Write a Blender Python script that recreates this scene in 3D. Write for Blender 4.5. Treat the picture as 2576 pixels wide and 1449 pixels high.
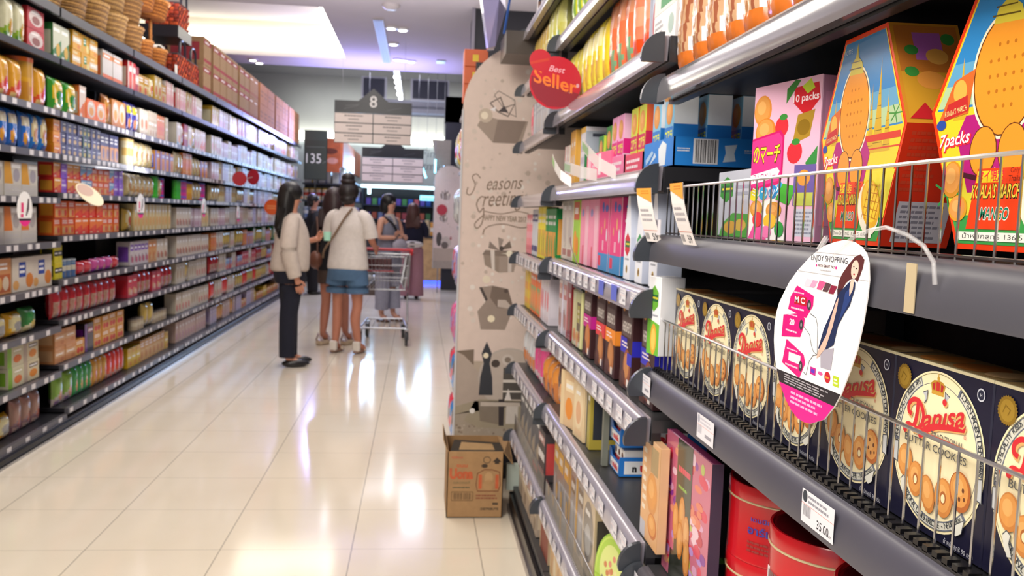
import bpy, bmesh, math, random
from mathutils import Vector, Matrix
random.seed(8)
sc = bpy.context.scene
for o in list(bpy.data.objects): bpy.data.objects.remove(o)
COL = sc.collection

# ------------------------------------------------------------ camera, world, lights, exposure
F, CAM_H, RHO = 2250.0, 1.35, math.radians(2.0)
dy = Vector((1054 - 1288, 536 - 724.5, F)).normalized()          # aisle direction seen from the lens
e_ = Vector((math.cos(RHO), math.sin(RHO), 0))
dz = dy.cross(e_).normalized()
if dz.y > 0: dz = -dz
dx = dy.cross(dz)
if dx.x < 0: dx = -dx
right = Vector((dx.x, dy.x, dz.x)); down = Vector((dx.y, dy.y, dz.y)); fwd = Vector((dx.z, dy.z, dz.z))
cam = bpy.data.cameras.new('camera')
camo = bpy.data.objects.new('camera', cam); COL.objects.link(camo)
R = Matrix((right, -down, -fwd)).transposed().to_4x4()
camo.matrix_world = Matrix.Translation((0, 0, CAM_H)) @ R
cam.sensor_width = 36; cam.lens = 36 * F / 2576
cam.clip_start = 0.02; cam.clip_end = 200
cam.dof.use_dof = True; cam.dof.focus_distance = 0.92; cam.dof.aperture_fstop = 12.5
sc.camera = camo
sc.view_settings.view_transform = 'Standard'; sc.view_settings.look = 'None'
sc.view_settings.gamma = 1; sc.view_settings.use_curve_mapping = False
sc.view_settings.exposure = -0.03
sc.cycles.max_bounces = 8; sc.cycles.transparent_max_bounces = 8

w = bpy.data.worlds.new('store_air'); sc.world = w; w.use_nodes = True
w.node_tree.nodes['Background'].inputs[0].default_value = (0.80, 0.78, 0.86, 1)
w.node_tree.nodes['Background'].inputs[1].default_value = 0.8

def area(name, loc, size, power, col=(1, .93, .82), aim=(0, 0, -1), spread=180):
    l = bpy.data.lights.new(name, 'AREA'); l.shape = 'RECTANGLE'; l.size, l.size_y = size
    l.energy = power; l.color = col; l.spread = math.radians(spread)
    o = bpy.data.objects.new(name, l); COL.objects.link(o); o.location = loc
    o.rotation_euler = Vector(aim).to_track_quat('-Z', 'Y').to_euler()
    return o
# store ceiling, cove and freezer light, plus added unseen fills
area('front_shelf_fill', (-.9, .9, 3.35), (1.4, 2.2), 150, aim=(.30, .0, -1))  # added large fill, tilted to brighten the near right shelves
area('behind_camera_fill', (-1.4, -1.6, 3.0), (2.4, 1.2), 110, aim=(.55, .75, -.55))  # added fill behind the camera, no fitting there
area('ceiling_light_middle', (-.75, 5.2, 3.36), (.9, 2.4), 60)
area('ceiling_light_rear', (-.8, 9.0, 3.36), (.9, 2.0), 34, (1, .94, .88))
area('ceiling_light_far', (-.6, 14.6, 3.55), (1.6, 2.0), 95, (.86, .86, 1))
area('cove_light', (-3.0, 11.1, 3.6), (2.6, 2.4), 22, (1, .97, .9))
area('upward_fill_left', (-2.4, 8.0, 3.08), (.3, 7), 45, (.93, .9, 1), aim=(.35, 0, 1))  # unseen light added above the left shelves to brighten the ceiling
area('upward_fill_right', (1.3, 7.0, 2.6), (.5, 9), 130, (.95, .93, 1), aim=(-.3, 0, 1))  # same on the right: added, faces up at the ceiling
area('upward_fill_rear', (-.5, 16.5, 2.9), (3.0, 3.0), 42, (.85, .87, 1), aim=(0, .35, 1))  # added unseen light that lifts the rear ceiling
area('rear_wall_fill', (-.6, 20.3, 3.9), (4.5, .3), 30, (.95, 1, 1), aim=(0, .7, -1))  # invented light, there only to brighten the rear wall
area('freezer_glow', (-.4, 18.9, 2.2), (2.6, .5), 85, (.35, .6, 1), aim=(-.15, -1, -.12))
area('ceiling_tint_blue', (-.6, 12.8, 2.72), (1.6, 1.2), 40, (.42, .38, 1), aim=(0, 0, 1))  # unseen, added to tint the ceiling blue-violet
area('blue_shelf_fill', (-1.72, 15.6, 2.7), (.25, .5), 42, (.38, .40, 1), aim=(-.06, -1, -.16))  # unseen fill added for a blue cast on the left shelves

# ------------------------------------------------------------ materials (colour attribute = print or dye of the thing)
MATS = {}
def mat(name, rough=.5, metal=0, coat=0, noise=0, nscale=60, bump=0, alpha=1, trans=0, emit=0, spec=.5):
    if name in MATS: return MATS[name]
    m = bpy.data.materials.new(name); m.use_nodes = True; nt = m.node_tree
    b = nt.nodes['Principled BSDF']
    a = nt.nodes.new('ShaderNodeAttribute'); a.attribute_name = 'Col'
    src = a.outputs['Color']
    if noise:
        tc = nt.nodes.new('ShaderNodeTexCoord'); n = nt.nodes.new('ShaderNodeTexNoise'); n.inputs['Scale'].default_value = nscale
        nt.links.new(tc.outputs['Object'], n.inputs['Vector'])
        r = nt.nodes.new('ShaderNodeMapRange'); r.inputs[1].default_value = .3; r.inputs[2].default_value = .7
        r.inputs[3].default_value = 1 - noise; r.inputs[4].default_value = 1 + noise
        nt.links.new(n.outputs['Fac'], r.inputs[0])
        mx = nt.nodes.new('ShaderNodeMix'); mx.data_type = 'RGBA'; mx.blend_type = 'MULTIPLY'; mx.inputs[0].default_value = 1
        nt.links.new(src, mx.inputs[6]); nt.links.new(r.outputs[0], mx.inputs[7]); src = mx.outputs[2]
        if bump:
            bp = nt.nodes.new('ShaderNodeBump'); bp.inputs['Strength'].default_value = bump; bp.inputs['Distance'].default_value = .002
            nt.links.new(n.outputs['Fac'], bp.inputs['Height']); nt.links.new(bp.outputs[0], b.inputs['Normal'])
    nt.links.new(src, b.inputs['Base Color'])
    b.inputs['Roughness'].default_value = rough; b.inputs['Metallic'].default_value = metal
    b.inputs['Coat Weight'].default_value = coat; b.inputs['Coat Roughness'].default_value = .12
    b.inputs['Alpha'].default_value = alpha; b.inputs['Transmission Weight'].default_value = trans
    b.inputs['Specular IOR Level'].default_value = spec
    if emit:
        nt.links.new(src, b.inputs['Emission Color']); b.inputs['Emission Strength'].default_value = emit
    MATS[name] = m; return m
PRINT = mat('printed_card', .42, noise=.03, nscale=25)
GLOSSY = mat('glossy_print', .16, coat=.4)
CARD = mat('cardboard', .85, noise=.07, nscale=30, bump=.2)
FILM = mat('plastic_film', .2, coat=.5, noise=.05, nscale=40, bump=.5)
DARK = mat('painted_shelf', .38, noise=.04, nscale=8)
CHROME = mat('chrome_wire', .22, metal=1)
STEEL = mat('brushed_steel', .32, metal=1, noise=.08, nscale=20)
CLOTH = mat('cloth', .9, noise=.05, nscale=30, bump=.12)
SKIN = mat('skin', .55, noise=.03, nscale=20)
HAIR = mat('hair', .42, noise=.25, nscale=90, bump=.4)
WICK = mat('wicker', .7, noise=.3, nscale=60, bump=.8)
PLAST = mat('plastic', .28)
CLEAR = mat('clear_plastic', .08, alpha=.28)
CLEARISH = mat('clear_bag', .1, alpha=.55, coat=.6)
RAIL = mat('clear_price_rail', .16, coat=.5, noise=.06, nscale=10)
PAPER = mat('paper', .6)
WOOD = mat('wood', .5, noise=.18, nscale=9)
LAMP = mat('lamp_glow', .5, emit=9)
GLOW = mat('tube_glow', .5, emit=5)
SIGNLIT = mat('lit_panel', .5, emit=1.0)
ALLM = [PRINT]

_h = {}
def C(h):
    if not isinstance(h, str): return h
    if h not in _h:
        def l(v): v /= 255; return v / 12.92 if v <= .04045 else ((v + .055) / 1.055) ** 2.4
        s = h if len(h) == 6 else ''.join(c + c for c in h)
        _h[h] = (l(int(s[:2], 16)), l(int(s[2:4], 16)), l(int(s[4:], 16)), 1)
    return _h[h]

# ------------------------------------------------------------ mesh builder
def bez(P, k=5):
    Q = [Vector(p).to_3d() for p in P]; out = []
    for i in range(len(Q) - 1):
        a, b_, c, d_ = Q[max(i - 1, 0)], Q[i], Q[i + 1], Q[min(i + 2, len(Q) - 1)]
        for j in range(k): t = j / k; v = .5 * ((2 * b_) + (c - a) * t + (2 * a - 5 * b_ + 4 * c - d_) * t * t + (3 * b_ - a - 3 * c + d_) * t ** 3); out.append((v.x, v.y))
    return out + [tuple(P[-1])]
_g = {}
def glyphs(s, bold=0, shear=0):
    k = (s, bold, shear)
    if k not in _g:
        cu = bpy.data.curves.new('t', 'FONT'); cu.body = s; cu.size = 1; cu.offset = bold; cu.shear = shear
        cu.resolution_u = 3; cu.fill_mode = 'BOTH'
        o = bpy.data.objects.new('t', cu)
        me = bpy.data.meshes.new_from_object(o)
        vs = [(v.co.x, v.co.y) for v in me.vertices]; fs = [tuple(p.vertices) for p in me.polygons]
        w_ = (min([v[0] for v in vs] or [0]), max([v[0] for v in vs] or [.1]))
        _g[k] = (vs, fs, w_)
        bpy.data.objects.remove(o); bpy.data.curves.remove(cu); bpy.data.meshes.remove(me)
    return _g[k]

def inpoly(p, x, y):
    c = False; n = len(p)
    for i in range(n):
        a, b = p[i], p[i - 1]
        if (a[1] > y) != (b[1] > y) and x < (b[0] - a[0]) * (y - a[1]) / (b[1] - a[1]) + a[0]: c = not c
    return c
def artcolor(items, u, v, base):
    c = base
    for it in items:
        k = it[0]
        if k == 'r' and it[1] <= u <= it[3] and it[2] <= v <= it[4]: c = it[5]
        elif k == 'e' and ((u - it[1]) / it[3]) ** 2 + ((v - it[2]) / it[4]) ** 2 <= 1: c = it[5]
        elif k == 'p' and inpoly(it[1], u, v): c = it[2]
    return c

class MB:
    def __init__(s): s.v = []; s.f = []; s.c = []; s.m = []; s.s = []
    def face(s, pts, col, mi=0, sm=False):
        b = len(s.v); s.v += [tuple(p) for p in pts]; s.f.append(tuple(range(b, b + len(pts)))); s.c.append(C(col)); s.m.append(mi); s.s.append(sm)
        return s
    def mesh(s, vs, fs, col, mi=0, sm=False):
        b = len(s.v); s.v += [tuple(p) for p in vs]
        for i, f in enumerate(fs):
            s.f.append(tuple(b + k for k in f)); s.c.append(C(col[i]) if isinstance(col, list) else C(col)); s.m.append(mi); s.s.append(sm)
        return s
    def box(s, x0, x1, y0, y1, z0, z1, col, ch=0, mi=0, top=None, left=None, rightc=None):
        """chamfered box; col may be overridden for the top and the two sides"""
        X = (x0, x1); Y = (y0, y1); Z = (z0, z1); c = ch
        def P(i, j, k, ax):
            p = [X[i] + (c if i == 0 else -c), Y[j] + (c if j == 0 else -c), Z[k] + (c if k == 0 else -c)]
            p[ax] = (X, Y, Z)[ax][(i, j, k)[ax]]
            return tuple(p)
        q = [(0, 0), (1, 0), (1, 1), (0, 1)]
        for ax in range(3):
            for side in (0, 1):
                pts = []
                for a, b in (q if side else q[::-1]):
                    idx = [0, 0, 0]; idx[ax] = side; idx[(ax + 1) % 3] = a; idx[(ax + 2) % 3] = b
                    pts.append(P(*idx, ax))
                cc = col
                if ax == 2 and side and top: cc = top
                if ax == 0 and side == 0 and left: cc = left
                if ax == 0 and side == 1 and rightc: cc = rightc
                s.face(pts, cc, mi)
        if c:
            for ax in range(3):
                b_, c_ = (ax + 1) % 3, (ax + 2) % 3
                for i, j in q:
                    I0 = [0, 0, 0]; I0[b_] = i; I0[c_] = j; I1 = list(I0); I1[ax] = 1
                    f = [P(*I0, b_), P(*I1, b_), P(*I1, c_), P(*I0, c_)]
                    if (i + j) % 2: f.reverse()
                    s.face(f[::-1], col, mi)
            for i in (0, 1):
                for j in (0, 1):
                    for k in (0, 1):
                        f = [P(i, j, k, 0), P(i, j, k, 1), P(i, j, k, 2)]
                        if (i + j + k) % 2 == 0: f.reverse()
                        s.face(f, col, mi)
        return s
    def tube(s, pts, r, col, n=6, mi=0, cap=True, closed=False):
        pts = [Vector(p) for p in pts]; m = len(pts); rings = []
        rr = r if isinstance(r, (list, tuple)) else [r] * m
        for i, p in enumerate(pts):
            if closed: t = pts[(i + 1) % m] - pts[i - 1]
            else: t = pts[min(i + 1, m - 1)] - pts[max(i - 1, 0)]
            t.normalize()
            a = t.cross(Vector((0, 0, 1)))
            if a.length < .05: a = t.cross(Vector((0, 1, 0)))
            a.normalize(); b = t.cross(a)
            rings.append([p + (a * math.cos(k * 2 * math.pi / n) + b * math.sin(k * 2 * math.pi / n)) * rr[i] for k in range(n)])
        vs = [v for g in rings for v in g]; fs = []
        for i in range(m if closed else m - 1):
            for k in range(n):
                j = (i + 1) % m
                fs.append((i * n + k, j * n + k, j * n + (k + 1) % n, i * n + (k + 1) % n))
        if cap and not closed: fs += [tuple(range(n)), tuple(range((m - 1) * n + n - 1, (m - 1) * n - 1, -1))]
        return s.mesh(vs, fs, col, mi, True)
    def loft(s, rings, col, n=20, mi=0, cap=True):
        """rings: (cx, cy, cz, rx, ry) horizontal ellipses; col may be one colour per band"""
        vs = []; fs = []; cs = []
        for (cx, cy, cz, rx, ry) in rings:
            vs += [(cx + rx * math.cos(2 * math.pi * k / n), cy + ry * math.sin(2 * math.pi * k / n), cz) for k in range(n)]
        for i in range(len(rings) - 1):
            for k in range(n):
                fs.append((i * n + k, i * n + (k + 1) % n, (i + 1) * n + (k + 1) % n, (i + 1) * n + k)); cs.append(col[i] if isinstance(col, list) else col)
        if cap:
            fs += [tuple(range(n - 1, -1, -1)), tuple(range((len(rings) - 1) * n, len(rings) * n))]; cs += [cs[0], cs[-1]]
        return s.mesh(vs, fs, cs, mi, True)
    def lathe(s, prof, col, n=24, c=(0, 0, 0), mi=0):
        return s.loft([(c[0], c[1], c[2] + z, max(r, 1e-4), max(r, 1e-4)) for r, z in prof], col, n, mi)
    def ball(s, c, r, col, n=12, mi=0):
        rings = []
        for i in range(1, n // 2 + 1):
            a = math.pi * (i - .5) / (n // 2)
            rings.append((c[0], c[1], c[2] - r[2] * math.cos(a), r[0] * math.sin(a), r[1] * math.sin(a)))
        return s.loft(rings, col, n, mi)
    def art(s, items, o, ux, uy, mi=0, d0=.00025, dl=.00005):
        """flat printing: items in unit coordinates of the face that starts at o and spans ux, uy"""
        o, ux, uy = Vector(o), Vector(ux), Vector(uy); W, H = ux.length, uy.length
        nrm = ux.cross(uy).normalized(); lay = 0
        def T(x, y): return o + ux * x + uy * y + nrm * (d0 + lay * dl)
        seen = []
        for it in items:
            k = it[0]      # a print lies one layer above whatever print it covers
            if k == 'e': q_ = max(it[3], it[4] * H / W) if len(it) > 7 else it[3]; r_ = max(it[4], it[3] * W / H) if len(it) > 7 else it[4]; bb = (it[1] - q_, it[2] - r_, it[1] + q_, it[2] + r_)
            elif k in 'pl': e1 = it[2] / W if k == 'l' else 0; bb = (min(p[0] for p in it[1]) - e1, min(p[1] for p in it[1]) - e1, max(p[0] for p in it[1]) + e1, max(p[1] for p in it[1]) + e1)
            elif k == 't':
                a0, a1 = glyphs(it[4], it[6].get('b', 0) if len(it) > 6 else 0, it[6].get('sh', 0) if len(it) > 6 else 0)[2]; op = it[6] if len(it) > 6 else {}
                tw = op.get('w', (a1 - a0) * it[3] * H / .73 / W) / 2; e1 = it[3] * 1.3 + abs(op.get('slope', 0)) * tw * W / H; e1 = max(e1, tw * W / H) if op.get('rot') else e1; tw = max(tw, e1 * H / W) if op.get('rot') else tw
                bb = (it[1] - tw, it[2] - e1, it[1] + tw, it[2] + e1)
            else: bb = (it[1], it[2], it[3], it[4])
            lay = 1 + max([l2 for b2, l2 in seen if b2[0] < bb[2] and bb[0] < b2[2] and b2[1] < bb[3] and bb[1] < b2[3]], default=0)
            if k == 'l': lay += 0
            seen.append((bb, lay + (.06 * len(it[1]) if k == 'l' else 0)))
            if k == 'r': s.face([T(it[1], it[2]), T(it[3], it[2]), T(it[3], it[4]), T(it[1], it[4])], it[5], mi)
            elif k == 'e':
                n = it[6] if len(it) > 6 else 16; rot = it[7] if len(it) > 7 else 0
                pts = []
                for q in range(n):
                    a = 2 * math.pi * q / n; x, y = it[3] * W * math.cos(a), it[4] * H * math.sin(a)
                    x, y = x * math.cos(rot) - y * math.sin(rot), x * math.sin(rot) + y * math.cos(rot)
                    pts.append(T(it[1] + x / W, it[2] + y / H))
                s.face(pts, it[5], mi)
            elif k == 'p':
                pts = [T(*p) for p in it[1]]
                a = sum(p[0] * q[1] - q[0] * p[1] for p, q in zip(it[1], it[1][1:] + it[1][:1]))
                s.face(pts if a > 0 else pts[::-1], it[2], mi)
            elif k == 'l':     # line strip: points, half width (m), colour
                P = [Vector((p[0] * W, p[1] * H)) for p in it[1]]; hw = it[2]; n_ = len(P)
                D = [(P[q + 1] - P[q]).normalized() for q in range(n_ - 1)]; L_ = []; R_ = []
                for q in range(n_):
                    d = (D[max(q - 1, 0)] + D[min(q, n_ - 2)])
                    if d.length < .2: d = D[min(q, n_ - 2)].copy()
                    d.normalize(); nn = Vector((-d.y, d.x)) * hw / max(.6, abs(d.dot(D[min(q, n_ - 2)])))
                    L_.append(P[q] + nn); R_.append(P[q] - nn)
                for q in range(n_ - 1):
                    s.face([T(v.x / W, v.y / H) for v in (R_[q], R_[q + 1], L_[q + 1], L_[q])], it[3], mi); lay += .06
            elif k == 't':     # text: centre x, baseline y, height fraction, string, colour, options
                op = it[6] if len(it) > 6 else {}
                vs, fs, (a0, a1) = glyphs(it[4], op.get('b', 0), op.get('sh', 0))
                sz = it[3] * H / .73; tw = (a1 - a0) * sz; sx = 1
                if 'w' in op: sx = op['w'] * W / max(tw, 1e-6)
                an = op.get('rot', 0); ca, sa = math.cos(an), math.sin(an); wav = op.get('slope', 0)
                out = []
                for x, y in vs:
                    px = (x - (a0 + a1) / 2) * sz * sx; py = y * sz + px * wav
                    out.append(T(it[1] + (px * ca - py * sa) / W, it[2] + (px * sa + py * ca) / H))
                s.mesh(out, fs, it[5], mi)
            elif k == 'bar':   # bar code x0,y0,x1,y1,dark
                x = it[1]; i = 0
                while x < it[3]:
                    wd = (.010, .022, .014, .03)[(i * 7) % 4] * (it[3] - it[1]) * 1.4
                    s.face([T(x, it[2]), T(min(x + wd, it[3]), it[2]), T(min(x + wd, it[3]), it[4]), T(x, it[4])], it[5], mi)
                    x += wd * (1.8 if i % 3 else 2.6); i += 1
            elif k == 'tl':    # rows of fine print x0,y0,x1,y1,rows,colour
                rws = it[5]; hh = (it[4] - it[2]) / rws; rn = random.Random(int(it[1] * 997 + it[2] * 31 + rws))
                for q in range(rws):
                    y = it[4] - hh * (q + .75); x = it[1]; xe = it[3] - rn.random() * .25 * (it[3] - it[1])
                    while x < xe:
                        ww = rn.uniform(.05, .16) * (it[3] - it[1])
                        s.face([T(x, y), T(min(x + ww, xe), y), T(min(x + ww, xe), y + hh * .5), T(x, y + hh * .5)], it[6], mi); x += ww * 1.18
        return s
    def data(s, name, mats):
        me = bpy.data.meshes.new(name); me.from_pydata(s.v, [], s.f)
        for m in (mats if isinstance(mats, (list, tuple)) else [mats]): me.materials.append(m)
        me.polygons.foreach_set('material_index', s.m); me.polygons.foreach_set('use_smooth', s.s)
        at = me.color_attributes.new('Col', 'FLOAT_COLOR', 'CORNER')
        buf = []
        for f, c in zip(s.f, s.c): buf += list(c) * len(f)
        at.data.foreach_set('color', buf)
        if any(s.s): me.set_sharp_from_angle(angle=math.radians(50))
        me.update(); return me
    def build(s, name, mats, parent=None, loc=(0, 0, 0), rot=(0, 0, 0)):
        return put(s.data(name, mats), name, parent, loc, rot)
def put(me, name, parent=None, loc=(0, 0, 0), rot=(0, 0, 0)):
    o = bpy.data.objects.new(name, me); COL.objects.link(o); o.location = loc
    o.rotation_euler = rot if not isinstance(rot, (int, float)) else (0, 0, rot)
    if parent is not None: o.parent = parent
    return o
def tag(o, label, cat, group=None):
    o['label'] = label; o['category'] = cat
    if group: o['group'] = group
    return o
def empty(name, loc=(0, 0, 0), rz=0, label=None, cat=None, group=None):
    o = bpy.data.objects.new(name, None); COL.objects.link(o); o.location = loc; o.rotation_euler = (0, 0, rz); o.empty_display_size = .05
    if label: tag(o, label, cat, group)
    return o
def struct(o): o['kind'] = 'structure'; return o
ORD = 'first second third fourth fifth sixth seventh eighth ninth tenth eleventh twelfth thirteenth fourteenth fifteenth sixteenth seventeenth eighteenth nineteenth twentieth'.split()
RL, RR = math.pi / 2, -math.pi / 2      # fronts of goods on the left and the right gondola
# ------------------------------------------------------------ the room
def nodemat(name, fn):
    m = bpy.data.materials.new(name); m.use_nodes = True; fn(m.node_tree, m.node_tree.nodes['Principled BSDF']); return m
def floor_nodes(nt, b):
    tc = nt.nodes.new('ShaderNodeTexCoord'); sx = nt.nodes.new('ShaderNodeSeparateXYZ'); nt.links.new(tc.outputs['Object'], sx.inputs[0])
    def M(op, a, c=None):
        n = nt.nodes.new('ShaderNodeMath'); n.operation = op
        for i, v in enumerate((a, c)):
            if v is None: continue
            if isinstance(v, (int, float)): n.inputs[i].default_value = v
            else: nt.links.new(v, n.inputs[i])
        return n.outputs[0]
    gr = []
    for ax, off, pitch, wd in ((0, -1.257, .512, .0045), (1, 3.53, .481, .0028)):
        f = M('FRACT', M('DIVIDE', M('ADD', M('SUBTRACT', sx.outputs[ax], off), 40 * pitch + wd / 2), pitch))
        gr.append(M('LESS_THAN', f, wd / pitch))
    g = M('MAXIMUM', gr[0], gr[1])
    n = nt.nodes.new('ShaderNodeTexNoise'); n.inputs['Scale'].default_value = 1.7; n.inputs['Detail'].default_value = 6
    nt.links.new(tc.outputs['Object'], n.inputs['Vector'])
    r = nt.nodes.new('ShaderNodeValToRGB'); r.color_ramp.elements[0].position = .3; r.color_ramp.elements[1].position = .72
    r.color_ramp.elements[0].color = (.82, .735, .60, 1); r.color_ramp.elements[1].color = (.87, .795, .67, 1)
    nt.links.new(n.outputs['Fac'], r.inputs[0])
    mx = nt.nodes.new('ShaderNodeMix'); mx.data_type = 'RGBA'; nt.links.new(g, mx.inputs[0]); nt.links.new(r.outputs[0], mx.inputs[6])
    mx.inputs[7].default_value = (.42, .38, .32, 1); nt.links.new(mx.outputs[2], b.inputs['Base Color'])
    b.inputs['Roughness'].default_value = .11; b.inputs['Specular IOR Level'].default_value = .62
FLOOR = nodemat('polished_floor_tile', floor_nodes)
struct(MB().face([(-6, -3, 0), (6, -3, 0), (6, 26, 0), (-6, 26, 0)], 'fff').build('floor', FLOOR))
WALLM = mat('painted_plaster', .8, noise=.02, nscale=3)
# ceiling slab with the open cove
b = MB(); ch_ = 3.4; cc = 'c4bdbf'
for x0, x1, y0, y1 in ((-6, 6, -3, 9.45), (-6, -4.6, 9.45, 12.6), (-1.03, 6, 9.45, 12.6), (-6, 6, 12.6, 13.3)):
    b.box(x0, x1, y0, y1, ch_, ch_ + .1, cc)
struct(b.build('ceiling', WALLM))
b = MB(); b.box(-4.7, -1.0, 9.4, 12.7, 3.86, 3.92, 'd0cac8')
for x0, x1, y0, y1 in ((-4.7, -4.6, 9.4, 12.7), (-1.03, -.98, 9.4, 12.7), (-4.6, -1.03, 9.38, 9.45), (-4.6, -1.03, 12.6, 12.65)): b.box(x0, x1, y0, y1, 3.5, 3.86, 'e8e4d8')
struct(b.build('ceiling_cove', WALLM))
t = empty('cove_lamp', (-2.8, 12.5, 3.5), 0, 'long glowing strip lamp in the ceiling recess', 'lamp')
b = MB(); b.box(-1.75, 1.74, .02, .09, .0, .2, 'fffbe8'); b.build('tube', GLOW, t)
b = MB(); b.box(1.68, 1.75, -3.0, .0, .0, .2, 'fffbe8'); b.build('tube', GLOW, t)
struct(MB().box(-6, 6, 13.2, 26, 4.4, 4.5, '8f8c92').build('ceiling_rear', WALLM))
struct(MB().box(-6, 6, 13.3, 13.36, 3.4, 4.45, 'bdb7bb').build('trim_1', WALLM))
b = MB(); b.box(-5.5, 6, 21.0, 21.1, 0, 2.9, 'cfd6da'); b.box(-5.5, 6, 21.15, 21.3, 2.9, 4.5, 'b4b2ae'); struct(b.build('wall_rear', WALLM))
struct(MB().box(-6, -5.9, -3, 26, 0, 4.5, 'b5b0aa').build('wall_left', WALLM))
struct(MB().box(5.9, 6, -3, 26, 0, 4.5, 'b5b0aa').build('wall_right', WALLM))
b = MB(); b.box(-.86, 3, 18.3, 19.0, 3.35, 3.6, '9a98a0'); b.box(-.86, 3, 18.28, 18.3, 3.44, 3.47, '6c6c74'); struct(b.build('trim_2', WALLM))
t = tag(MB().box(-3.2, 1.2, 20.9, 21.0, 2.93, 3.12, 'fbfff4').build('wall_lamp', GLOW), 'long white light strip along top of rear wall', 'lamp')
# wall lettering behind the second sign
t = empty('wall_sign', (-.35, 20.985, 2.33), 0, 'large grey lettering on the pale rear wall', 'lettering')
for it_ in (('t', .5, .6, .38, 'Fine', '8b949c', {'sh': .1}), ('t', .35, .05, .38, 'department', '8b949c', {'sh': .1})): MB().art([it_], (0, 0, 0), (1.2, 0, 0), (0, 0, .52)).build('lettering', PAPER, t)
# ceiling fittings
def air(name, x, y0, y1, wd, z=3.4):
    t = empty(name, (x, y0, z), 0, 'long slotted air grille in the white ceiling', 'grille')
    MB().box(0, wd, 0, y1 - y0, -.012, 0, 'a09ca0').build('frame', DARK, t)
    b = MB()
    for i in range(4): b.box(.012 + i * (wd - .02) / 4, .012 + i * (wd - .02) / 4 + wd / 9, .02, y1 - y0 - .02, -.016, -.011, '3c3a40')
    b.build('slat', DARK, t)
air('air_grille', -.545, 9.85, 12.6, .11)
def downlight(x, y, lab, z=3.4, r=.045):
    t = empty('ceiling_spotlight', (x, y, z), 0, lab, 'spotlight', 'ceiling spotlights over the aisle')
    MB().lathe([(r * 1.5, 0), (r * 1.5, -.015), (r * 1.15, -.02), (r, -.02)], 'e8e8ea', 16).build('trim_ring', PLAST, t)
    MB().lathe([(.001, -.024), (r * .98, -.024), (r * .98, -.021), (.001, -.021)], 'fffdf4', 14).build('bulb', LAMP, t)
for x, y, l in ((-.36, 10.25, 'round ceiling spotlight beside the grille, first of the close pair'), (-.235, 10.3, 'smaller ceiling spotlight paired with the first beside the grille'),
                (-.365, 11.2, 'single round ceiling spotlight halfway along the air grille'), (-.34, 12.3, 'ceiling spotlight at the far grille end, leftmost of three'),
                (-.25, 12.35, 'ceiling spotlight at the far grille end, middle of three'), (-.16, 12.4, 'ceiling spotlight at the far grille end, rightmost of three'),
                (-2.35, 12.95, 'ceiling spotlight just above the brown cartons, nearer one'), (-2.3, 13.18, 'ceiling spotlight just above the brown cartons, farther one')): downlight(x, y, l)
t = empty('track_light', (-.44, 15.4, 3.72), 0, 'ceiling track with a bright line of five lamps', 'lamp')
MB().box(-.05, .05, 0, 4.4, 0, .05, 'd8dcf0').build('track', PLAST, t)
for i, y in enumerate((.3, .9, 1.6, 2.5, 3.6)):
    q = MB().ball((0, y, -.06), (.055, .055, .045), 'fffdf8', 10).build('bulb', LAMP, t); MB().tube([(0, y, -.02), (0, y, .01)], .02, 'c0c0c8').build('stem', PLAST, q)
MB().tube([(-.04, .6, .04), (-.04, .6, .68)], .006, '888').build('hanger', STEEL, t)
# smoke detector, small vent
t = tag(MB().lathe([(.09, 0), (.09, -.02), (.05, -.05), (.001, -.052)], 'b9b1b0', 18, (-.33, 9.15, 3.4)).build('smoke_detector', PLAST), 'small round grey detector on the near ceiling', 'detector')
t = tag(MB().box(.18, .30, 12.2, 12.42, 3.385, 3.4, '9b968c').build('exit_speaker', PLAST), 'small square grey fitting on the ceiling', 'ceiling fitting')
# columns
o = MB().box(.50, 1.3, 9.1, 9.8, 0, 3.4, '14141c').box(.475, .505, 9.06, 9.12, 0, 3.4, '78737c').build('pillar', DARK); struct(o)
o = MB().box(.42, .95, 15.9, 16.4, 0, 3.4, '181826').box(.42, .95, 15.9, 16.4, 2.95, 3.4, 'a29cc0').build('pillar', DARK); struct(o)
for i, (x0, x1) in enumerate(((-1.12, -.72), (-.18, .48))):
    t = empty('ceiling_panel', (x0, 17.6, 3.72), 0, ['narrow dark ceiling grille panel left of the track lamps', 'wide dark ceiling grille panel right of the track lamps'][i], 'grille')
    MB().box(0, x1 - x0, 0, .03, -.17, .17, '33333c').build('grate', DARK, t); MB().box(-.04, x1 - x0 + .04, .03, .08, -.21, .21, 'b3b1b6').build('frame', DARK, t)

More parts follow.
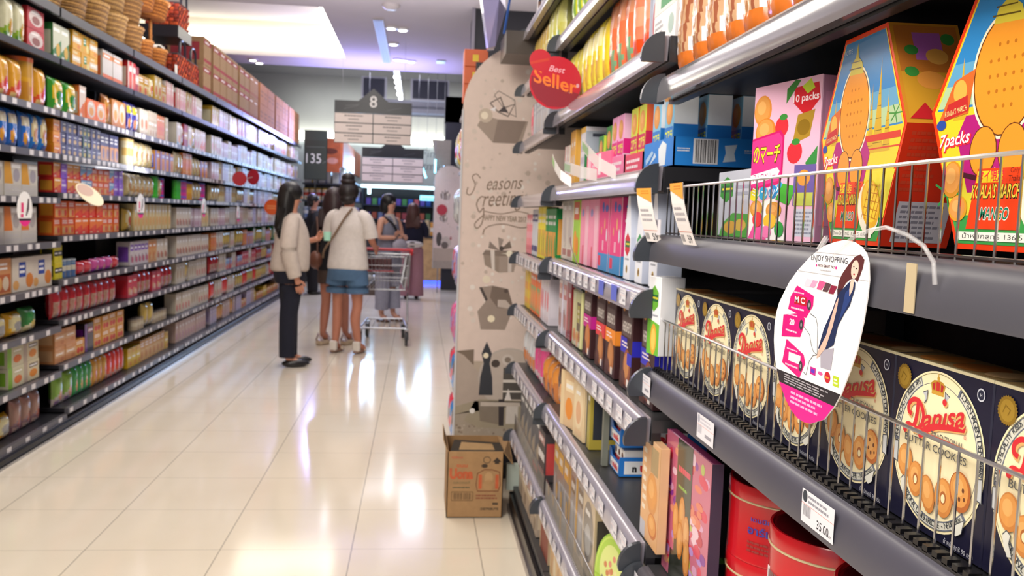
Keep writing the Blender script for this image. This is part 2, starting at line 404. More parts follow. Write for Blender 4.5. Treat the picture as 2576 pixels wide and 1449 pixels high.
# ------------------------------------------------------------ shelving
SH = [2.46, 2.17, 1.87, 1.62, 1.395, 1.14, .88, .64, .37, .11]     # shelf heights, left side
YB = [4.18 + 1.34 * i for i in range(10)]
def lrail(y0, y1, z, lv, rn):
    b = MB(); c = '0e0e16' if lv < 2 else '57555c'
    b.box(-.012, .012, y0 + .012, y1 - .012, -.034 if lv else -.05, .002, c)
    if lv >= 2:
        y = y0 + .03; L = y1 - y0
        while y < y1 - .08:
            wd = .052
            b.face([(.0125, y, -.030), (.0125, y + wd, -.030), (.0125, y + wd, -.001), (.0125, y, -.001)], 'd6d3d6')
            y += rn.choice((.085, .12, .17, .1, .22))
    return b
rn = random.Random(3)
for i in range(9):
    y0, y1 = YB[i], YB[i + 1]
    u = empty('shelving_unit', (-2.1, (y0 + y1) / 2, 0), 0, 'dark shelving bay %s from the near end of the long left aisle' % ORD[i], 'shelving', 'dark shelving bays along the left aisle')
    hh = (y1 - y0) / 2
    MB().box(-.47, -.45, -hh + .001, hh - .001, .07, 2.46, '17171c').build('back_panel', DARK, u)
    b = MB()
    h2 = hh - .001; b.box(-.46, .0, -h2, h2, .0, .07, '1a1a1e'); b.box(-.02, .05, -h2, h2, .01, .055, '8d8c90'); b.box(.03, .066, -h2, h2, .018, .045, '1c1c20'); b.box(.04, .074, -h2, h2, .0, .014, 'aeb0b4')
    b.build('kick_plate', STEEL, u)
    MB().box(-.448, -.26, -hh + .001, -hh + .022, .07, 2.44, '1b1b20').build('upright', DARK, u)
    for lv, z in enumerate(SH):
        zz = z - (.03 if i == 0 and lv > 3 else 0)
        dpt = 0 if lv < 9 else .03
        s_ = MB().box(-.45, -.012 + dpt, -hh + .004, hh - .004, -.022, 0, '222228').build('shelf', DARK, u, (0, 0, zz))
        lrail(-hh, hh, 0, lv, rn).build('price_rail', DARK, s_, (dpt, 0, 0))

def cap_mesh(col):
    b = MB(); pr = []
    for k in range(9):
        a = math.pi * .5 + k / 8 * math.pi * .5
        pr.append((.03 + .044 * math.cos(a), -.044 + .048 * math.sin(a)))
    pr += [(-.012, -.052), (.03, -.052)]
    for y, fl in ((0, 1), (.012, 0)):
        b.face([(x, y, z) for x, z in (pr if fl else pr[::-1])], col)
    for p, q in zip(pr, pr[1:] + pr[:1]): b.face([(p[0], 0, p[1]), (p[0], .012, p[1]), (q[0], .012, q[1]), (q[0], 0, q[1])], col)
    return b.data('end_cap', PLAST)
CAPM = cap_mesh('3a3f47')
def rrail(L, col, hgt=.046):
    """bulging price rail in front of a right-hand shelf, local x = depth, y = length"""
    pr = [(.012, .001), (.0, .0), (-.006, -.004), (-.011, -.014), (-.0142, -.030), (-.015, -hgt + .003), (-.0145, -hgt), (.01, -hgt + .004)]
    vs = []; fs = []
    for y in (0, L): vs += [(x, y, z) for x, z in pr]
    n = len(pr)
    for k in range(n - 1): fs.append((k, k + 1, n + k + 1, n + k))
    fs += [tuple(range(n))[::-1], tuple(range(n, 2 * n))]
    return MB().mesh(vs, fs, col, 0, True)
def fence(L, h, pitch, r=.0013, back=0):
    b = MB(); n = int(L / pitch)
    for k in range(n + 1):
        y = .008 + k * (L - .016) / n
        b.tube([(0, y, -.004), (0, y, h)], r, 'c9c9cc', 5)
    b.tube([(0, .004, h), (0, L - .004, h)], r * 1.7, 'd6d6d8', 6)
    b.tube([(0, .004, .004), (0, L - .004, .004)], r * 1.3, 'a9a9ac', 5)
    return b
def plabel(w_, h_, txt='', price=''):
    it = [('r', 0, 0, 1, 1, 'dcdbe4'), ('e', .1, .8, .075, .15 * w_ / h_ * .6, '2e3440' if price else 'a8a8b8'), ('tl', .2, .62, .9, .92, 2, '8c8c98' if price else 'bab8c6'), ('bar', .06, .22, .3, .55, '6a6a74' if price else 'b0aebc'), ('r', 0, .56, 1, .575, 'd98a80')]
    if price: it += [('t', .68, .1, .26, price, '26262e', {'b': .01}), ('t', .9, .1, .1, 'บาท', '26262e')]
    else: it += [('tl', .5, .12, .9, .4, 1, '8a8896')]
    return it
RB = {'far': (3.0, 4.0, [.12, .38, .69, .955, 1.19, 1.44, 1.68, 1.93, 2.17]), 'middle': (1.67, 3.0, [.12, .38, .715, .965, 1.215, 1.455, 1.70, 1.95]),
      'near': (.30, 1.67, [.12, .38, .68, 1.066, 1.325, 1.62])}
RCOL = {1.325: '4b4b54', 1.066: '4a4955', 1.62: '6a6870', .68: '5b5860'}
LABY = {('near', 1.066): [(.545, 'far'), (.86, '35.00'), (1.24, ''), (1.60, '')], ('near', .68): [(1.58, ''), (1.42, '')]}
for bn, (y0, y1, hs) in RB.items():
    L = y1 - y0
    u = empty('shelving_unit', (.45, y0, 0), 0, {'far': 'dark shelving bay at the far end of the right side, beside the carton', 'middle': 'dark shelving bay on the right between chocolate and wafer boxes',
              'near': 'dark shelving bay closest to the viewer holding the round-label cookie boxes'}[bn], 'shelving', 'dark shelving bays along the right side')
    MB().box(.50, .52, .001, L - .001, .1, hs[-1] + (.35 if bn != 'near' else .3), '131317').build('back_panel', DARK, u)
    MB().box(.01, .5, .001, L - .001, 0, .09, '2a2a2e').box(-.012, .012, .001, L - .001, .0, .035, 'a9a6aa').box(-.004, .012, .001, L - .001, .035, .09, '3a3840').build('kick_plate', STEEL, u)
    MB().box(.46, .499, L - .022, L - .003, .09, hs[-1] + .2, '1b1b20').build('upright', DARK, u)
    for z in hs:
        base = z == .12
        s_ = MB().box(.012, .5, .004, L - .004, -.026, -.001, '1d1d22' if z > 1 else '37383b').box(.012, .03, .004, L - .004, -.05, -.026, '1b1b20').build('shelf', DARK, u, (0, 0, z))
        if base: continue
        col = RCOL.get(z, 'a8a2ae' if z > 1.3 else '9c98a6')
        r_ = rrail(L - .03, col, .05 if z != .68 else .062).build('price_rail', DARK if z in (1.066, 1.325) else RAIL, s_, (0, .015, 0))
        c1 = put(CAPM, 'end_cap', s_, (-.030, .001, .001)); c2 = put(CAPM, 'end_cap', s_, (-.030, L - .014, .001))
        for c_ in (c1, c2): c_['label'] = 'dark grey rounded end cap'
        b = MB()
        if bn != 'near' and z < 1.3:
            yy = .06
            while yy < L - .1:
                lab = MB().art(plabel(.06, .034) if z != 1.215 or yy > .45 or yy < .2 else [('r', 0, 0, 1, 1, '5a66c8')], (-.0148, yy + .058, -.043), (0, -.058, 0), (0, 0, .034), 0, .0006)
                lab.build('price_label', PAPER, s_); yy += rn.choice((.085, .1, .14))
        if bn == 'near':
            for ly, pr in LABY.get((bn, z), []):
                wd = .078 if z == 1.066 else .07
                MB().art(plabel(wd, .038, '', pr if pr != 'far' else ''), (-.0152, ly - y0 + wd, -.043), (0, -wd, 0), (0, 0, .037), 0, .0008).build('price_label', PAPER, s_)
    if bn == 'near':
        for k, (z, h) in enumerate(((1.325, .088), (1.066, .100))):
            f = fence(L - .05, h, .0262).build('wire_fence', CHROME, u, (.012, .03, z)); f['label'] = 'chrome wire fence along shelf edge'
        b = MB()
        for k in range(90): b.box(.0, .012, .02 + k * .0148, .028 + k * .0148, 1.0685, 1.0745, '101014')
        b.box(.0, .012, .015, L - .015, 1.066, 1.0695, '202026'); b.build('ribbed_track', PLAST, u)
    if bn == 'middle':
        fence(L - .04, .07, .016, .0011).build('wire_fence', CHROME, u, (.008, .02, .385))
        MB().box(.035, .05, .55, .566, .718, .94, '70746a').build('divider_post', DARK, u)
    if bn == 'far': fence(L - .04, .07, .02, .0011).build('wire_fence', CHROME, u, (.008, .02, .385))

# ------------------------------------------------------------ goods: shapes
def carton(w_, h, d, base, front=(), side=(), top=(), ch=.0012, sidec=None, topc=None, m=PRINT):
    b = MB(); b.box(-w_ / 2, w_ / 2, 0, d, 0, h, base, ch, 0, topc, sidec, sidec)
    b.art(front, (-w_ / 2, 0, 0), (w_, 0, 0), (0, 0, h)); b.art(side, (w_ / 2, 0, 0), (0, d, 0), (0, 0, h)); b.art(side, (-w_ / 2, d, 0), (0, -d, 0), (0, 0, h))
    b.art(top, (-w_ / 2, 0, h), (w_, 0, 0), (0, d, 0)); return b
def pouch(w_, h, d, base, items=(), nx=12, ny=16, lean=0):
    b = MB(); rr = random.Random(int(w_ * 1e4 + h * 1e3))
    def pt(u, v, s):
        tx = max(0, 1 - abs(2 * u - 1) ** 3.2); tz = max(0, 1 - abs(2 * v - 1) ** 4)
        bul = d * .5 * (tx * tz) ** .6
        zz = v * h; pinch = 1 - .10 * (1 - tz)
        return ((u - .5) * w_ * (1 - .04 * tz) * .9 / pinch, d * .5 + s * (bul + (.0006 if bul < .001 else 0)) + (rr.uniform(-1, 1) * .0012 if s < 0 else 0), zz)
    for s in (-1, 1):
        vs = [pt(i / nx, j / ny, s) for j in range(ny + 1) for i in range(nx + 1)]; fs = []; cs = []
        for j in range(ny):
            for i in range(nx):
                a = j * (nx + 1) + i; q = (a, a + 1, a + nx + 2, a + nx + 1); fs.append(q if s < 0 else q[::-1])
                cs.append(C(artcolor(items, (i + .5) / nx, (j + .5) / ny, base)))
        b.mesh(vs, fs, cs, 0, True)
    return b
def can(w_, h, d, base, items=(), lid=None, n=20):
    b = MB(); r = w_ / 2; ny = 10; vs = []; fs = []; cs = []
    for j in range(ny + 1):
        for k in range(n):
            a = 2 * math.pi * k / n; vs.append((r * math.cos(a), r + r * math.sin(a), j / ny * h * .94))
    for j in range(ny):
        for k in range(n):
            fs.append((j * n + k, j * n + (k + 1) % n, (j + 1) * n + (k + 1) % n, (j + 1) * n + k))
            a = 2 * math.pi * (k + .5) / n; u = ((a - math.pi) / math.pi) if math.sin(a) < 0 else -1
            cs.append(C(artcolor(items, u, (j + .5) / ny, base)))
    b.mesh(vs, fs, cs, 0, True)
    b.lathe([(r * 1.03, h * .9), (r * 1.03, h * .99), (r * .95, h), (.001, h)], lid or 'bbb', n, (0, r, 0)); return b
def tmpl(t, c):
    c = c + ['eeeeee'] * 4; A, B, D, E = c[:4]
    return {'lp': [('r', .08, .62, .92, .88, A), ('tl', .2, .66, .85, .84, 1, E), ('e', .35, .3, .22, .17, B), ('e', .68, .24, .2, .14, D)],
        'rc': [('r', 0, .36, 1, .68, A), ('tl', .12, .44, .9, .62, 1, E), ('e', .7, .2, .18, .12, B), ('r', .1, .78, .6, .9, D)],
        'ov': [('e', .5, .55, .42, .38, A), ('e', .5, .45, .24, .2, B), ('r', .2, .06, .8, .16, D), ('tl', .25, .72, .75, .84, 1, E)],
        'dg': [('p', [(0, .25), (1, .6), (1, 1), (0, 1)], A), ('e', .62, .3, .25, .18, B), ('tl', .1, .75, .85, .92, 1, E), ('r', .08, .06, .4, .16, D)],
        'st': [('r', 0, .1, 1, .22, A), ('r', 0, .4, 1, .56, B), ('r', 0, .74, 1, .9, D), ('tl', .15, .76, .85, .88, 1, E)],
        'vs': [('r', 0, 0, .26, 1, A), ('e', .62, .35, .25, .2, B), ('r', .36, .65, .92, .85, D), ('tl', .4, .67, .88, .82, 1, E)],
        'wn': [('r', .06, .06, .94, .56, A), ('e', .3, .3, .18, .2, B), ('e', .68, .3, .18, .2, D), ('tl', .12, .66, .88, .9, 2, E)],
        'tr': [('r', 0, 0, 1, .34, A), ('tl', .08, .06, .92, .28, 2, 'b8b4b4'), ('p', [(0, .36), (.5, .36), (.35, 1), (0, 1)], B), ('e', .7, .62, .2, .2, D), ('r', .42, .84, .95, .95, E)],
        'pl': [('tl', .15, .3, .85, .7, 2, A)],
        'sq': [('r', .3, .42, .62, .86, A), ('tl', .33, .5, .6, .8, 2, E), ('e', .8, .3, .18, .22, B), ('e', .16, .2, .14, .14, D)]}[t]
NAMES = {'box': ('cookie_box', 'cookie box'), 'pk': ('biscuit_pack', 'biscuit pack'), 'bag': ('snack_bag', 'snack bag'), 'can': ('biscuit_canister', 'canister'), 'tea': ('tea_box', 'tea box'),
         'ct': ('cracker_carton', 'cracker carton'), 'mb': ('milk_biscuit_box', 'biscuit box'), 'kb': ('cake_box', 'cake box'), 'sb': ('sweets_box', 'sweets box'), 'wf': ('wafer_pack', 'wafer pack'), 'jar': ('candy_jar', 'jar'), 'gb': ('gift_box', 'gift box'), 'cr': ('cardboard_carton', 'carton'), 'cs': ('cake_sleeve', 'cake pack')}
_p = {}
def proto(key, spec):
    """spec: kind shape w h d | description | template | colours"""
    if key in _p: return _p[key]
    a, desc, t, cols = [x.strip() for x in spec.split('|')]
    kind, shape, w_, h, d = a.split(); w_, h, d = float(w_), float(h), float(d); cols = cols.split()
    it = tmpl(t, cols[1:])
    if shape == 'b': b = carton(w_, h, d, cols[0], it, [('r', .12, .15, .88, .8, cols[1])] if t not in ('tr', 'pl', 'sq') else [])
    elif shape == 'p': b = pouch(w_, h, d, cols[0], it)
    else: b = can(w_, h, d, cols[0], it, cols[-1])
    m = {'b': GLOSSY if kind == 'gb' else (CARD if kind == 'cr' else PRINT), 'p': FILM, 'c': PLAST}[shape]
    _p[key] = (b.data(NAMES[kind][0], m), w_, h, d, kind, desc); return _p[key]
cnt = {}; tot = {}
def put_goods(me, name, cat, desc, x, y, z, rot, where, pos='', group=None):
    o = put(me, name, None, (x, y, z), rot); k = (desc, where, pos); cnt[k] = cnt.get(k, 0) + 1
    o['_k'] = repr(k); o['_n'] = cnt[k]
    tag(o, '', cat, group or '%ss on the %s' % (desc, where)); GOODS.append((o, k, cnt[k])); return o
GOODS = []
def finish_labels():
    for o, k, n in GOODS:
        desc, where, pos = k
        if cnt[k] == 1: s = ('%s %s, %s' % (pos, desc, where)) if pos else '%s, %s' % (desc, where)
        else: s = '%s %s from left%s, %s' % (ORD[n - 1] if n <= 20 else 'twenty-%s' % ORD[(n - 21) % 20], desc, ' ' + pos if pos else '', where)
        o['label'] = ' '.join(s.split()); del o['_k']; del o['_n']
# ------------------------------------------------------------ goods on the left aisle
LP = dict(
 gs='bag p .13 .24 .06|green striped snack bag|dg|8fae3c e8e6c8 c8a030 5a8a2a', rb='box b .22 .115 .2|red biscuit box|ov|b01828 e6d8d4 8c5048 b01828', bz='box b .13 .22 .12|bronze coffee box|lp|a8743e c89a58 70402a c8a070',
 gw='pk b .12 .2 .1|green white tea pack|dg|2f7a3c dfe3cf d8b040 e8e8e0', yt='tea b .14 .13 .12|yellow tea box|rc|e0ab2e f2e7cf d58a20 f0e0b0', yg='tea b .14 .13 .12|yellow green tea box|sq|dca92c 2f8a54 f0e4a0 cfae30',
 ws='box b .2 .15 .12|white box with orange stripes|st|d9d3cc d8743a d9d3cc d88a4a', rw='box b .09 .2 .1|red white wafer box|vs|c4262c e8d8cc c86040 f0e8e0', dr='box b .08 .18 .1|dark red box|rc|8a1c22 e8d0c0 c05040 8a1c22',
 gd='gb b .13 .12 .14|gold biscuit box|wn|c2952e ece0b8 c8482c d8b468', gd2='gb b .1 .17 .12|tall gold cream box|ov|c9a64a efe6c8 c46a2c d8b468', gl='bag p .13 .13 .09|loose gold wrapped bag|ov|d8b860 ece2bc c8582c c8a048',
 rp='sb b .075 .19 .1|slim red cream box|vs|efe2d6 c8303a d89080 e8d8cc', jy='jar c .16 .27 .16|jar of yellow rings|wn|c79a3a d8a832 c08a30 ee7a10', jr='bag p .15 .22 .07|red yellow snack bag|dg|d9603a e8b040 d83a30 f0d090',
 sg='bag p .13 .2 .06|brown chips bag|ov|a8703c d8a050 b8602c c89860', gy='bag p .2 .17 .08|green yellow round bag|ov|3f9a34 e2c23c 2c8a2c e0d8b0', ow='box b .11 .16 .1|orange white biscuit box|dg|e8823a f0e0d4 d8702a f0e8e0',
 oc='pk b .17 .14 .06|orange crisp packet|ov|f08030 e8dcd0 e0a040 f0903c', rc='pk b .15 .15 .06|round biscuit packet|ov|c88a48 e6d6c4 e0a04a c8803a', bb='wf p .125 .25 .06|blue wafer bag|lp|1f6fc4 d8d0b8 e6a83c 3858b0',
 bc='wf p .105 .22 .055|bright blue wafer bag|ov|2480cc e4d6a8 b8743c 2a58b0', ob='box b .1 .08 .1|small orange box|rc|f0a028 e88a1c a8441c f0b040', nb='pk b .085 .075 .1|navy biscuit pack|vs|2a2c66 4a4a8c d8b888 3a3a78',
 nb2='pk b .07 .075 .1|navy green biscuit pack|vs|22305e 3a6a58 d8cc70 2c3c70', nt='box b .085 .2 .1|tall indigo peach box|wn|3c3a72 d89a58 c88848 4a4888', wc='ct b .2 .2 .14|white yellow cracker carton|tr|e6e1d8 dcd8d2 e0a82a b4aeb8',
 wo='ct b .2 .2 .14|white orange cracker carton|tr|e8e2da dedad4 e58a2a c0b8b8', ro='pk b .105 .09 .09|red orange wafer pack|dg|d23a34 e8a848 e07838 f0d0c0', rs='pk b .1 .09 .09|red blue wafer pack|dg|cc3040 8fb4dc e8a050 f0e0e0',
 vi='pk b .09 .09 .09|violet wafer pack|rc|9a6ad8 b48ce8 7858c8 c8a8f0', or2='pk b .105 .075 .09|orange caramel pack|wn|e06a2c f0a848 e8c088 d84830', rd='pk b .12 .09 .09|bright red orange pack|dg|e03a28 f0862c e85a2c f0c8a0',
 wb='box b .26 .17 .12|white box with blue label|sq|e8e0d4 2a4aa0 d88a3a e0b070', pb='box b .2 .17 .12|picture box with biscuits|wn|d8a070 b86838 e0b070 e8d8c0', yb='pk b .06 .1 .08|yellow black pack|rc|dcd02a 3a3a28 e8e050 d8c020',
 bt='can c .075 .11 .075|blue white tin|rc|5c7aa8 e0dccc c8a848 8aa0b8 c0c8d0', rl='pk p .13 .085 .07|red soft biscuit pack|rc|c83848 d86a70 e0a890 b83848', pl='pk p .13 .09 .07|purple soft biscuit pack|dg|a8389a d06aa8 c89060 8a4aa8',
 ys='bag p .19 .13 .1|yellow soft bag|ov|e8b82c ece4b8 a8a8a8 e0a020', yg2='bag p .17 .14 .1|green cream soft bag|dg|e6e2c0 3a8a4a d8c060 e0d8a0', rg='bag p .12 .15 .07|red bag with tan label|wn|c22c3a c8a898 b89080 d84a50',
 cg='box b .19 .115 .12|cream green edged box|vs|e4e0c4 8ab83a e0803a d8d4b0', co='box b .2 .115 .12|cream orange biscuit box|vs|ece2c2 c8b8a8 e89a3c 6a5a50', ta='box b .16 .1 .12|tan biscuit box|rc|d8a070 e8c098 c88858 e0b088',
 pu='gb b .16 .16 .1|purple black gift box|vs|241c2c 6a2a90 241c2c 98205c', go='box b .15 .1 .12|gold red cookie box|wn|dca048 e8c078 d8503a c83838', vb='bag p .12 .17 .06|purple brown snack bag|dg|8a6a78 b08a80 a85a4a c8b0a8',
 wl='bag p .15 .18 .06|white lilac snack bag|dg|c8c0bc 8ab848 e0a080 9a7aa8', gb='bag p .08 .17 .05|green snack bag|vs|2f9a50 3aa85c e8a850 50b868', yr='bag p .09 .17 .05|yellow orange snack bag|ov|dca038 e8b860 d8783a c88a30',
 og='bag p .09 .18 .05|orange red snack bag|dg|e8603c e84030 e8a080 d8b0a0', bl='bag p .13 .22 .07|deep blue snack bag|lp|2c2c88 d8c83c e0985c 8080c0', ch='box b .11 .19 .1|cream star box|ov|e6dcc8 ece4d4 d87a3c d8c8b0',
 cc='mb b .075 .18 .1|slim cream box|rc|e8dcc4 d8c8a8 b88868 e0d0b8', oo='box b .07 .15 .1|slim orange box|st|e08a3c e8a85c d87a30 e0a050', cj='can c .085 .15 .085|cream gold canister|rc|e0d6b4 c8a868 a8804c d8cca8 d0b070',
 lw='bag p .12 .14 .08|pale gold biscuit bag|ov|cdbb8a e2d8b8 b88848 d8c898', bo='box b .13 .12 .1|box with blue side|vs|e0a050 6878d8 d88838 a8a8f0', be='bag p .11 .17 .07|beige cracker bag|wn|d8c8a0 e6dcc0 c8a070 b89860',  # bo: bluish light on an orange box, painted as a strip
 gr='can c .05 .16 .05|green tube|st|48b83c 58c848 40a838 50c040 3c9838', pk='can c .05 .15 .05|pink blue tube|st|d8389a 6a78d8 a8489a c868b8 707cd8', am='can c .055 .14 .055|amber tube|rc|d8a030 e8b848 a87828 e0b040 6868c8',
 cy='sb b .09 .15 .1|cream yellow box|vs|e8dcae d8b048 e0a850 e8e0c0', pw='pk b .09 .13 .1|purple white pack|lp|e0d8dc 8a5ac0 a89098 c84870', bi='box b .11 .17 .1|orange topped beige box|lp|d8a468 e09a50 c88038 d8b888',
 fb='kb b .1 .14 .1|cream box with brown biscuit|lp|e8dccc ece4d8 c07048 a88878', sp='bag p .12 .16 .07|silver gold pouch|dg|b8a888 e0c878 a88858 d8d0c0', gx='kb b .1 .15 .1|leaf pattern cream box|ov|e4dccc d0c8b0 b8a080 d8ccb8',
 rr='pk b .12 .12 .1|red cream pack|lp|c84858 d83848 e0b088 e8c8b8', wt='bag p .11 .15 .07|white spotted bag|ov|dcd4c4 e8e0d4 b07858 c8bca8', gc='jar c .075 .09 .075|small glass jar|rc|c8baa4 e0d8c4 a89880 b8ac98 8a8480',
 ya='box b .1 .11 .12|yellow cookie box|rc|e0bc2c e8d060 d88838 d8a020', ye='box b .11 .12 .12|amber cookie box|wn|d8a85c e8c888 c88848 e0b478', pc='sb b .1 .17 .12|pale pink box|lp|dcc0b4 e4ccc4 c898a8 d8b0a0',
 lv='mb b .09 .15 .1|lavender white box|lp|d8ccdc c8b8e0 b8a0d0 e0d4e4', pn='pk b .1 .13 .1|pink white pack|rc|e0c4cc e8d4d8 c88898 e4ccd0', cr='kb b .1 .17 .1|cream red box|lp|e8dcc8 ece4d4 c84848 d8c8b0',
 mr='box b .14 .19 .1|maroon gift box|rc|9a1c24 c89848 8a1820 a82830', hs='box b .13 .18 .1|white house shaped box|dg|e4dccc e8e0d0 e09a50 48a8d8', ck='cs p .12 .15 .08|golden cake pack|ov|d8b058 ecd890 c87838 e8d0a0',
 cn='cr b .30 .265 .36|tan carton|st|b08868 a87058 b08868 b08060', cm='cr b .30 .265 .36|tan carton with red bands|st|b0906c a8444c b0906c a03c48', cp='cr b .30 .265 .36|orange tan carton|pl|c0885c 987050')
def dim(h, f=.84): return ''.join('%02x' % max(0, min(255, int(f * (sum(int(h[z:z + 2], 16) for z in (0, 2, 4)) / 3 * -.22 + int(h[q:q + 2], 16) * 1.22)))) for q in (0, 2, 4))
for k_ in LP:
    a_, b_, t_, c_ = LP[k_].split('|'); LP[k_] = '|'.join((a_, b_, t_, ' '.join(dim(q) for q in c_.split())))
def LR(i, lv, y, txt):
    """one shelf: key*count/stack@gap ..., laid from the near end of the bay"""
    z = SH[lv] - (.03 if i == 0 and lv > 3 else 0) + (0 if lv else .002)
    where = '%s shelf down, left aisle\'s %s bay' % (ORD[lv], ORD[i])
    if lv == 0: where = 'on top, left aisle\'s %s bay' % ORD[i]
    end = YB[i + 1] - .012
    for tok in txt.split():
        gap = .003; st = 1; n = 1
        if '@' in tok: tok, g = tok.split('@'); gap = float(g)
        if '/' in tok: tok, s = tok.split('/'); st = int(s)
        if '*' in tok: tok, s = tok.split('*'); n = int(s)
        if tok == '_': y += gap; continue
        me, w_, h, d, kind, desc = proto(tok, LP[tok]); hs = h * st; av = (SH[lv - 1] - SH[lv] - .044) if lv else 9; av -= .016 if lv == 1 else 0; tg = min(av, .215 if lv < 6 else .19)
        sc_ = 1 if lv == 0 or tok in ('rl', 'pl', 'bt', 'ys', 'yg2', 'ta', 'go', 'gc', 'oc') or hs > tg else min(1.4, tg / hs) * rn.uniform(.93, 1)
        if hs * sc_ > av - .004: sc_ = (av - .004) / hs
        h *= sc_
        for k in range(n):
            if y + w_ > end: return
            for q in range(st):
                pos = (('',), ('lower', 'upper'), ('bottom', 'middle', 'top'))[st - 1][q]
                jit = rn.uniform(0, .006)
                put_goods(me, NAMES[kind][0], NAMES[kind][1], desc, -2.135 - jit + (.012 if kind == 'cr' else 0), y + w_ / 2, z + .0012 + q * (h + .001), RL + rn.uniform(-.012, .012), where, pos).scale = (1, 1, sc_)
            y += w_ + gap
T0 = {1: 'gs*2 rb/2 bz', 2: 'gs jr*2 jy jr', 3: 'bb*3 _@.02 bb*1 bc*2', 4: 'wc*4', 5: 'wo*4', 6: 'pb wb*2', 7: 'ys*2 yg2 ys', 8: 'cg/2 co*2/2', 9: 'ys vb*2 vb wl*1'}
for lv, s in T0.items(): LR(0, lv, {1: 4.93, 2: 4.72, 3: 4.72, 4: 4.7, 5: 4.7, 6: 4.78, 7: 4.76, 8: 4.92, 9: 4.8}[lv], s)
T1 = {1: 'gw*2 _@.05 yt/2 yg/2 yt/2 _@.1 ws*2 _@.02 rw', 2: 'gy gy ow oc*2 sg rc*3 rc', 3: 'ob/3 nb*4/3 nb2*2/3 nb*2/3 nt*4', 4: 'ro/2 vi/2 ro*2/2 rs*2/2 or2*3/2 rs/2 vi*2/2', 5: 'or2*3/2 rd*2/2 rd*2/2 or2*3/2',
      6: 'yb*2/2 bt*2 bt _@.02 rl*2 pl*3 rl', 7: 'rg*9', 8: 'ta*2/2 go/1 pu go*4/2 ta/2', 9: 'wl*2 gb*4 yr*3 og*4'}
for lv, s in T1.items(): LR(1, lv, YB[1] + .02, s)
T2 = {1: 'rw*2 dr*1 gd*2 gl gd2*2 gd rp*3 gd2', 2: 'bl*2 _@.02 ch*2 cc*3 oo*3 _@.03 cc', 3: 'cj*2 lw*4 _@.03 bo*3 bo', 4: 'lw*1 be*5 gr*2 be pk*1', 5: 'gl*1 cy*9 cy*2', 6: '_@.06 pw*5 bi*2 fb*3', 7: 'rr*2 rg*3 rr*2 rg*3 wt', 8: '_@.2 gc*3 sp*2 gc*5', 9: 'ya*3 ye*3 ye*3 ya'}
T3 = {1: 'rp*4 _@.02 gd2*2 rp*2 cc*3', 2: 'hs*1 wt mr*1 hs sp*1 cr*2 ow*2 ', 3: 'be*2 oo*4 lw*3 bo*2', 4: 'gr*3 _@.01 pk*4 _@.01 am*3 lw*3 pk*3', 5: 'fb*5 pn*4 cy*3', 6: 'fb*9 fb*3', 7: 'gx*3 sp gx*3 cr*4', 8: 'cr*5 gx*3 cr*4', 9: 'pc*9 pc*2'}
for lv, s in T2.items(): LR(2, lv, YB[2] + .02, s)
for lv, s in T3.items(): LR(3, lv, YB[3] + .02, s)
pal = {1: 'rw gd2 cc rp cr ow', 2: 'cc ch cr lv cy pn', 3: 'lv pn cc cj lv fb', 4: 'lv lw pn lv cy cj', 5: 'pn fb lv pc gx', 6: 'oo fb gw bo sp cr', 7: 'rr rg rs ck cr rd', 8: 'rr sp wt og cr ck', 9: 'pc lv ya pn go yr'}
rn = random.Random(21)
for i in range(4, 9):
    for lv in range(1, 10):
        ks = pal[lv].split(); s = []; last = None
        for _ in range(6):
            k = rn.choice([q for q in ks if q != last]); last = k; s.append('%s*%d%s' % (k, rn.choice((2, 3, 3)), '@.012'))
        LR(i, lv, YB[i] + .02, ' '.join(s))
# cartons piled on the top shelves
for i in range(4, 9):
    LR(i, 0, YB[i] + .02, {4: 'cm*4/2@.015', 5: 'cm*2/2@.015 cn*2/2@.015'}.get(i, 'cp*4/2@.01'))
LR(3, 0, YB[3] + .95, 'cm*1/2')

# wicker and woven baskets on the top shelf
def wicker(rx, ry, h, c1, c2, handle=True, flare=1.18):
    b = MB(); rings = []; cs = []
    nb = 11
    for k in range(nb * 2 + 1):
        t_ = k / (nb * 2); f = 1 / flare + (1 - 1 / flare) * t_; bump = .006 if k % 2 else -.003
        rings.append((0, 0, t_ * h, rx * f + bump, ry * f + bump)); cs.append(c1 if (k // 2) % 2 else c2)
    b.loft(rings, cs, 22, 0)
    b.tube([(rx * math.cos(a * math.pi / 11), ry * math.sin(a * math.pi / 11), h) for a in range(22)], .012, c1, 6, 0, closed=True)
    return b
def basket(nm, x, y, z, rx, ry, h, c1, c2, rot, label, grp, handle=1, tilt=0, hh=.2):
    t = empty(nm, (x, y, z), rot, label, 'basket', grp)
    t.rotation_euler = (tilt, 0, rot)
    wicker(rx, ry, h, c1, c2).build('basket_body', WICK, t)
    if handle:
        b = MB(); pts = [(rx * math.cos(a), 0, h * .9 + hh * math.sin(a)) for a in [math.pi * k / 14 for k in range(15)]]
        b.tube(pts, .011, c1, 6); b.tube([(p[0], .012 * math.sin(k * 2), p[2] + .008 * math.cos(k * 2)) for k, p in enumerate(pts)], .007, c2, 5)
        b.build('handle', WICK, t)
    return t
G = 'wicker baskets on the left top shelf'
bs = [(5.58, 2.465, .17, .19, 'b08a50', '86643a'), (5.96, 2.465, .17, .19, 'a88048', '7c5c34'), (6.34, 2.465, .17, .19, 'ac8448', '7a5830'), (6.72, 2.465, .17, .19, 'b08a50', '86643a'), (7.10, 2.465, .17, .19, 'a87c44', '7c5830')]
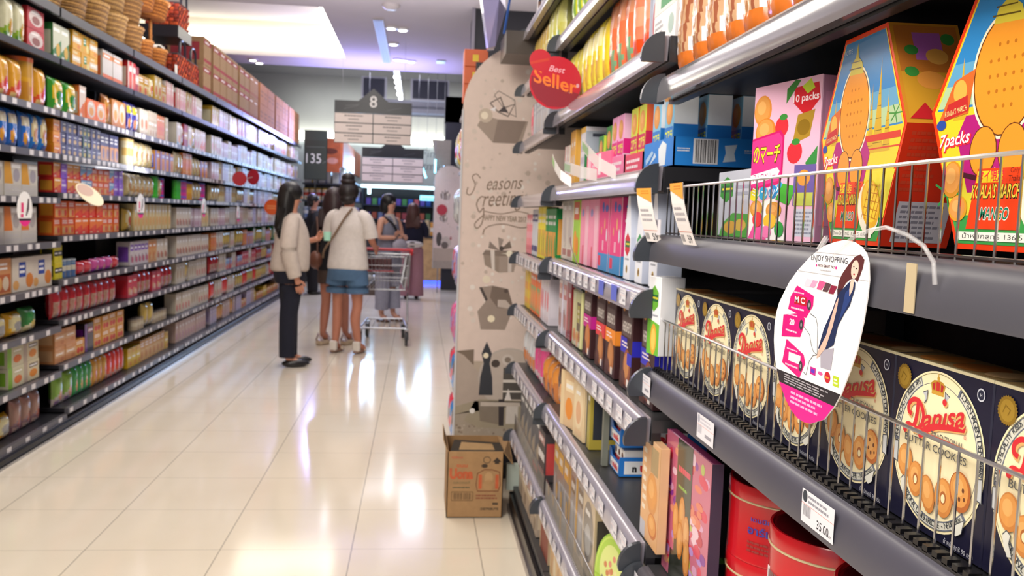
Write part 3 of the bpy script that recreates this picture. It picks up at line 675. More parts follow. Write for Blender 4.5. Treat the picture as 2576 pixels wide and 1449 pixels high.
for k, (y, z, r, h, c1, c2) in enumerate(bs):
    basket('wicker_basket', -2.27, y, z, r, .17, h, c1, c2, RL, '%s tan round wicker basket from left on the top shelf, lower tier' % ORD[k], G, 0)
    basket('wicker_basket', -2.27, y, z + h + .014, r, .16, h * .95, c2, c1, RL + .2, '%s tan round wicker basket from left on the top shelf, upper tier' % ORD[k], G, 0)
    if k in (0, 2, 3): basket('wicker_basket', -2.27, y, z + 2 * h + .022, r * .95, .15, h * .9, c1, c2, RL, '%s tan round wicker basket of the highest tier above shelves' % ORD[k], G, 0)
for k, (y, z, r) in enumerate(((7.46, 2.462, .15), (7.82, 2.462, .15), (7.46, 2.87, .14), (7.82, 2.87, .13))):
    basket('willow_basket', -2.25, y, z, r, .13, .15, 'c8843c', '94582a', RL + .3, ['pale willow handled basket beside orange woven baskets, lower near one', 'pale willow handled basket beside orange woven baskets, lower far one', 'pale willow handled basket set on top, nearer one', 'pale willow handled basket set on top, farther one'][k],
           'willow baskets with tall handles', 1, .06 * (k - 1), .26)
def woven(x, y, z, w_, d, h, lab, up=1):
    t = empty('woven_basket', (x, y, z), RL, lab, 'basket', 'orange red woven baskets')
    b = MB(); rr = random.Random(5)
    nx, nz = 9, 6
    for (o, u, n_) in (((-w_ / 2, 0, 0), (w_, 0, 0), nx), ((w_ / 2, 0, 0), (0, d, 0), 7), ((-w_ / 2, d, 0), (0, -d, 0), 7), ((w_ / 2, d, 0), (-w_, 0, 0), nx)):
        o, u = Vector(o), Vector(u); nr = u.cross(Vector((0, 0, 1))).normalized()
        for i in range(n_):
            for j in range(nz):
                g = .006 * (1 if (i + j) % 2 else -1); a = o + u * (i / n_) + nr * (-g); c0, c1 = Vector((0, 0, h * (j + .06) / nz)), Vector((0, 0, h * (j + .94) / nz)); uu = u * (.92 / n_)
                q = [a + c0, a + uu + c0, a + uu + c1, a + c1]; m_ = sum(q, Vector()) / 4 + nr * .008
                cl = rr.choice(('c8481c', 'd85a20', 'b03a18', '8a2c14'))
                for k in range(4): b.face([q[k], q[(k + 1) % 4], m_], cl)
    b.box(-w_ / 2 + .012, w_ / 2 - .012, .012, d - .012, .005, h - .01, '3a1810'); b.build('basket_body', WICK, t)
    b = MB(); b.tube([(-w_ / 2, 0, h), (w_ / 2, 0, h), (w_ / 2, d, h), (-w_ / 2, d, h)], .009, '3a2a2c', 6, closed=True); b.build('rim', WICK, t)
    for q in (0, d):
        b = MB(); s = 1
        b.tube([(-w_ * .28, q, h), (-w_ * .26, q, h + .10), (-w_ * .1, q, h + .135), (w_ * .1, q, h + .135), (w_ * .26, q, h + .10), (w_ * .28, q, h)], .011, '2c2c36', 6); b.build('handle', PLAST, t)
    return t
woven(-2.13, 8.36, 2.462, .34, .3, .2, 'orange red woven basket with dark handles, lower near one')
woven(-2.13, 8.74, 2.462, .34, .3, .2, 'orange red woven basket with dark handles, lower far one')
woven(-2.16, 8.52, 2.93, .34, .28, .2, 'orange red woven basket held high above the lower pair')
t = empty('basket_support', (-2.2, 8.2, 2.46), 0, 'dark display board behind the orange woven baskets', 'stand')
MB().box(-.28, .05, .10, .56, .365, .465, '1c1a20').box(-.255, -.235, .80, .82, .002, .4, '1c1a20').box(-.255, -.235, .5, .82, .38, .4, '1c1a20').build('board', DARK, t)
tag(MB().art([('r', 0, 0, 1, 1, 'e4dfc8')], (0, 0, 0), (0, .09, 0), (0, 0, .07)).box(-.004, 0, 0, .09, 0, .07, 'e4dfc8').build('paper_tag', PAPER, None, (-2.09, 6.27, 2.72)), 'small cream tag hanging on the wicker baskets', 'tag')
tag(MB().box(-.004, 0, 0, .06, 0, .08, 'e8e4d8').build('paper_tag', PAPER, None, (-2.10, 8.02, 2.462)), 'small white tag beside the willow baskets', 'tag')

# round advertising tags that clip to the shelf edges
def adtag(loc, r, lab, rot, small=True, tilt=0):
    """local: disc in the xz plane, front towards -y"""
    t = empty('shelf_tag', loc, 0, lab, 'advertising tag'); t.rotation_euler = (0, tilt, rot)
    b = MB(); n = 40
    ring = [(r * math.cos(2 * math.pi * k / n), r * math.sin(2 * math.pi * k / n)) for k in range(n)]
    if not small:      # a tilted oval, outline as (u, v) in the unit square
        O = [(.575, .006), (.73, .065), (.835, .155), (.90, .235), (.975, .365), (1.035, .485), (1.078, .63), (1.10, .75), (1.105, .83), (1.09, .91), (1.06, .955), (1.01, .985), (.93, 1.008), (.835, 1.015), (.72, 1.0), (.6, .975), (.45, .915), (.29, .825), (.19, .755), (.115, .68), (.055, .615), (.022, .55), (.008, .47), (.012, .385), (.035, .30), (.08, .22), (.15, .14), (.235, .07), (.32, .025), (.405, 0), (.49, -.004)]
        ring = [((u_ - .5) * 2 * r, (v_ - .5) * 2 * r) for u_, v_ in O]
    b.face([(x, 0, z) for x, z in ring], 'fdfdfd'); b.face([(x, .0012, z) for x, z in ring[::-1]], 'f4f4f4')
    for p, q in zip(ring, ring[1:] + ring[:1]): b.face([(q[0], 0, q[1]), (p[0], 0, p[1]), (p[0], .0012, p[1]), (q[0], .0012, q[1])], 'f4f4f4')
    def chord(z0, z1):
        pts = []
        for k in range(13):
            z = z0 + (z1 - z0) * k / 12; pts.append((math.sqrt(max(0, 1 - z * z)), z))
        return pts + [(-x, z) for x, z in pts[::-1]]
    U = lambda pts: [((x + 1) / 2, (z + 1) / 2) for x, z in pts]
    PK = 'f0108c'
    it = [('p', U(chord(-.999, -.68)), PK), ('p', U(chord(-.68, -.54)), '26222a')]
    if not small:
        it = [('p', [(.13, .155), (.835, .158)] + O[1:2] + O[:1] + O[:27:-1][:3] + [(.235, .07)], PK), ('p', [(.082, .225), (.135, .155), (.835, .158), (.895, .232)], '26222a'), ('tl', .20, .165, .80, .22, 4, 'a8a4ac'), ('tl', .30, .06, .70, .14, 3, 'f8b0d8'),
               ('l', [(.51, .94), (1.05, .94)], .0003, 'b8b8c0'), ('l', [(.30, .825), (1.1, .825)], .0003, 'b8b8c0'), ('t', .67, .895, .032, 'ENJOY SHOPPING', '4a4a58', {'w': .42}), ('t', .645, .862, .016, 'WITH SMART PAY', '6a4a58', {'w': .2, 'b': .01}), ('e', .53, .868, .008, .008, PK, 8), ('e', .76, .868, .008, .008, PK, 8), ('tl', .58, .84, .71, .852, 1, 'b8b8c0'),
               ('p', [(.39, .745), (.46, .745), (.50, .785), (.42, .79)], 'ecd4e4'), ('p', [(.46, .745), (.52, .745), (.56, .785), (.50, .785)], 'e0a0c4'), ('p', [(.55, .74), (.61, .74), (.66, .785), (.58, .79)], 'e05a90'), ('p', [(.62, .735), (.68, .735), (.72, .78), (.66, .785)], '5a4048'), ('p', [(.69, .73), (.75, .73), (.79, .775), (.72, .775)], '8a2440')]
        for P5, eye, big, c1 in (([(.195, .595), (.44, .57), (.52, .645), (.52, .70), (.30, .74), (.22, .67)], (.47, .645), 'M C', 'b8202c'), ([(.125, .425), (.38, .455), (.42, .52), (.425, .565), (.375, .59), (.135, .555)], (.385, .525), '20', None), ([(.155, .275), (.40, .225), (.465, .32), (.44, .365), (.20, .42)], (.41, .295), '20', 'f0ecee')):
            it.append(('p', P5, 'e0107c')); gx = sum(p[0] for p in P5) / len(P5) - .02; gy = sum(p[1] for p in P5) / len(P5)
            if c1: it.append(('r', gx - .07, gy - .02, gx + .09, gy + .03, c1))
            it += [('t', gx + (0 if big == 'M C' else -.03), gy - .008, .034, big, 'fbe8f0', {'w': .13 if big == 'M C' else .07, 'b': .03}), ('tl', gx - .11, gy - .055, gx + .08, gy - .035, 1, 'fbd0e4'), ('tl', gx - .10, gy + .04, gx + .06, gy + .055, 1, 'fbd0e4'), ('e', eye[0], eye[1], .025, .03, '3a3a3e', 14), ('e', eye[0], eye[1], .010, .013, '9a9aa0', 10)]
        it += [('l', [(.495, .60), (.565, .585), (.592, .54), (.595, .50), (.605, .39)], .0004, '50505c'), ('l', [(.42, .52), (.5, .485), (.53, .43), (.56, .40), (.605, .39)], .0004, '50505c'), ('l', [(.45, .27), (.485, .26), (.515, .34), (.56, .38), (.605, .39)], .0004, '50505c')]
        # the printed figure: hair, dress, arm, legs
        it += [('p', [(.64, .42), (.795, .455), (.775, .335), (.655, .33)], 'aaa6b6'),
               ('p', [(.955, .935), (1.01, .95), (1.05, .925), (1.04, .885), (1.02, .85), (.995, .81), (.96, .83), (.92, .82), (.88, .80), (.845, .765), (.79, .755), (.80, .80), (.83, .84), (.89, .89)], '5a2a2c'), ('p', [(.85, .77), (.79, .76), (.80, .70), (.78, .62), (.74, .55), (.80, .60), (.84, .68)], '3a2430'),
               ('p', [(.84, .76), (.92, .81), (.975, .81), (.975, .775), (.935, .69), (.885, .645), (.825, .575), (.79, .47), (.71, .435), (.615, .425), (.665, .535), (.755, .655), (.79, .72)], '1c2c54'), ('p', [(.88, .75), (.93, .78), (.94, .72), (.87, .64), (.83, .60), (.86, .68)], '28407c'),
               ('p', [(.93, .82), (.965, .82), (.955, .77), (.925, .735), (.92, .77)], 'e8c4b4'), ('e', .962, .872, .037, .048, 'ebc8b8', 18, -.35), ('p', [(.815, .725), (.785, .69), (.735, .59), (.70, .51), (.615, .41), (.60, .37), (.63, .385), (.70, .44), (.765, .56), (.80, .655)], 'e4b8a8'),
               ('e', .95, .885, .007, .004, '3a2024', 8), ('e', .98, .878, .007, .004, '3a2024', 8), ('e', .957, .848, .010, .005, 'b04048', 8),
               ('r', .535, .275, .60, .315, 'c8208c'), ('r', .545, .285, .59, .305, '5a3ac0'), ('e', .655, .298, .03, .010, 'e85a9c', 10), ('e', .74, .292, .034, .030, 'c02030', 18), ('tl', .715, .28, .765, .30, 1, 'f0a040'), ('r', .805, .262, .87, .315, 'b8d02c'), ('tl', .815, .27, .86, .305, 2, 'f4f8e0')]
    else: it += [('r', .25, .4, .42, .68, 'e83a7c'), ('r', .22, .26, .4, .36, 'e83a7c'), ('p', [(.7, .8), (.8, .8), (.78, .5), (.62, .3), (.55, .3), (.64, .55)], '5a4850')]
    b.art(it, (-r, 0, -r), (2 * r, 0, 0), (0, 0, 2 * r), 0, .0003, .00003); b.build('tag_disc', PLAST, t)
    b = MB(); b.tube([(0, .004, r * .9), (0, .012, r + .004), (.0, .058 if small else .012, r + .006)], .003, 'd8d8dc', 6); b.build('clip_arm', CLEAR, t); return t
for k, (y, z, lab) in enumerate(((4.887, 1.30, 'small white and pink round tag in front of the white cracker cartons'), (6.834, 1.33, 'small white and pink round tag between beige and cream boxes'), (8.78, 1.33, 'small pale round tag beyond the pink blue tubes'), (10.4, 1.27, 'smallest pale round tag far down the left aisle'))):
    adtag((-2.03, y, z), .09, lab, RL)
a_ = Vector((.72, 0, -.69)).normalized(); v_ = Vector((-.333, .943, 0)); n_ = -v_ * .36 + Vector((.69, 0, .72)) * .93; n_ = (n_ - a_ * n_.dot(a_)).normalized(); m_ = n_.cross(a_)
t = empty('shelf_tag', (0, 0, 0), 0, 'cream oval tag tilted out from the shelf of red packs', 'advertising tag'); t.matrix_world = Matrix.Translation((-1.98, 5.66, 1.39)) @ Matrix((a_, m_, n_)).transposed().to_4x4()
MB().loft([(0, 0, 0, .092, .082), (0, 0, .004, .092, .082)], 'ece0c0', 26).art([('e', .32, .5, .24, .3, 'c8a898')], (-.1, -.1, .0045), (.2, 0, 0), (0, .2, 0)).build('tag_disc', PLAST, t)
MB().tube([(0, 0, -.001), (-.06, 0, -.10)], .003, 'c8c8cc', 5).build('clip_arm', PLAST, t)
def disc(name, loc, r, col, rot, lab, items=(), m=PLAST, tilt=0, arm=None):
    b = MB(); n = 30; ring = [(r * math.cos(2 * math.pi * k / n), r * math.sin(2 * math.pi * k / n)) for k in range(n)]
    b.face([(x, 0, z) for x, z in ring], col); b.face([(x, .003, z) for x, z in ring[::-1]], col)
    for p, q in zip(ring, ring[1:] + ring[:1]): b.face([(q[0], 0, q[1]), (p[0], 0, p[1]), (p[0], .003, p[1]), (q[0], .003, q[1])], col)
    b.art(items, (-r, 0, -r), (2 * r, 0, 0), (0, 0, 2 * r))
    o = b.build(name, m, None, loc, (0, tilt, rot)); tag(o, lab, 'advertising tag')
    if arm: MB().tube([(0, .006, 0), arm], .003, 'c8c8cc', 5).build('clip_arm', PLAST, o).rotation_euler = (0, 0, -rot)
    return o
disc('shelf_tag', (-1.98, 10.2, 1.66), .078, 'a81c28', .3, 'dark red round tag of a pair, left and lower one', arm=(-.11, 0, -.03)); disc('shelf_tag', (-1.87, 10.4, 1.69), .085, 'b01c2c', -.5, 'dark red round tag of a pair, right and higher one', arm=(-.22, 0, -.06))
disc('shelf_tag', (-1.93, 12.1, 1.36), .1, 'e05a1c', 0, 'orange round tag beside the black haired woman', [('tl', .2, .35, .8, .65, 2, 'f0a060')])
# ------------------------------------------------------------ goods on the right side
def rgood(me, name, cat, label, y, z, xf=.475, rz=0, group=None, tilt=0):
    o = put(me, name, None, (xf, y, z), (tilt, 0, RR + rz)); return tag(o, label, cat, group)
def bis(cx, cy, rx, ry, c='c8803c', rot=0):
    """a printed biscuit"""
    return [('e', cx, cy, rx, ry, c, 18, rot), ('e', cx - rx * .06, cy + ry * .08, rx * .84, ry * .84, 'd8954c', 18, rot), ('e', cx - rx * .15, cy + ry * .2, rx * .5, ry * .45, 'e2a862', 14, rot)]
def ringb(cx, cy, rx, ry): return bis(cx, cy, rx, ry) + [('e', cx, cy, rx * .34, ry * .34, 'a8602a'), ('e', cx, cy - ry * .04, rx * .22, ry * .22, 'ece0b4')]
def arctext(s, cx, cy, rx, ry, a0, a1, h, col, W, H, op=None, flip=False):
    it = []; n = len(s)
    for i, ch in enumerate(s):
        if ch == ' ': continue
        a = math.radians(a0 + (a1 - a0) * (i + .5) / n); x, y = cx + rx * math.cos(a), cy + ry * math.sin(a)
        tx, ty = -rx * W * math.sin(a), ry * H * math.cos(a); s_ = 1 if flip else -1
        an = math.atan2(s_ * ty, s_ * tx); it.append(('t', x, y, h, ch, col, dict(rot=an, **(op or {}))))
    return it
# Danish butter cookie boxes
def danisa():
    w_, h, d = .1535, .161, .06
    n = 26; seal = []
    for k in range(2 * n):
        a = math.pi * k / n; r = .083 if k % 2 else .074; seal.append((.125 + r * math.cos(a), .872 + r * math.sin(a) * w_ / h))
    CR = 'efe4bd'; ox, oy, RX, RY = .51, .503, .473, .459
    it = [('e', ox, oy, RX, RY, CR, 60), ('e', ox, oy, RX * .975, RY * .975, '8a8256', 60), ('e', ox, oy, RX * .965, RY * .965, CR, 60),
          ('e', ox, oy, RX * .855, RY * .855, '5c6068', 56), ('e', ox, oy, RX * .847, RY * .847, CR, 56)]
    band = lambda a0, a1, r0, r1: [(ox + r * RX * math.cos(math.radians(a)), oy + r * RY * math.sin(math.radians(a))) for r, seq in ((r1, range(a0, a1 + 1, 4)), (r0, range(a1, a0 - 1, -4))) for a in seq]
    for a0, a1 in ((-4, 64), (116, 184)): it += [('p', band(a0, a1, .85, .965), '6a7080'), ('p', band(a0 + 1, a1 - 3, .865, .95), 'd3d2c6')]
    it += [('p', band(222, 318, .85, .965), '6a7080'), ('p', band(223, 315, .865, .95), 'd3d2c6')]
    it += arctext('COPENHAGEN DENMARK', ox, oy, RX * .885, RY * .885, 62, -4, .038, '30363f', w_, h, {'b': .006})
    it += arctext('DANISH SPECIALITY FOODS APS', ox, oy, RX * .885, RY * .885, 184, 118, .034, '30363f', w_, h)
    it += arctext('ORIGINAL DANISH RECIPE - NETTO 90g', ox, oy, RX * .93, RY * .93, 226, 314, .034, '30363f', w_, h, {}, True)
    for x, y, s_ in ((.345, .815, 1), (.615, .835, -1)): it += [('p', [(x, y), (x + .05 * s_, y + .02), (x + .045 * s_, y - .035), (x + .02 * s_, y - .06), (x + .025 * s_, y - .02)], 'b8bcc4'), ('l', [(x, y), (x + .05 * s_, y + .02), (x + .045 * s_, y - .035), (x + .02 * s_, y - .06)], .0005, '50545c')]
    for x in (.075, .945): it += [('p', [(x - .025, .46), (x + .025, .47), (x + .03, .34), (x - .02, .35)], 'c4c8cc'), ('l', [(x - .025, .46), (x + .025, .47), (x + .03, .34), (x - .02, .35), (x - .025, .46)], .0005, '444a54')]
    cx_ = .49
    it += [('p', [(cx_ - .06, .835), (cx_ - .075, .885), (cx_ - .045, .905), (cx_, .91), (cx_ + .045, .905), (cx_ + .075, .885), (cx_ + .06, .835)], 'b8892c'), ('p', [(cx_ - .05, .85), (cx_ - .058, .885), (cx_ - .03, .895), (cx_ - .03, .85)], 'b02a2c'), ('p', [(cx_ - .018, .85), (cx_ - .018, .90), (cx_ + .018, .90), (cx_ + .018, .85)], 'c0302c'), ('p', [(cx_ + .05, .85), (cx_ + .058, .885), (cx_ + .03, .895), (cx_ + .03, .85)], 'b02a2c'),
           ('r', cx_ - .062, .825, cx_ + .062, .845, 'c89a3c'), ('e', cx_, .92, .014, .014, 'c89a3c', 8), ('r', cx_ - .004, .925, cx_ + .004, .95, 'c89a3c')]
    # script lettering rising to the right, outlined
    for dx_, dy_, c, bo, lw in ((.008, -.008, 'd9a76a', .040, .0034), (0, 0, 'cf2a35', .014, .0023)):
        A = lambda P: [(x + dx_, y + dy_) for x, y in P]
        it += [('l', bez(A([(.175, .555), (.19, .59), (.225, .60), (.29, .585), (.345, .61), (.37, .665), (.355, .72), (.31, .755), (.25, .755), (.205, .72), (.205, .68), (.24, .665)])), lw, c), ('l', bez(A([(.305, .745), (.30, .68), (.285, .62), (.25, .575)])), lw * 1.15, c),
               ('e', .178 + dx_, .56 + dy_, .022, .02, c, 10), ('t', .575 + dx_, .655 + dy_, .128, 'anısa', c, {'b': bo, 'sh': .15, 'w': .41, 'slope': .27}), ('e', .578 + dx_, .80 + dy_, .022, .02, c, 10),
               ('p', A([(.33, .555), (.355, .60), (.42, .64), (.52, .668), (.65, .685), (.77, .69), (.80, .715), (.785, .675), (.65, .655), (.53, .635), (.44, .60), (.385, .56), (.345, .54)]), c)]
    it += [('t', .795, .64, .022, '®', 'cf2a35', {}), ('t', .625, .572, .045, 'TRADITIONAL', '57585a', {'w': .33, 'b': .004}), ('t', .505, .50, .046, 'BUTTER COOKIES', '57585a', {'w': .64, 'b': .006})]
    it += bis(.205, .375, .082, .10) + ringb(.335, .295, .082, .105) + bis(.475, .245, .07, .11, 'c07a38', .3) + ringb(.635, .27, .09, .112) + bis(.79, .35, .10, .112, 'b0622a', .2)
    it += [('e', .765, .39, .012, .014, '6a3a1c', 8), ('e', .82, .365, .012, .014, '6a3a1c', 8), ('e', .79, .31, .012, .014, '6a3a1c', 8), ('e', .755, .335, .01, .012, '6a3a1c', 8), ('e', .835, .32, .01, .012, '6a3a1c', 8)]
    it += [('p', [(.17, .25), (.20, .28), (.235, .265), (.225, .22), (.255, .16), (.22, .15), (.185, .20)], 'd8d8d0'), ('l', [(.17, .25), (.20, .28), (.235, .265), (.225, .22), (.255, .16)], .0005, '50545c'),
           ('p', [(.72, .13), (.80, .18), (.85, .21), (.83, .13), (.78, .10)], 'dcdcd4'), ('l', [(.72, .13), (.80, .18), (.85, .21), (.83, .13)], .0005, '50545c')]
    it += [('p', seal, '86681c'), ('e', .125, .872, .058, .057, '9c7c2a', 20), ('l', [(.09, .857), (.11, .897), (.15, .877), (.13, .847)], .0006, '7c5f18'),
           ('e', .90, .905, .036, .036, 'c8ccd8', 20), ('e', .90, .905, .028, .028, '20243c', 16), ('t', .90, .895, .02, 'H', 'c8ccd8', {}),
           ('t', .80, .022, .028, 'น้ำหนักสุทธิ 90 กรัม', 'b8bac8', {'w': .28})]
    b = MB(); b.box(-w_ / 2, w_ / 2, 0, d, 0, h, '14142e', .0013, 0, 'a08458')
    b.art([('e', .25, .5, .16, .4, 'c8803c'), ('e', .6, .5, .18, .38, 'b06a30'), ('e', .85, .5, .12, .35, 'd8b080')], (-w_ / 2, 0, h), (w_, 0, 0), (0, d, 0))
    b.box(-w_ / 2, w_ / 2, -.0003, .0022, h - .0024, h + .0003, 'cfc6a4')
    b.art(it, (-w_ / 2, 0, 0), (w_, 0, 0), (0, 0, h), 0, .0003, .00003)
    return b.data('cookie_box', mat('coated_card', .38, coat=.18))
D_ = danisa()
dn = ['square dark blue butter cookie box cut off by the frame, closest to viewer', 'dark blue butter cookie box with seal at the right edge of view', 'dark blue butter cookie box fully seen right of the hanging tag', 'dark blue butter cookie box peeking out right behind the hanging tag', 'dark blue butter cookie box mostly hidden behind the hanging tag',
      'dark blue butter cookie box just left of the hanging tag', 'second dark blue butter cookie box from left in fenced row', 'leftmost dark blue butter cookie box in the fenced row']
for k in range(8):
    rgood(D_, 'cookie_box', 'cookie box', dn[k], .4555 + .1545 * k, 1.067, .4785, group='butter cookie boxes behind the wire fence')

# tall gift cartons behind the upper fence: outline widest at mid height
def travel_box():
    h, d = .235, .075
    P = [(-.062, 0), (.062, 0), (.108, .125), (.052, h), (-.052, h), (-.108, .125)]
    b = MB(); OR = 'e23c12'
    b.face([(x, 0, z) for x, z in P], OR); b.face([(x, d, z) for x, z in P[::-1]], OR)
    sc_ = [OR, 'c8321a', 'c88a2a', OR, 'c88a2a', 'c8321a']
    for k in range(6):
        p, q = P[k], P[(k + 1) % 6]; b.face([(p[0], 0, p[1]), (p[0], d, p[1]), (q[0], d, q[1]), (q[0], 0, q[1])], sc_[k])
    W, H = .216, h
    u = lambda x, z: ((x + .108) / W, z / H)
    s_ = lambda f: [u(x * f, (z - h / 2) * f + h / 2) for x, z in P]
    Q = s_(.955); top = [u(.0995, .125), u(.048, .2295), u(-.048, .2295), u(-.0995, .125)]
    it = [('p', Q, 'ecc62c'), ('p', top, '2d7fc0'), ('p', [u(.0955, .132), u(.080, .165), u(-.080, .165), u(-.0955, .132)], '5c9cc4'), ('p', [u(.0985, .127), u(.0895, .146), u(-.0895, .146), u(-.0985, .127)], 'a8c49a'),
          ('p', [u(-.0585, .005), u(.0585, .005), u(.07, .03), u(-.07, .03)], '3a9a4a'), ('p', [u(-.07, .03), u(.07, .03), u(.09, .08), u(-.09, .08)], 'd8cc3a')]
    # golden spires and palms behind
    for x, z0, z1, w_ in ((.045, .10, .20, .013), (.028, .10, .175, .009), (.066, .10, .165, .009), (-.068, .115, .17, .009)):
        it.append(('p', [u(x - w_, z0), u(x + w_, z0), u(x + w_ * .5, z0 + (z1 - z0) * .35), u(x + w_ * .15, z0 + (z1 - z0) * .7), u(x, z1), u(x - w_ * .15, z0 + (z1 - z0) * .7), u(x - w_ * .5, z0 + (z1 - z0) * .35)], 'c8a22c'))
        for q in range(5): it.append(('l', [u(x - w_ * (.8 - q * .15), z0 + (z1 - z0) * (.1 + q * .13)), u(x + w_ * (.8 - q * .15), z0 + (z1 - z0) * (.1 + q * .13))], .0004, '7c6418'))
    for a in range(6): it.append(('l', [u(.083, .137), u(.083 + .014 * math.cos(a), .137 + .010 * math.sin(a))], .0008, '3a8a3c'))
    it += [('p', [u(.012, .112), u(.098, .112), u(.096, .119), u(.012, .119)], 'c83a2c'), ('l', [u(.012, .104), u(.098, .104)], .0008, 'c83a2c')]
    # large plain biscuit, pagoda hat shape and magenta cloth in place of a figure
    it += [('p', [u(-.052, .05), u(.012, .05), u(.03, .10), u(.016, .118), u(-.06, .118), u(-.07, .10)], 'a81c74'),
           ('e', *u(-.016, .148), .040 / W, .054 / H, 'f2e6c8', 30), ('e', *u(-.016, .148), .0375 / W, .0515 / H, '5a2c14', 30), ('e', *u(-.016, .148), .0362 / W, .0500 / H, 'e0912c', 30),
           *[('e', u(-.016 + .009 * a_, 0)[0], u(0, .148 + .013 * b_)[1], .008, .008, 'b06a1c', 7) for a_ in (-2, -1, 0, 1, 2) for b_ in (-2, -1, 0, 1, 2) if abs(a_) + abs(b_) < 4], ('e', *u(-.036, .085), .0165 / W, .022 / H, '5a2c14', 20), ('e', *u(-.036, .085), .0155 / W, .021 / H, 'e0912c', 20), ('e', *u(-.002, .085), .0165 / W, .022 / H, '5a2c14', 20), ('e', *u(-.002, .085), .0155 / W, .021 / H, 'e0912c', 20),
           ('p', [u(-.034, .192), u(.002, .190), u(-.003, .203), u(-.013, .210), u(-.016, .226), u(-.020, .211), u(-.030, .204)], 'c8b83c'), ('l', [u(-.036, .199), u(-.004, .197)], .0007, '5a4a14'), ('l', [u(-.032, .206), u(-.008, .205)], .0006, '5a4a14'),
           ('l', [u(-.06, .066), u(-.02, .058), u(.02, .066)], .0022, '4a1c2c'), ('p', [u(-.028, .061), u(-.02, .051), u(-.012, .061), u(-.02, .071)], 'e8e04c')]
    it += [('t', u(-.040, .217)[0], u(-.040, .217)[1], .022, 'LOTTE', 'cfe0ee', {'w': .09})]
    # side panel with biscuits
    it += [('p', [u(-.096, .115), u(-.058, .12), u(-.052, .158), u(-.078, .15)], 'c8642c'), ('e', *u(-.07, .14), .04, .045, 'e0a84a'), ('p', [u(-.09, .115), u(-.058, .122), u(-.06, .136), u(-.085, .13)], 'b82c2c'), ('t', *u(-.074, .121), .022, "KOALA'S MARCH", 'e8d890', {'w': .13, 'slope': .14}),
           ('t', *u(-.072, .092), .052, '7packs', 'e22c3c', {'w': .19, 'b': .05, 'sh': .2, 'slope': .08}), ('t', *u(-.073, .093), .05, '7packs', 'fbe8ee', {'w': .18, 'b': .012, 'sh': .2, 'slope': .08}), ('e', *u(-.092, .112), .03, .02, '2a4a9c')]
    for a in range(7): it.append(('l', [u(-.078, .05), u(-.078 + .016 * math.cos(a), .055 + .022 * math.sin(a))], .001, '2c8a44'))
    it += bis(*u(-.072, .062), .06, .07, 'c8882c') + bis(*u(-.062, .036), .055, .05, 'd89a2c')
    it += [('p', [u(-.05, .018), u(.012, .018), u(.02, .07), u(-.040, .07)], 'e04018'), ('p', [u(-.041, .058), u(-.01, .058), u(-.01, .068), u(-.04, .068)], 'e8d02c'), ('t', *u(-.024, .0595), .034, 'タイ限定', 'e0283c', {'w': .14, 'b': .02}),
           ('t', *u(.006, .0655), .02, 'Only in', '5a2418', {'w': .07}), ('t', *u(.006, .0585), .022, 'Thailand', '5a2418', {'w': .085}), ('t', *u(-.0165, .0445), .052, "KOALA'S MARCH", '3a2010', {'w': .275, 'b': .045, 'sh': .25}), ('t', *u(-.017, .0450), .050, "KOALA'S MARCH", 'e8d24a', {'w': .27, 'b': .012, 'sh': .25}),
           ('t', *u(-.017, .0265), .045, 'MANGO', 'f0f0e8', {'w': .16, 'b': .05, 'sh': .25}), ('t', *u(-.017, .0267), .044, 'MANGO', '1c7a5c', {'w': .155, 'b': .016, 'sh': .25}),
           ('e', *u(.036, .04), .115, .13, 'f0ead8', 24, .5), ('e', *u(.040, .045), .095, .12, 'e8b028', 22, .5), ('e', *u(.040, .047), .08, .10, 'f2cc3c', 20, .5)]
    for q in range(5): it += [('l', [u(.020 + q * .008, .028), u(.036 + q * .008, .066)], .0005, 'c88420'), ('l', [u(.022 + q * .003, .034 + q * .008), u(.058, .028 + q * .009)], .0005, 'c88420')]
    it += [('p', [u(-.057, .008), u(.046, .008), u(.049, .0155), u(-.060, .0155)], 'f0f0e8'), ('t', *u(-.008, .0098), .018, 'น้ำหนักสุทธิ 136.5 กรัม', '3c3c3c', {'w': .42})]
    b.art(it, (-.108, 0, 0), (W, 0, 0), (0, 0, H), 0, .0003, .00003)
    # slanted near side: biscuits and leaves; lower side: fine print
    o = Vector((.108, 0, .125)); ux = Vector((0, d, 0)); uy = Vector((.052 - .108, 0, h - .125))
    b.art([('r', .05, .04, .95, .97, 'c8942c'), ('r', .05, .5, .95, .97, 'b8702c'), ('r', .3, .62, .7, .9, 'a860b0'), ('e', .6, .66, .16, .08, 'd8a04a'), ('e', .45, .42, .2, .09, 'd89040'), ('e', .25, .72, .1, .05, '3a8a3c'), ('e', .8, .84, .1, .06, '3a8a3c'), ('e', .2, .5, .1, .05, '3a8a3c'), ('e', .75, .3, .07, .06, 'a8242c'), ('e', .6, .12, .22, .08, 'd8a04a'), ('p', [(.05, .04), (.45, .04), (.3, .2)], 'b8242c')], o, ux, uy)
    o = Vector((.062, 0, 0)); uy = Vector((.046, 0, .125))
    b.art([('tl', .1, .45, .6, .95, 9, 'b84028'), ('r', .15, .04, .9, .38, 'b8b8c4'), ('tl', .2, .06, .85, .36, 7, '7a7a88')], o, ux, uy)
    return b.data('snack_gift_box', GLOSSY)
TB = travel_box()
for y, z, rz, l in ((.965, 1.332, -.05, 'orange edged six-sided snack carton standing beside the pink carton'), (.698, 1.335, .10, 'orange edged six-sided snack carton cut by the right edge'), (.86, 1.335, .0, 'orange edged six-sided carton standing deeper, in shadow between two others'), (.70, 1.335, -.05, 'orange edged six-sided carton deepest on the shelf behind the rest')):
    deep = 'deep' in l; rgood(TB, 'snack_gift_box', 'snack box', l, y + (.0 if not deep else .02), z, .487 if not deep else .60 + (.09 if 'deepest' in l else 0), rz, 'six-sided mango snack cartons')
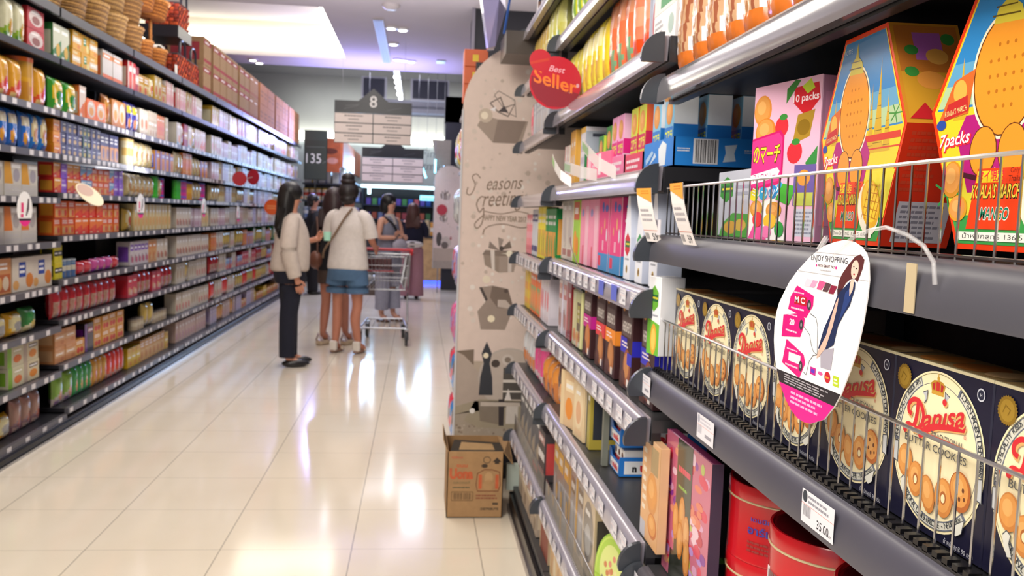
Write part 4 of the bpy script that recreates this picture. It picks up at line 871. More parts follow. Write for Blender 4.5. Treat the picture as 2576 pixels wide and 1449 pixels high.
def pinkbox():
    w_, h, d = .15, .215, .055; it = [('r', 0, 0, 1, 1, 'e4b4d0'), ('p', [(0, .0), (.6, 0), (.4, .28), (0, .2)], 'f0eef0'), ('p', [(0, 0), (.3, 0), (.16, .17)], 'e858a0')]
    it += bis(.14, .84, .14, .1, 'd88a3c') + bis(.2, .70, .16, .09, 'd08030') + [('p', [(.62, .95), (.95, .96), (.98, .86), (.8, .76), (.6, .86)], 'c8202c'), ('p', [(.5, .86), (.7, .99), (.62, 1), (.5, .95)], '3a7a34'), ('p', [(.72, .95), (.84, .99), (.9, .93), (.8, .90)], 'b8d03a'), ('t', .78, .86, .045, '10 packs', 'f4dce4', {'w': .36, 'b': .02})]
    it += [('p', [(.62, .60), (.86, .64), (.92, .80), (.68, .78)], 'a8842c'), ('e', .77, .70, .09, .05, '8a6a1c'), ('e', .45, .72, .10, .065, 'd0303c'), ('e', .47, .78, .06, .02, '3a8a3a'), ('e', .66, .55, .11, .07, 'd0303c'), ('e', .67, .615, .06, .02, '3a8a3a'), ('p', [(.82, .48), (.98, .58), (.98, .48), (.9, .42)], '3a8a44')]
    it += [('p', [(-.0, .66), (.44, .70), (.5, .66), (.5, .40), (.46, .36), (0, .31)], 'c81c6c'), ('p', [(-.0, .645), (.42, .685), (.475, .65), (.475, .41), (.44, .38), (0, .33)], 'e43a8c'), ('t', .24, .50, .105, 'のマーチ', '5a3a10', {'w': .44, 'b': .05, 'sh': .1}), ('t', .24, .505, .10, 'のマーチ', 'e8dc3a', {'w': .42, 'b': .015, 'sh': .1}),
           ('p', [(.0, .36), (.42, .40), (.46, .44), (.42, .465), (0, .42)], 'f4ecf2'), ('t', .22, .385, .045, 'ストロベリー', 'b84888', {'w': .36, 'b': .01, 'slope': .05}), ('e', .07, .29, .07, .04, 'e8dc3a'), ('e', .22, .30, .07, .045, '3aa8dc'), ('e', .37, .31, .07, .045, '2a88cc'), ('e', .48, .33, .05, .04, '3aa8dc'), ('t', .26, .285, .05, 'ミリーパック', 'f0f4f8', {'w': .44, 'b': .02}),
           ('p', [(.42, .26), (.62, .22), (.72, .34), (.52, .36)], '4aa83c'), ('r', .68, .22, .98, .47, '6a5aa0'), ('r', .70, .22, .96, .30, 'b8c05a'), ('e', .82, .39, .09, .05, 'd09040'), ('r', .70, .03, 1, .2, 'c4c8d8'), ('tl', .72, .04, .98, .19, 6, '8c90a4')]
    it += bis(.12, .20, .1, .055, 'c8942c') + bis(.4, .19, .12, .055, 'c8942c') + [('e', .15, .13, .08, .05, 'd83a44'), ('e', .35, .12, .1, .05, 'e8b83c'), ('e', .3, .05, .08, .04, 'e878b0'), ('e', .5, .07, .07, .05, '3a9a4a')]
    return carton(w_, h, d, 'dcaac8', it, [('r', .1, .1, .9, .9, 'd898c0')], (), .001, 'c890b4').data('snack_carton', GLOSSY)
rgood(pinkbox(), 'snack_carton', 'snack carton', 'pink strawberry snack carton with yellow lettering behind the wire fence', 1.185, 1.33, .492, .22)
def hexlogo(cx, cy, r, rh, c, c2='2c6a3c'): return [('p', [(cx - r, cy + rh * .5), (cx, cy + rh), (cx + r, cy + rh * .5), (cx + r, cy - rh * .5), (cx, cy - rh), (cx - r, cy - rh * .5)], c), ('r', cx - r * .95, cy - rh * .22, cx + r * .95, cy + rh * .3, c2), ('tl', cx - r * .7, cy - rh * .1, cx + r * .9, cy + rh * .2, 1, 'e8d83c')]
def leafbox(w_, h, d, c, nm='leaf'):
    return carton(w_, h, d, 'b8bccc', hexlogo(.28, .72, .2, .2, c) + [('p', [(.1, 0), (1, 0), (1, .34), (.5, .36), (.2, .2)], '4a9a3c'), ('e', .45, .14, .2, .1, 'c89a3c'), ('e', .75, .18, .16, .09, 'c8a848'), ('tl', .55, .6, .95, .8, 2, 'a0a4b8')], [('r', .1, .1, .9, .9, 'b8bccc')], (), .001, 'b0b4c8').data('snack_carton', PRINT)
rgood(leafbox(.15, .105, .07, '3a8a3a'), 'snack_carton', 'snack carton', 'pale blue carton with green leaf emblem behind the upper fence', 1.395, 1.33, .50)
# tall white gable packs left of it
def gable(c, low='e4e8f4'):
    w_, h, d = .062, .205, .05; b = MB()
    P = [(-w_ / 2, 0), (w_ / 2, 0), (w_ / 2, .095), (.006, h), (-.006, h), (-w_ / 2, .095)]
    b.face([(x, 0, z) for x, z in P], low); b.face([(x, d, z) for x, z in P[::-1]], low)
    for k in range(6):
        p, q = P[k], P[(k + 1) % 6]; b.face([(p[0], 0, p[1]), (p[0], d, p[1]), (q[0], d, q[1]), (q[0], 0, q[1])], 'ccd4ea')
    b.art(hexlogo(.5, .38, .36, .13, c) + [('e', .5, .11, .14, .045, 'c8b070'), ('e', .5, .11, .09, .03, '7a5a3a'), ('tl', .2, .2, .8, .24, 1, 'a8acb8')], (-w_ / 2, 0, 0), (w_, 0, 0), (0, 0, h))
    return b.data('snack_pack', PRINT)
for y, z, c, l, x in ((1.975, 1.218, 'c83040', 'tall white gable pack with a red hexagon emblem', .468), (1.865, 1.218, '3a9a5c', 'tall white gable pack with a green emblem beside the red one', .468), (1.755, 1.218, '5aa83a', 'white gable pack with lime emblem at the middle bay end', .47)): rgood(gable(c), 'snack_pack', 'snack pack', l, y, z, x)
def gmini(): return carton(.055, .15, .05, 'eceef4', hexlogo(.5, .72, .34, .17, '6ab03a') + [('p', [(0, 0), (1, 0), (1, .4), (0, .46)], '6cba3c'), ('e', .55, .2, .26, .2, 'e0a83c'), ('e', .55, .2, .18, .14, 'f0c860'), ('tl', .15, .48, .85, .53, 1, 'a8acb8')], (), (), .001).data('snack_pack', PRINT)
rgood(gmini(), 'snack_pack', 'snack pack', 'white and green snack pack leaning left of the cookie boxes', 1.665, 1.095, .452, .15)
# orange wafer-stick bags on the upper near shelf
def stickbag(k):
    rr = random.Random(k); it = [('r', 0, 0, 1, .22, 'd8742a'), ('tl', .08, .03, .92, .2, 3, 'ecc0a0')]
    for q in range(5):
        x = -.1 + q * .24; c = ('8a4a34', 'e4e0ea', 'b07a50', '9a5a40', 'dcd8e4')[q]; it.append(('p', [(x, .22), (x + .13, .22), (x + .42, .95), (x + .29, .95)], c))
    return pouch(.085, .2, .045, 'c8a07c', it, 16, 24).data('wafer_stick_bag', FILM)
SB = [stickbag(1), stickbag(2)]
for k in range(7): rgood(SB[k % 2], 'wafer_stick_bag', 'snack bag', ['%s orange and brown wafer stick bag from left on the upper near shelf' % ORD[j] for j in range(7)][6 - k], 1.13 + k * .086, 1.621, .472, .05 * (-1) ** k, 'wafer stick bags on the upper near shelf')
# red round tins, two high
def tin(r, h, ph):
    b = MB(); n = 36; RD = 'c01420'; vs = []
    b.lathe([(.001, 0), (r, 0), (r, .004), (r * .985, .008), (r * .985, h * .78)], RD, n)
    b.lathe([(r * .985, h * .78), (r * 1.005, h * .785), (r * 1.005, h * .80), (r * .985, h * .81)], 'c8b890', n)
    b.lathe([(r * .995, h * .81), (r, h * .83), (r, h * .975), (r * .985, h), (r * .95, h), (r * .93, h * .975), (r * .90, h * .972), (.001, h * .972)], [RD, RD, RD, RD, RD, '7a1018', '5c0c14'], n)
    rd = r * .985 + .0006
    def wrap(items, a0, wd, z0, hh):
        t = MB(); t.art(items, (0, 0, 0), (wd, 0, 0), (0, 0, hh))
        for f, c in zip(t.f, t.c):
            P_ = [t.v[i] for i in f]; b.face([((rd - p[1] * 1.5) * math.cos(a0 + p[0] / rd), (rd - p[1] * 1.5) * math.sin(a0 + p[0] / rd), z0 + p[2]) for p in P_], c)
    wrap([('e', .1, .5, .06, .3, 'd8962c', 12), ('e', .17, .58, .06, .3, 'e0a83c', 12), ('e', .25, .42, .065, .26, 'eab84a', 12), ('r', .36, .1, .52, .75, 'e8e0dc'), ('r', .365, .38, .515, .73, '4a8cc0'), ('r', .365, .12, .515, .38, '3a6a34'), ('e', .44, .3, .04, .12, '8a1c20', 10)], ph, r * 2.6, .01, h * .72)
    wrap([('t', .5, .5, .17, 'อาร์เซนอล', '2a2a9c', {'w': .8, 'b': .03}), ('t', .45, .78, .10, 'เดนนิช คุกกี้', '3434a8', {'w': .6, 'b': .02}), ('tl', .1, .08, .6, .36, 3, '8c0c14')], ph + 3.5, r * 1.1, h * .1, h * .6)
    wrap([('r', 0, 0, 1, 1, 'dcd4dc'), ('bar', .1, .15, .9, .95, '44404c')], ph + 5.2, r * .5, h * .1, h * .42)
    return b.data('cookie_tin', mat('red_tin', .22, coat=.5))
TN = [tin(.098, .124, 3.4), tin(.098, .124, 2.0)]
tins = [(1.40, .625, 0, 'far left stack of the cookie tins, lower'), (1.40, .625, 1, 'left stack of tins, upper one with blue lettering'), (1.165, .60, 0, 'second stack from left, lower'), (1.165, .60, 1, 'second stack from left, upper one with dark lid'), (.965, .60, 0, 'third stack from left, lower'), (.965, .60, 1, 'third stack from left, upper with bar code'), (.765, .60, 0, 'stack closest to viewer, lower'), (.765, .60, 1, 'stack closest to viewer, upper')]
for k, (y, x, q, l) in enumerate(tins):
    o = put(TN[(k // 2) % 2], 'cookie_tin', None, (x, y, .682 + q * .125), (0, 0, [2.6, 2.9, 3.0, 2.0, 0, 1.5, 1, 2][k])); tag(o, 'red round cookie tin, ' + l, 'cookie tin', 'red cookie tins under the cookie boxes')
# flat magenta tin and tan box beside the red tins
mg = [('r', 0, 0, 1, 1, 'c86a88')]; rr = random.Random(4)
for k in range(95): mg.append(('e', .08 + .84 * rr.random(), .06 + .88 * rr.random(), rr.uniform(.04, .08), rr.uniform(.02, .045), rr.choice(('d83a5c', 'e8c4d8', '8a3a9c', 'b8c060', 'e89a80', 'd8a0c8', 'c02848', 'e07a60', 'b890d8')), 10))
mg += [('r', .28, .0, .62, 1, '3c4234'), ('p', [(.18, .0), (.72, .0), (.64, .2), (.2, .2)], '2a2e26'), ('t', .45, .76, .07, 'Fruit', 'c83a54', {'w': .28, 'b': .03}), ('tl', .33, .66, .58, .7, 1, '8ab84a')]
for k, (x, y) in enumerate(((.3, .42), (.44, .5), (.55, .4), (.42, .32), (.58, .25))): mg += bis(x, y, .07, .13, 'c87a2c')
b = carton(.25, .27, .02, 'a8487c', [i if i[0] != 't' else ('tl', .32, .76, .6, .84, 1, 'e04a64') for i in mg], [('r', 0, 0, 1, 1, '4a4458')], (), .003, '6a6080')
rgood(b.data('gift_tin', GLOSSY), 'gift_tin', 'gift tin', 'tall flowered magenta tin picturing finger biscuits beside red tins', 1.535, .682, .492, .02)
b = carton(.13, .205, .018, 'd8b088', [('p', [(0, .9), (1, 1), (1, 0), (0, 0)], 'd8a878'), ('tl', .08, .25, .28, .9, 7, 'ece4d4')] + bis(.62, .5, .3, .2, 'd09050') + bis(.7, .2, .25, .12, 'c07030') + [('r', .5, .7, .9, .95, 'a89068'), ('r', 0, 0, .3, .16, 'b8b8c4')], (), (), .001)
rgood(b.data('biscuit_box', PRINT), 'biscuit_box', 'biscuit box', 'tan biscuit box standing left of the flowered magenta tin', 1.682, .7175, .466, .0)
# blue display trays with hazelnut snacks
def tray(y, z, x, lab):
    t = empty('display_tray', (x, y, z), RR, lab, 'display tray', 'blue hazelnut snack display trays')
    b = MB(); w_, d, h = .12, .22, .08; B_ = '2878d0'
    b.box(-w_ / 2, w_ / 2, 0, d, 0, .004, B_)
    prf = [(-w_ / 2, 0), (w_ / 2, 0), (w_ / 2, .045), (w_ / 2 - .02, .035), (-w_ / 2 + .04, .035), (-w_ / 2 + .025, .05), (-w_ / 2, .05)]
    b.face([(p[0], -.0005, p[1]) for p in prf], B_); b.face([(p[0], .002, p[1]) for p in prf[::-1]], '1c50a0')
    for sx_ in (-1, 1): b.box(sx_ * w_ / 2 - .0012, sx_ * w_ / 2 + .0012, 0, d, 0, h * .6, B_)
    b.box(-w_ / 2, w_ / 2, d - .002, d, 0, h * .88, '1c4ca8'); b.box(-w_ / 2 + .03, w_ / 2 - .03, d - .0021, d + .0002, h * .9, h * 1.0, '1c4ca8')
    b.art([('r', .14, .08, .92, .56, 'f0f0f4'), ('t', .25, .17, .22, 'n', '1c1c22', {'b': .06}), ('t', .60, .17, .3, 'utella', 'd42c38', {'b': .05, 'w': .52})], (-w_ / 2, -.0006, 0), (w_, 0, 0), (0, 0, .05), 0, .0004)
    b.art([('r', .04, .05, .96, .98, 'f0f0f4') if 0 else ('r', .06, .12, .9, .8, 'e8eaf0'), ('t', .2, .26, .36, 'n', '1c1c22', {'b': .06}), ('t', .55, .26, .48, 'utella', 'd42c38', {'b': .05, 'w': .55})], (w_ / 2 + .0013, 0, 0), (0, d * .85, 0), (0, 0, h * .6), 0, .0004)
    b.build('tray', PRINT, t)
    for k in range(3):
        q = carton(.032, .056, .17, 'e8e4e0', [('r', 0, .1, 1, .5, 'c83038'), ('e', .5, .72, .3, .14, '6a4030')], [('r', .1, .1, .9, .6, 'c83038')], (), .001)
        q.build('snack_pack', PRINT, t, (-.035 + k * .035, .012, .006))
    return t
tray(2.19, .717, .51, 'blue hazelnut snack tray on the shelf, lower of two'); tray(2.19, .79, .51, 'blue hazelnut snack tray stacked upon the other, upper of two')

# the other goods: y centre from far to near, price rails hide their feet
def simple(desc, kind, shape, w_, h, d, t, cols, **k):
    return proto('R' + desc, '%s %s %g %g %g|%s|%s|%s' % (kind, shape, w_, h, d, desc, t, cols))
def RRUN(bay, z, y, n, pr, xf=.478, gap=.002, st=1, rz=0, dirn=-1):
    me, w_, h, d, kind, desc = pr; hs = RB[bay][2]; lv = len(hs) - 1 - hs.index(min(hs, key=lambda q: abs(q - z)))
    where = 'right side\'s %s bay, %s shelf down' % (bay, ORD[lv])
    for k in range(n):
        for q in range(st):
            put_goods(me, NAMES[kind][0], NAMES[kind][1], desc, xf + rn.uniform(0, .004), y - w_ / 2, z + .001 + q * (h + .001), RR + rz + rn.uniform(-.02, .02), where, '' if st == 1 else ('lower', 'upper', 'top')[q])
        y -= w_ + gap
    return y
S = simple
z = 1.70
y = RRUN('middle', z, 2.99, 3, S('yellow crisps bag', 'bag', 'p', .075, .19, .05, 'dg', 'dcd040 e8dc60 d8a0a0 e8c848'))
y = RRUN('middle', z, y, 4, S('yellow pink wafer bag', 'bag', 'p', .075, .2, .05, 'vs', 'e8d84a c8a0a8 d8b848 f0e8b0'))
y = RRUN('middle', z, y, 1, S('yellow labelled packet', 'bag', 'p', .085, .2, .05, 'rc', 'e4c83a e8d030 e0b838 e8d858'))
y = RRUN('middle', z, y, 3, S('orange crackers bag', 'bag', 'p', .09, .22, .05, 'lp', 'e4744a d8906c e84820 7aa880'))
y = RRUN('middle', z, y, 2, S('orange leaf snack bag', 'bag', 'p', .085, .23, .05, 'st', 'e88060 e84c1c e0a080 7aa888'))
y = RRUN('middle', z, y, 2, S('silver blue box', 'box', 'b', .075, .192, .08, 'vs', 'a8b0c8 9098b0 a83a48 b0b8d0'))
tr = carton(.16, .193, .1, 'e8e6e8', [('r', 0, .36, 1, 1, 'd8dcd8'), ('r', .3, .4, 1, 1, '2c8a4c'), ('e', .7, .6, .25, .12, 'c89030'), ('tl', .05, .08, .45, .3, 4, 'a8a8b0'), ('e', .8, .18, .12, .1, 'a0b8b0')], [('tl', .1, .05, .9, .95, 14, '9a9a9c'), ('r', 0, 0, 1, .34, 'e8e6e8'), ('e', .6, .2, .2, .1, '9ab0a8')], (), .001)
rgood(tr.data('snack_carton', PRINT), 'snack_carton', 'snack carton', 'white tray carton with green packs at the end of the upper shelf', 1.785, 1.702, .478)
z = 1.95
y = RRUN('middle', z, 2.98, 6, S('tall yellow noodle bag', 'bag', 'p', .085, .24, .06, 'dg', 'd8d83c e8e858 8ab84a f0e8a0'))
y = RRUN('middle', z, y, 3, S('clear green snack bag', 'bag', 'p', .1, .22, .06, 'ov', 'b8b8c4 6a9a84 c8c8d0 a8b0b8'))
y = RRUN('far', 1.93, 3.95, 5, S('yellow lit snack bag', 'bag', 'p', .085, .2, .06, 'wn', 'd8b858 e8d890 d8a060 e0c848'))
y = RRUN('far', 1.93, y, 3, S('pale yellow snack bag', 'bag', 'p', .09, .22, .06, 'dg', 'd8d468 e0e088 a8c8a0 e8e090'))
y = RRUN('far', 2.17, 3.93, 6, S('dark blue packet', 'bag', 'p', .13, .2, .08, 'dg', '2c3c54 48607c 7a5a48 90a0b8'))
y = RRUN('far', 1.68, 3.96, 2, S('pink label packet', 'bag', 'p', .05, .17, .04, 'lp', 'e87a8c f0a0a8 d85a70 e8b0b8'))
y = RRUN('far', 1.68, y, 8, S('white tall pack', 'box', 'b', .05, .15, .06, 'vs', 'c8c8d0 9898a8 d8d0d0 a0a0b0'))
y = RRUN('middle', 1.455, 2.97, 2, S('slim pale box', 'box', 'b', .045, .13, .06, 'vs', 'd8d0cc e8b0b0 c8a8a0 e0d8d8'))
y = RRUN('middle', 1.455, y, 2, S('yellow side medicine box', 'box', 'b', .05, .17, .07, 'vs', 'e0a848 e8b050 d8c8c0 d8b080'))
mb = carton(.075, .16, .2, 'd8d4de', [('r', 0, .9, 1, 1, 'e0b040')] + [('r', .1 + .25 * (k % 4), .12 + .22 * (k // 4), .22 + .25 * (k % 4), .24 + .22 * (k // 4), ('a098c8', 'b89098')[k % 2]) for k in range(12)], [('r', 0, 0, 1, .92, 'a8b0c0')] + [('r', .1 + .3 * k, .82, .28 + .3 * k, .88, '3c4050') for k in range(3)], (), .001)
rgood(mb.data('biscuit_box', PRINT), 'biscuit_box', 'biscuit box', 'pale grey and white box with gold top beside the green packs', 2.62, 1.457, .475)
gb_ = lambda c, c2, c3: carton(.062, .12, .05, c, bis(.5, .7, .36, .2, 'd8902c') + [('r', .04, .18, .96, .46, c2), ('t', .5, .23, .16, 'コアラ', 'd8e03a', {'w': .8, 'b': .04}), ('r', .1, .04, .9, .14, c3)], [('r', 0, .2, 1, .5, c2)], (), .001, c3)
KB = [(gb_('2c8a3c', '1c7a34', 'c8dc4a'), 2.43, .0, 'small green biscuit carton'), (gb_('2c8a3c', '1c7a34', 'c8dc4a'), 2.36, .02, 'taller green biscuit carton beside the pink one')]
for b_, y_, dz_, l in KB: rgood(b_.data('biscuit_carton', PRINT), 'biscuit_carton', 'biscuit carton', l + ' with yellow lettering', y_, 1.457 + dz_, .49 + dz_ * .3)
pk_ = gb_('e8a0d0', 'd81c80', 'f0c0dc'); rdk = gb_('c8d03a', 'c81c58', 'e86a3c'); blk = gb_('7ab8dc', '1c78cc', 'e8f0f8')
PKM, RDM, BLM = pk_.data('biscuit_carton', PRINT), rdk.data('biscuit_carton', PRINT), blk.data('biscuit_carton', PRINT)
# pink, red and blue cartons stand in their own low display trays
def dtray(y0, y1, z, hh, c, lab, xf=.485, bar=False):
    L = y1 - y0; d = .26; t = empty('display_tray', (xf, (y0 + y1) / 2, z), RR, lab, 'display tray')
    b = MB(); b.box(-L / 2, L / 2, 0, d, 0, .003, c); b.box(-L / 2, L / 2, 0, .003, 0, hh, c); b.box(L / 2 - .003, L / 2, 0, d, 0, hh, c); b.box(-L / 2, -L / 2 + .003, 0, d, 0, hh, c); b.box(-L / 2, L / 2, d - .003, d, 0, hh, c)
    if bar:
        b.art([('tl', .05, .5, .25, .65, 2, 'e0e8f4'), ('r', .30, .12, .68, .95, 'e8e8ec'), ('bar', .33, .16, .66, .92, '26262c'), ('p', [(.76, .2), (.96, .25), (.93, .5), (.97, .8), (.78, .75), (.8, .5)], 'c8d8e8')], (L / 2, 0, 0), (0, d * .5, 0), (0, 0, hh))
        b.art([('tl', .05, .5, .3, .65, 2, 'b8c8dc'), ('r', .40, .12, .8, .95, 'e8e8ec'), ('bar', .43, .16, .78, .92, '26262c')], (L / 2, d * .52, 0), (0, d * .46, 0), (0, 0, hh))
        b.art([('p', [(.55, .1), (.75, .1), (.78, .8), (.65, .95), (.52, .7)], 'e0e8f0'), ('p', [(.1, .2), (.35, .6), (.3, .7), (.08, .4)], 'a8c8e8'), ('p', [(.2, .15), (.45, .45), (.4, .6)], 'c8dcf0')], (-L / 2, 0, 0), (L, 0, 0), (0, 0, hh))
    else: b.art([('tl', .1, .2, .9, .8, 2, 'f0e0e8')], (-L / 2, 0, 0), (L, 0, 0), (0, 0, hh))
    b.build('tray', PRINT, t); return t
dtray(1.70, 1.93, 1.457, .058, '1f7fd6', 'blue card tray with a bar code at the middle bay end', bar=True)
dtray(2.12, 2.30, 1.457, .05, 'ec7aa8', 'pink card tray under the pink biscuit cartons')
dtray(1.94, 2.11, 1.457, .045, 'd83a5c', 'red card tray under the red biscuit cartons')
for k, (me, y_, x_, l) in enumerate(((PKM, 2.26, .49, 'pink biscuit carton in pink tray, left of two'), (PKM, 2.19, .49, 'pink biscuit carton in pink tray, right of two'), (RDM, 2.06, .492, 'red and yellow biscuit carton, left of two'), (RDM, 1.985, .492, 'red and yellow biscuit carton, right of two'),
        (BLM, 1.86, .492, 'blue biscuit carton in blue tray, left front'), (BLM, 1.765, .492, 'blue biscuit carton in blue tray, right front'), (BLM, 1.765, .56, 'blue biscuit carton in blue tray, second behind the front'), (BLM, 1.765, .63, 'blue biscuit carton in blue tray, third behind the front'))):
    rgood(me, 'biscuit_carton', 'biscuit carton', l, y_, 1.461 + (.028 if me != BLM else .022), x_)
tag(MB().loft([(0, 0, 0, .042, .042), (0, 0, .075, .042, .042)], '1c7a44', 22).loft([(0, 0, .0752, .040, .040), (0, 0, .078, .038, .038)], '2a8a54', 22).build('snack_canister', PLAST, None, (.50, 2.50, 1.457)), 'short green round canister standing left of the pink carton', 'canister')
b = carton(.2, .07, .08, 'f0709c', [('r', .05, .1, .2, .9, 'f0c0d4'), ('r', .5, .15, .62, .95, 'f4e0ea'), ('tl', .25, .2, .45, .8, 3, 'f4c8dc')], (), (), .001)
rgood(b.data('biscuit_box', PRINT), 'biscuit_box', 'biscuit box', 'long pink box lying slanted in front of pink cartons', 2.36, 1.457, .47, .12)
# shelf talkers: bent clear strips
def strip(y, z, dy_, dz_, c, lab, wd=.03):
    b = MB(); P_ = [(0, 0, 0), (-.03, -dy_ * .3, dz_ * .3), (-.045, -dy_ * .65, dz_ * .7), (-.05, -dy_, dz_)]
    n = len(P_)
    for p, q in zip(P_, P_[1:]):
        b.face([(p[0], p[1], p[2]), (q[0], q[1], q[2]), (q[0], q[1] + .004, q[2] + wd), (p[0], p[1] + .004, p[2] + wd)], 'e8e4e4')
        b.face([(p[0] + .0008, p[1], p[2]), (p[0] + .0008, p[1] + .004, p[2] + wd), (q[0] + .0008, q[1] + .004, q[2] + wd), (q[0] + .0008, q[1], q[2])], 'e0dce0')
    p, q = P_[2], P_[3]
    b.face([(p[0] - .001, p[1], p[2] + .004), (q[0] - .001, q[1], q[2] + .004), (q[0] - .001, q[1] + .004, q[2] + wd * .8), (p[0] - .001, p[1] + .004, p[2] + wd * .8)], c)
    return tag(b.build('shelf_talker', CLEARISH, None, (.44, y, z)), lab, 'shelf talker', 'bent clear shelf talkers')
strip(2.0, 1.44, -.16, .075, '8ac870', 'bent clear strip with green patch in front of the pink tray, higher one'); strip(2.22, 1.445, -.2, .03, '8ac870', 'bent clear strip with green patch in front of the pink tray, lower one'); strip(2.60, 1.44, -.05, .07, '8ac870', 'bent clear strip beside the green canister')
# 1.215 shelf
z = 1.215
y = RRUN('far', 1.19, 3.96, 3, S('pink pillar pack', 'box', 'b', .06, .17, .06, 'st', 'e88a98 d87080 e8a0b0 f0b8c0'))
y = RRUN('far', 1.19, y, 3, S('navy blue white pack', 'box', 'b', .06, .19, .06, 'st', 'c8ccd8 2c3278 c8ccd8 2c3278'))
y = RRUN('far', 1.19, y, 4, S('yellow green stick pack', 'box', 'b', .05, .2, .05, 'wn', 'e8d83a d8a84a 6a4a2c e8e040'))
y = RRUN('far', 1.19, y, 4, S('green orange stick box', 'box', 'b', .065, .192, .06, 'wn', '1c8a44 e0a048 e0902c 2a9a50'))
y = RRUN('middle', z, 2.985, 2, S('ivory tin with oval', 'gb', 'b', .11, .215, .06, 'ov', 'd8d0c8 c8c0b8 b0a8a8 9a2c34'))
y = RRUN('middle', z, y, 1, S('green orange fruit box', 'box', 'b', .12, .21, .06, 'lp', '9ac83c c85a2c e8962c e08a20'))
pk = [('r', 0, 0, 1, .24, '3c8cc8'), ('r', .05, .06, .3, .2, 'd83a5c'), ('e', .42, .88, .1, .07, '3858b8'), ('e', .75, .86, .14, .05, '3858b8'), ('e', .6, .65, .06, .08, 'e0a070'), ('e', .3, .55, .05, .06, 'e0a070'), ('e', .8, .5, .06, .09, 'd8d0e0'), ('r', .4, .28, .55, .42, 'e8b0c8'), ('r', .97, 0, 1, 1, 'f0dce4'), ('r', 0, 0, .02, 1, 'f0dce4')]
pm = [carton(.13, .188, .07, 'e04484', pk, [('r', 0, 0, 1, .25, '3c8cc8'), ('e', .5, .88, .38, .05, '3050b8'), ('e', .3, .7, .2, .05, 'f0e0e8'), ('e', .6, .3, .25, .08, 'e85a9c')], (), .0012, 'd83a80').data('biscuit_tin', PRINT), carton(.13, .188, .07, 'ec94b4', [('r', .6, 0, 1, .9, 'f0b8cc'), ('e', .3, .8, .12, .06, '8a90c8'), ('r', .35, .0, .45, .3, 'd84a5c')], (), (), .0012).data('biscuit_tin', PRINT)]
for k, (m_, y_, l) in enumerate(((pm[1], 2.575, 'pale pink biscuit box left of the bright pink ones'), (pm[1], 2.44, 'pale pink biscuit box directly beside the bright pink ones'), (pm[0], 2.30, 'bright pink biscuit box with blue base, left'), (pm[0], 2.155, 'bright pink biscuit box with blue base, right'))): rgood(m_, 'biscuit_box', 'biscuit box', l, y_, 1.217, .48)
# .965 shelf: dark brown chocolate boxes
y = RRUN('far', .955, 3.95, 3, S('yellow slim box', 'box', 'b', .06, .2, .06, 'st', 'd8b848 e0a048 d8983c e8c858'))
y = RRUN('far', .955, y, 5, S('orange green tall box', 'box', 'b', .06, .2, .06, 'wn', 'ec7a44 98a870 e88a58 f0905c'))
y = RRUN('far', .955, y, 4, S('white red rose box', 'box', 'b', .06, .19, .06, 'ov', 'd8d0dc e0d8e4 d85a68 d8c8d0'))
y = RRUN('middle', .965, 2.985, 2, S('white cherry box', 'gb', 'b', .075, .19, .06, 'lp', 'c8c4d4 c0404c 7a3438 b05060'))
y = RRUN('middle', .965, y, 1, S('dark red cherry box', 'gb', 'b', .08, .19, .06, 'vs', '8a2830 c84858 6a2028 a83a44'))
jm = MB(); jm.box(-.07, .07, .0, .1, 0, .17, 'cfcf98', .004, 0, '2c3430'); jm.box(-.072, .072, -.002, .102, .171, .186, '2c3430', .004)
jm.art([('r', .1, .1, .9, .95, 'd4d8a0'), ('r', .55, .3, .95, .8, '4a4c30'), ('r', .6, .45, .88, .75, 'a8a848'), ('tl', .62, .5, .86, .7, 2, 'e0dcb0'), ('e', .3, .2, .16, .12, 'd88a50'), ('e', .62, .15, .14, .14, 'e0a04c'), ('e', .85, .22, .12, .1, 'b06838'), ('p', [(.1, .95), (.4, .95), (.2, .3), (.1, .3)], 'e0e0b4')], (-.07, 0, 0), (.14, 0, 0), (0, 0, .17))
rgood(jm.data('cookie_jar', GLOSSY), 'cookie_jar', 'cookie jar', 'pale green square jar with dark lid left of brown boxes', 2.62, .967, .476)
def choc(c1, lab, y_, xf=.476, piece='a8642c', side=None):
    it = [('r', .1, .62, .88, .86, '5c4c4c'), ('t', .49, .675, .115, "HERSHEY'S", 'cfc8c4', {'w': .76, 'b': .03}), ('r', 0, .42, 1 if not side else .55, .6, c1), ('tl', .1, .48, .7, .56, 2, 'f0e0e4'), ('e', .2, .93, .1, .03, 'c8882c', 8), ('e', .6, .26, .32, .22, piece), ('e', .56, .28, .22, .15, 'c0804a'), ('e', .3, .12, .2, .1, '5c2c1c'), ('r', .62, .04, .8, .13, 'e4dcd8'), ('p', [(.0, .0), (.4, .0), (.2, .14), (0, .2)], '4a2418')]
    if side: it.append(('r', .6, .3, 1, .44, side))
    return rgood(carton(.11, .194, .055, '3a1c20', it, [('r', 0, .42, 1, .6, c1)], (), .001).data('chocolate_box', PRINT), 'chocolate_box', 'chocolate box', lab, y_, .967, xf, 0, 'dark brown chocolate cookie boxes')
choc('c0208c', 'dark brown chocolate box with a magenta band', 2.45, piece='c8702c'); choc('d83a44', 'dark brown chocolate box with a red band', 2.27); choc('e88a2a', 'dark brown chocolate box with an orange band', 2.145); choc('2c2cb8', 'dark brown chocolate box with blue band behind fence end', 1.975, side='2c2cb8', piece='8a4a34'); choc('2c2cb8', 'dark brown chocolate box with blue band nearest the cookie boxes', 1.80, .48, '7a3c30', '2c2cb8')
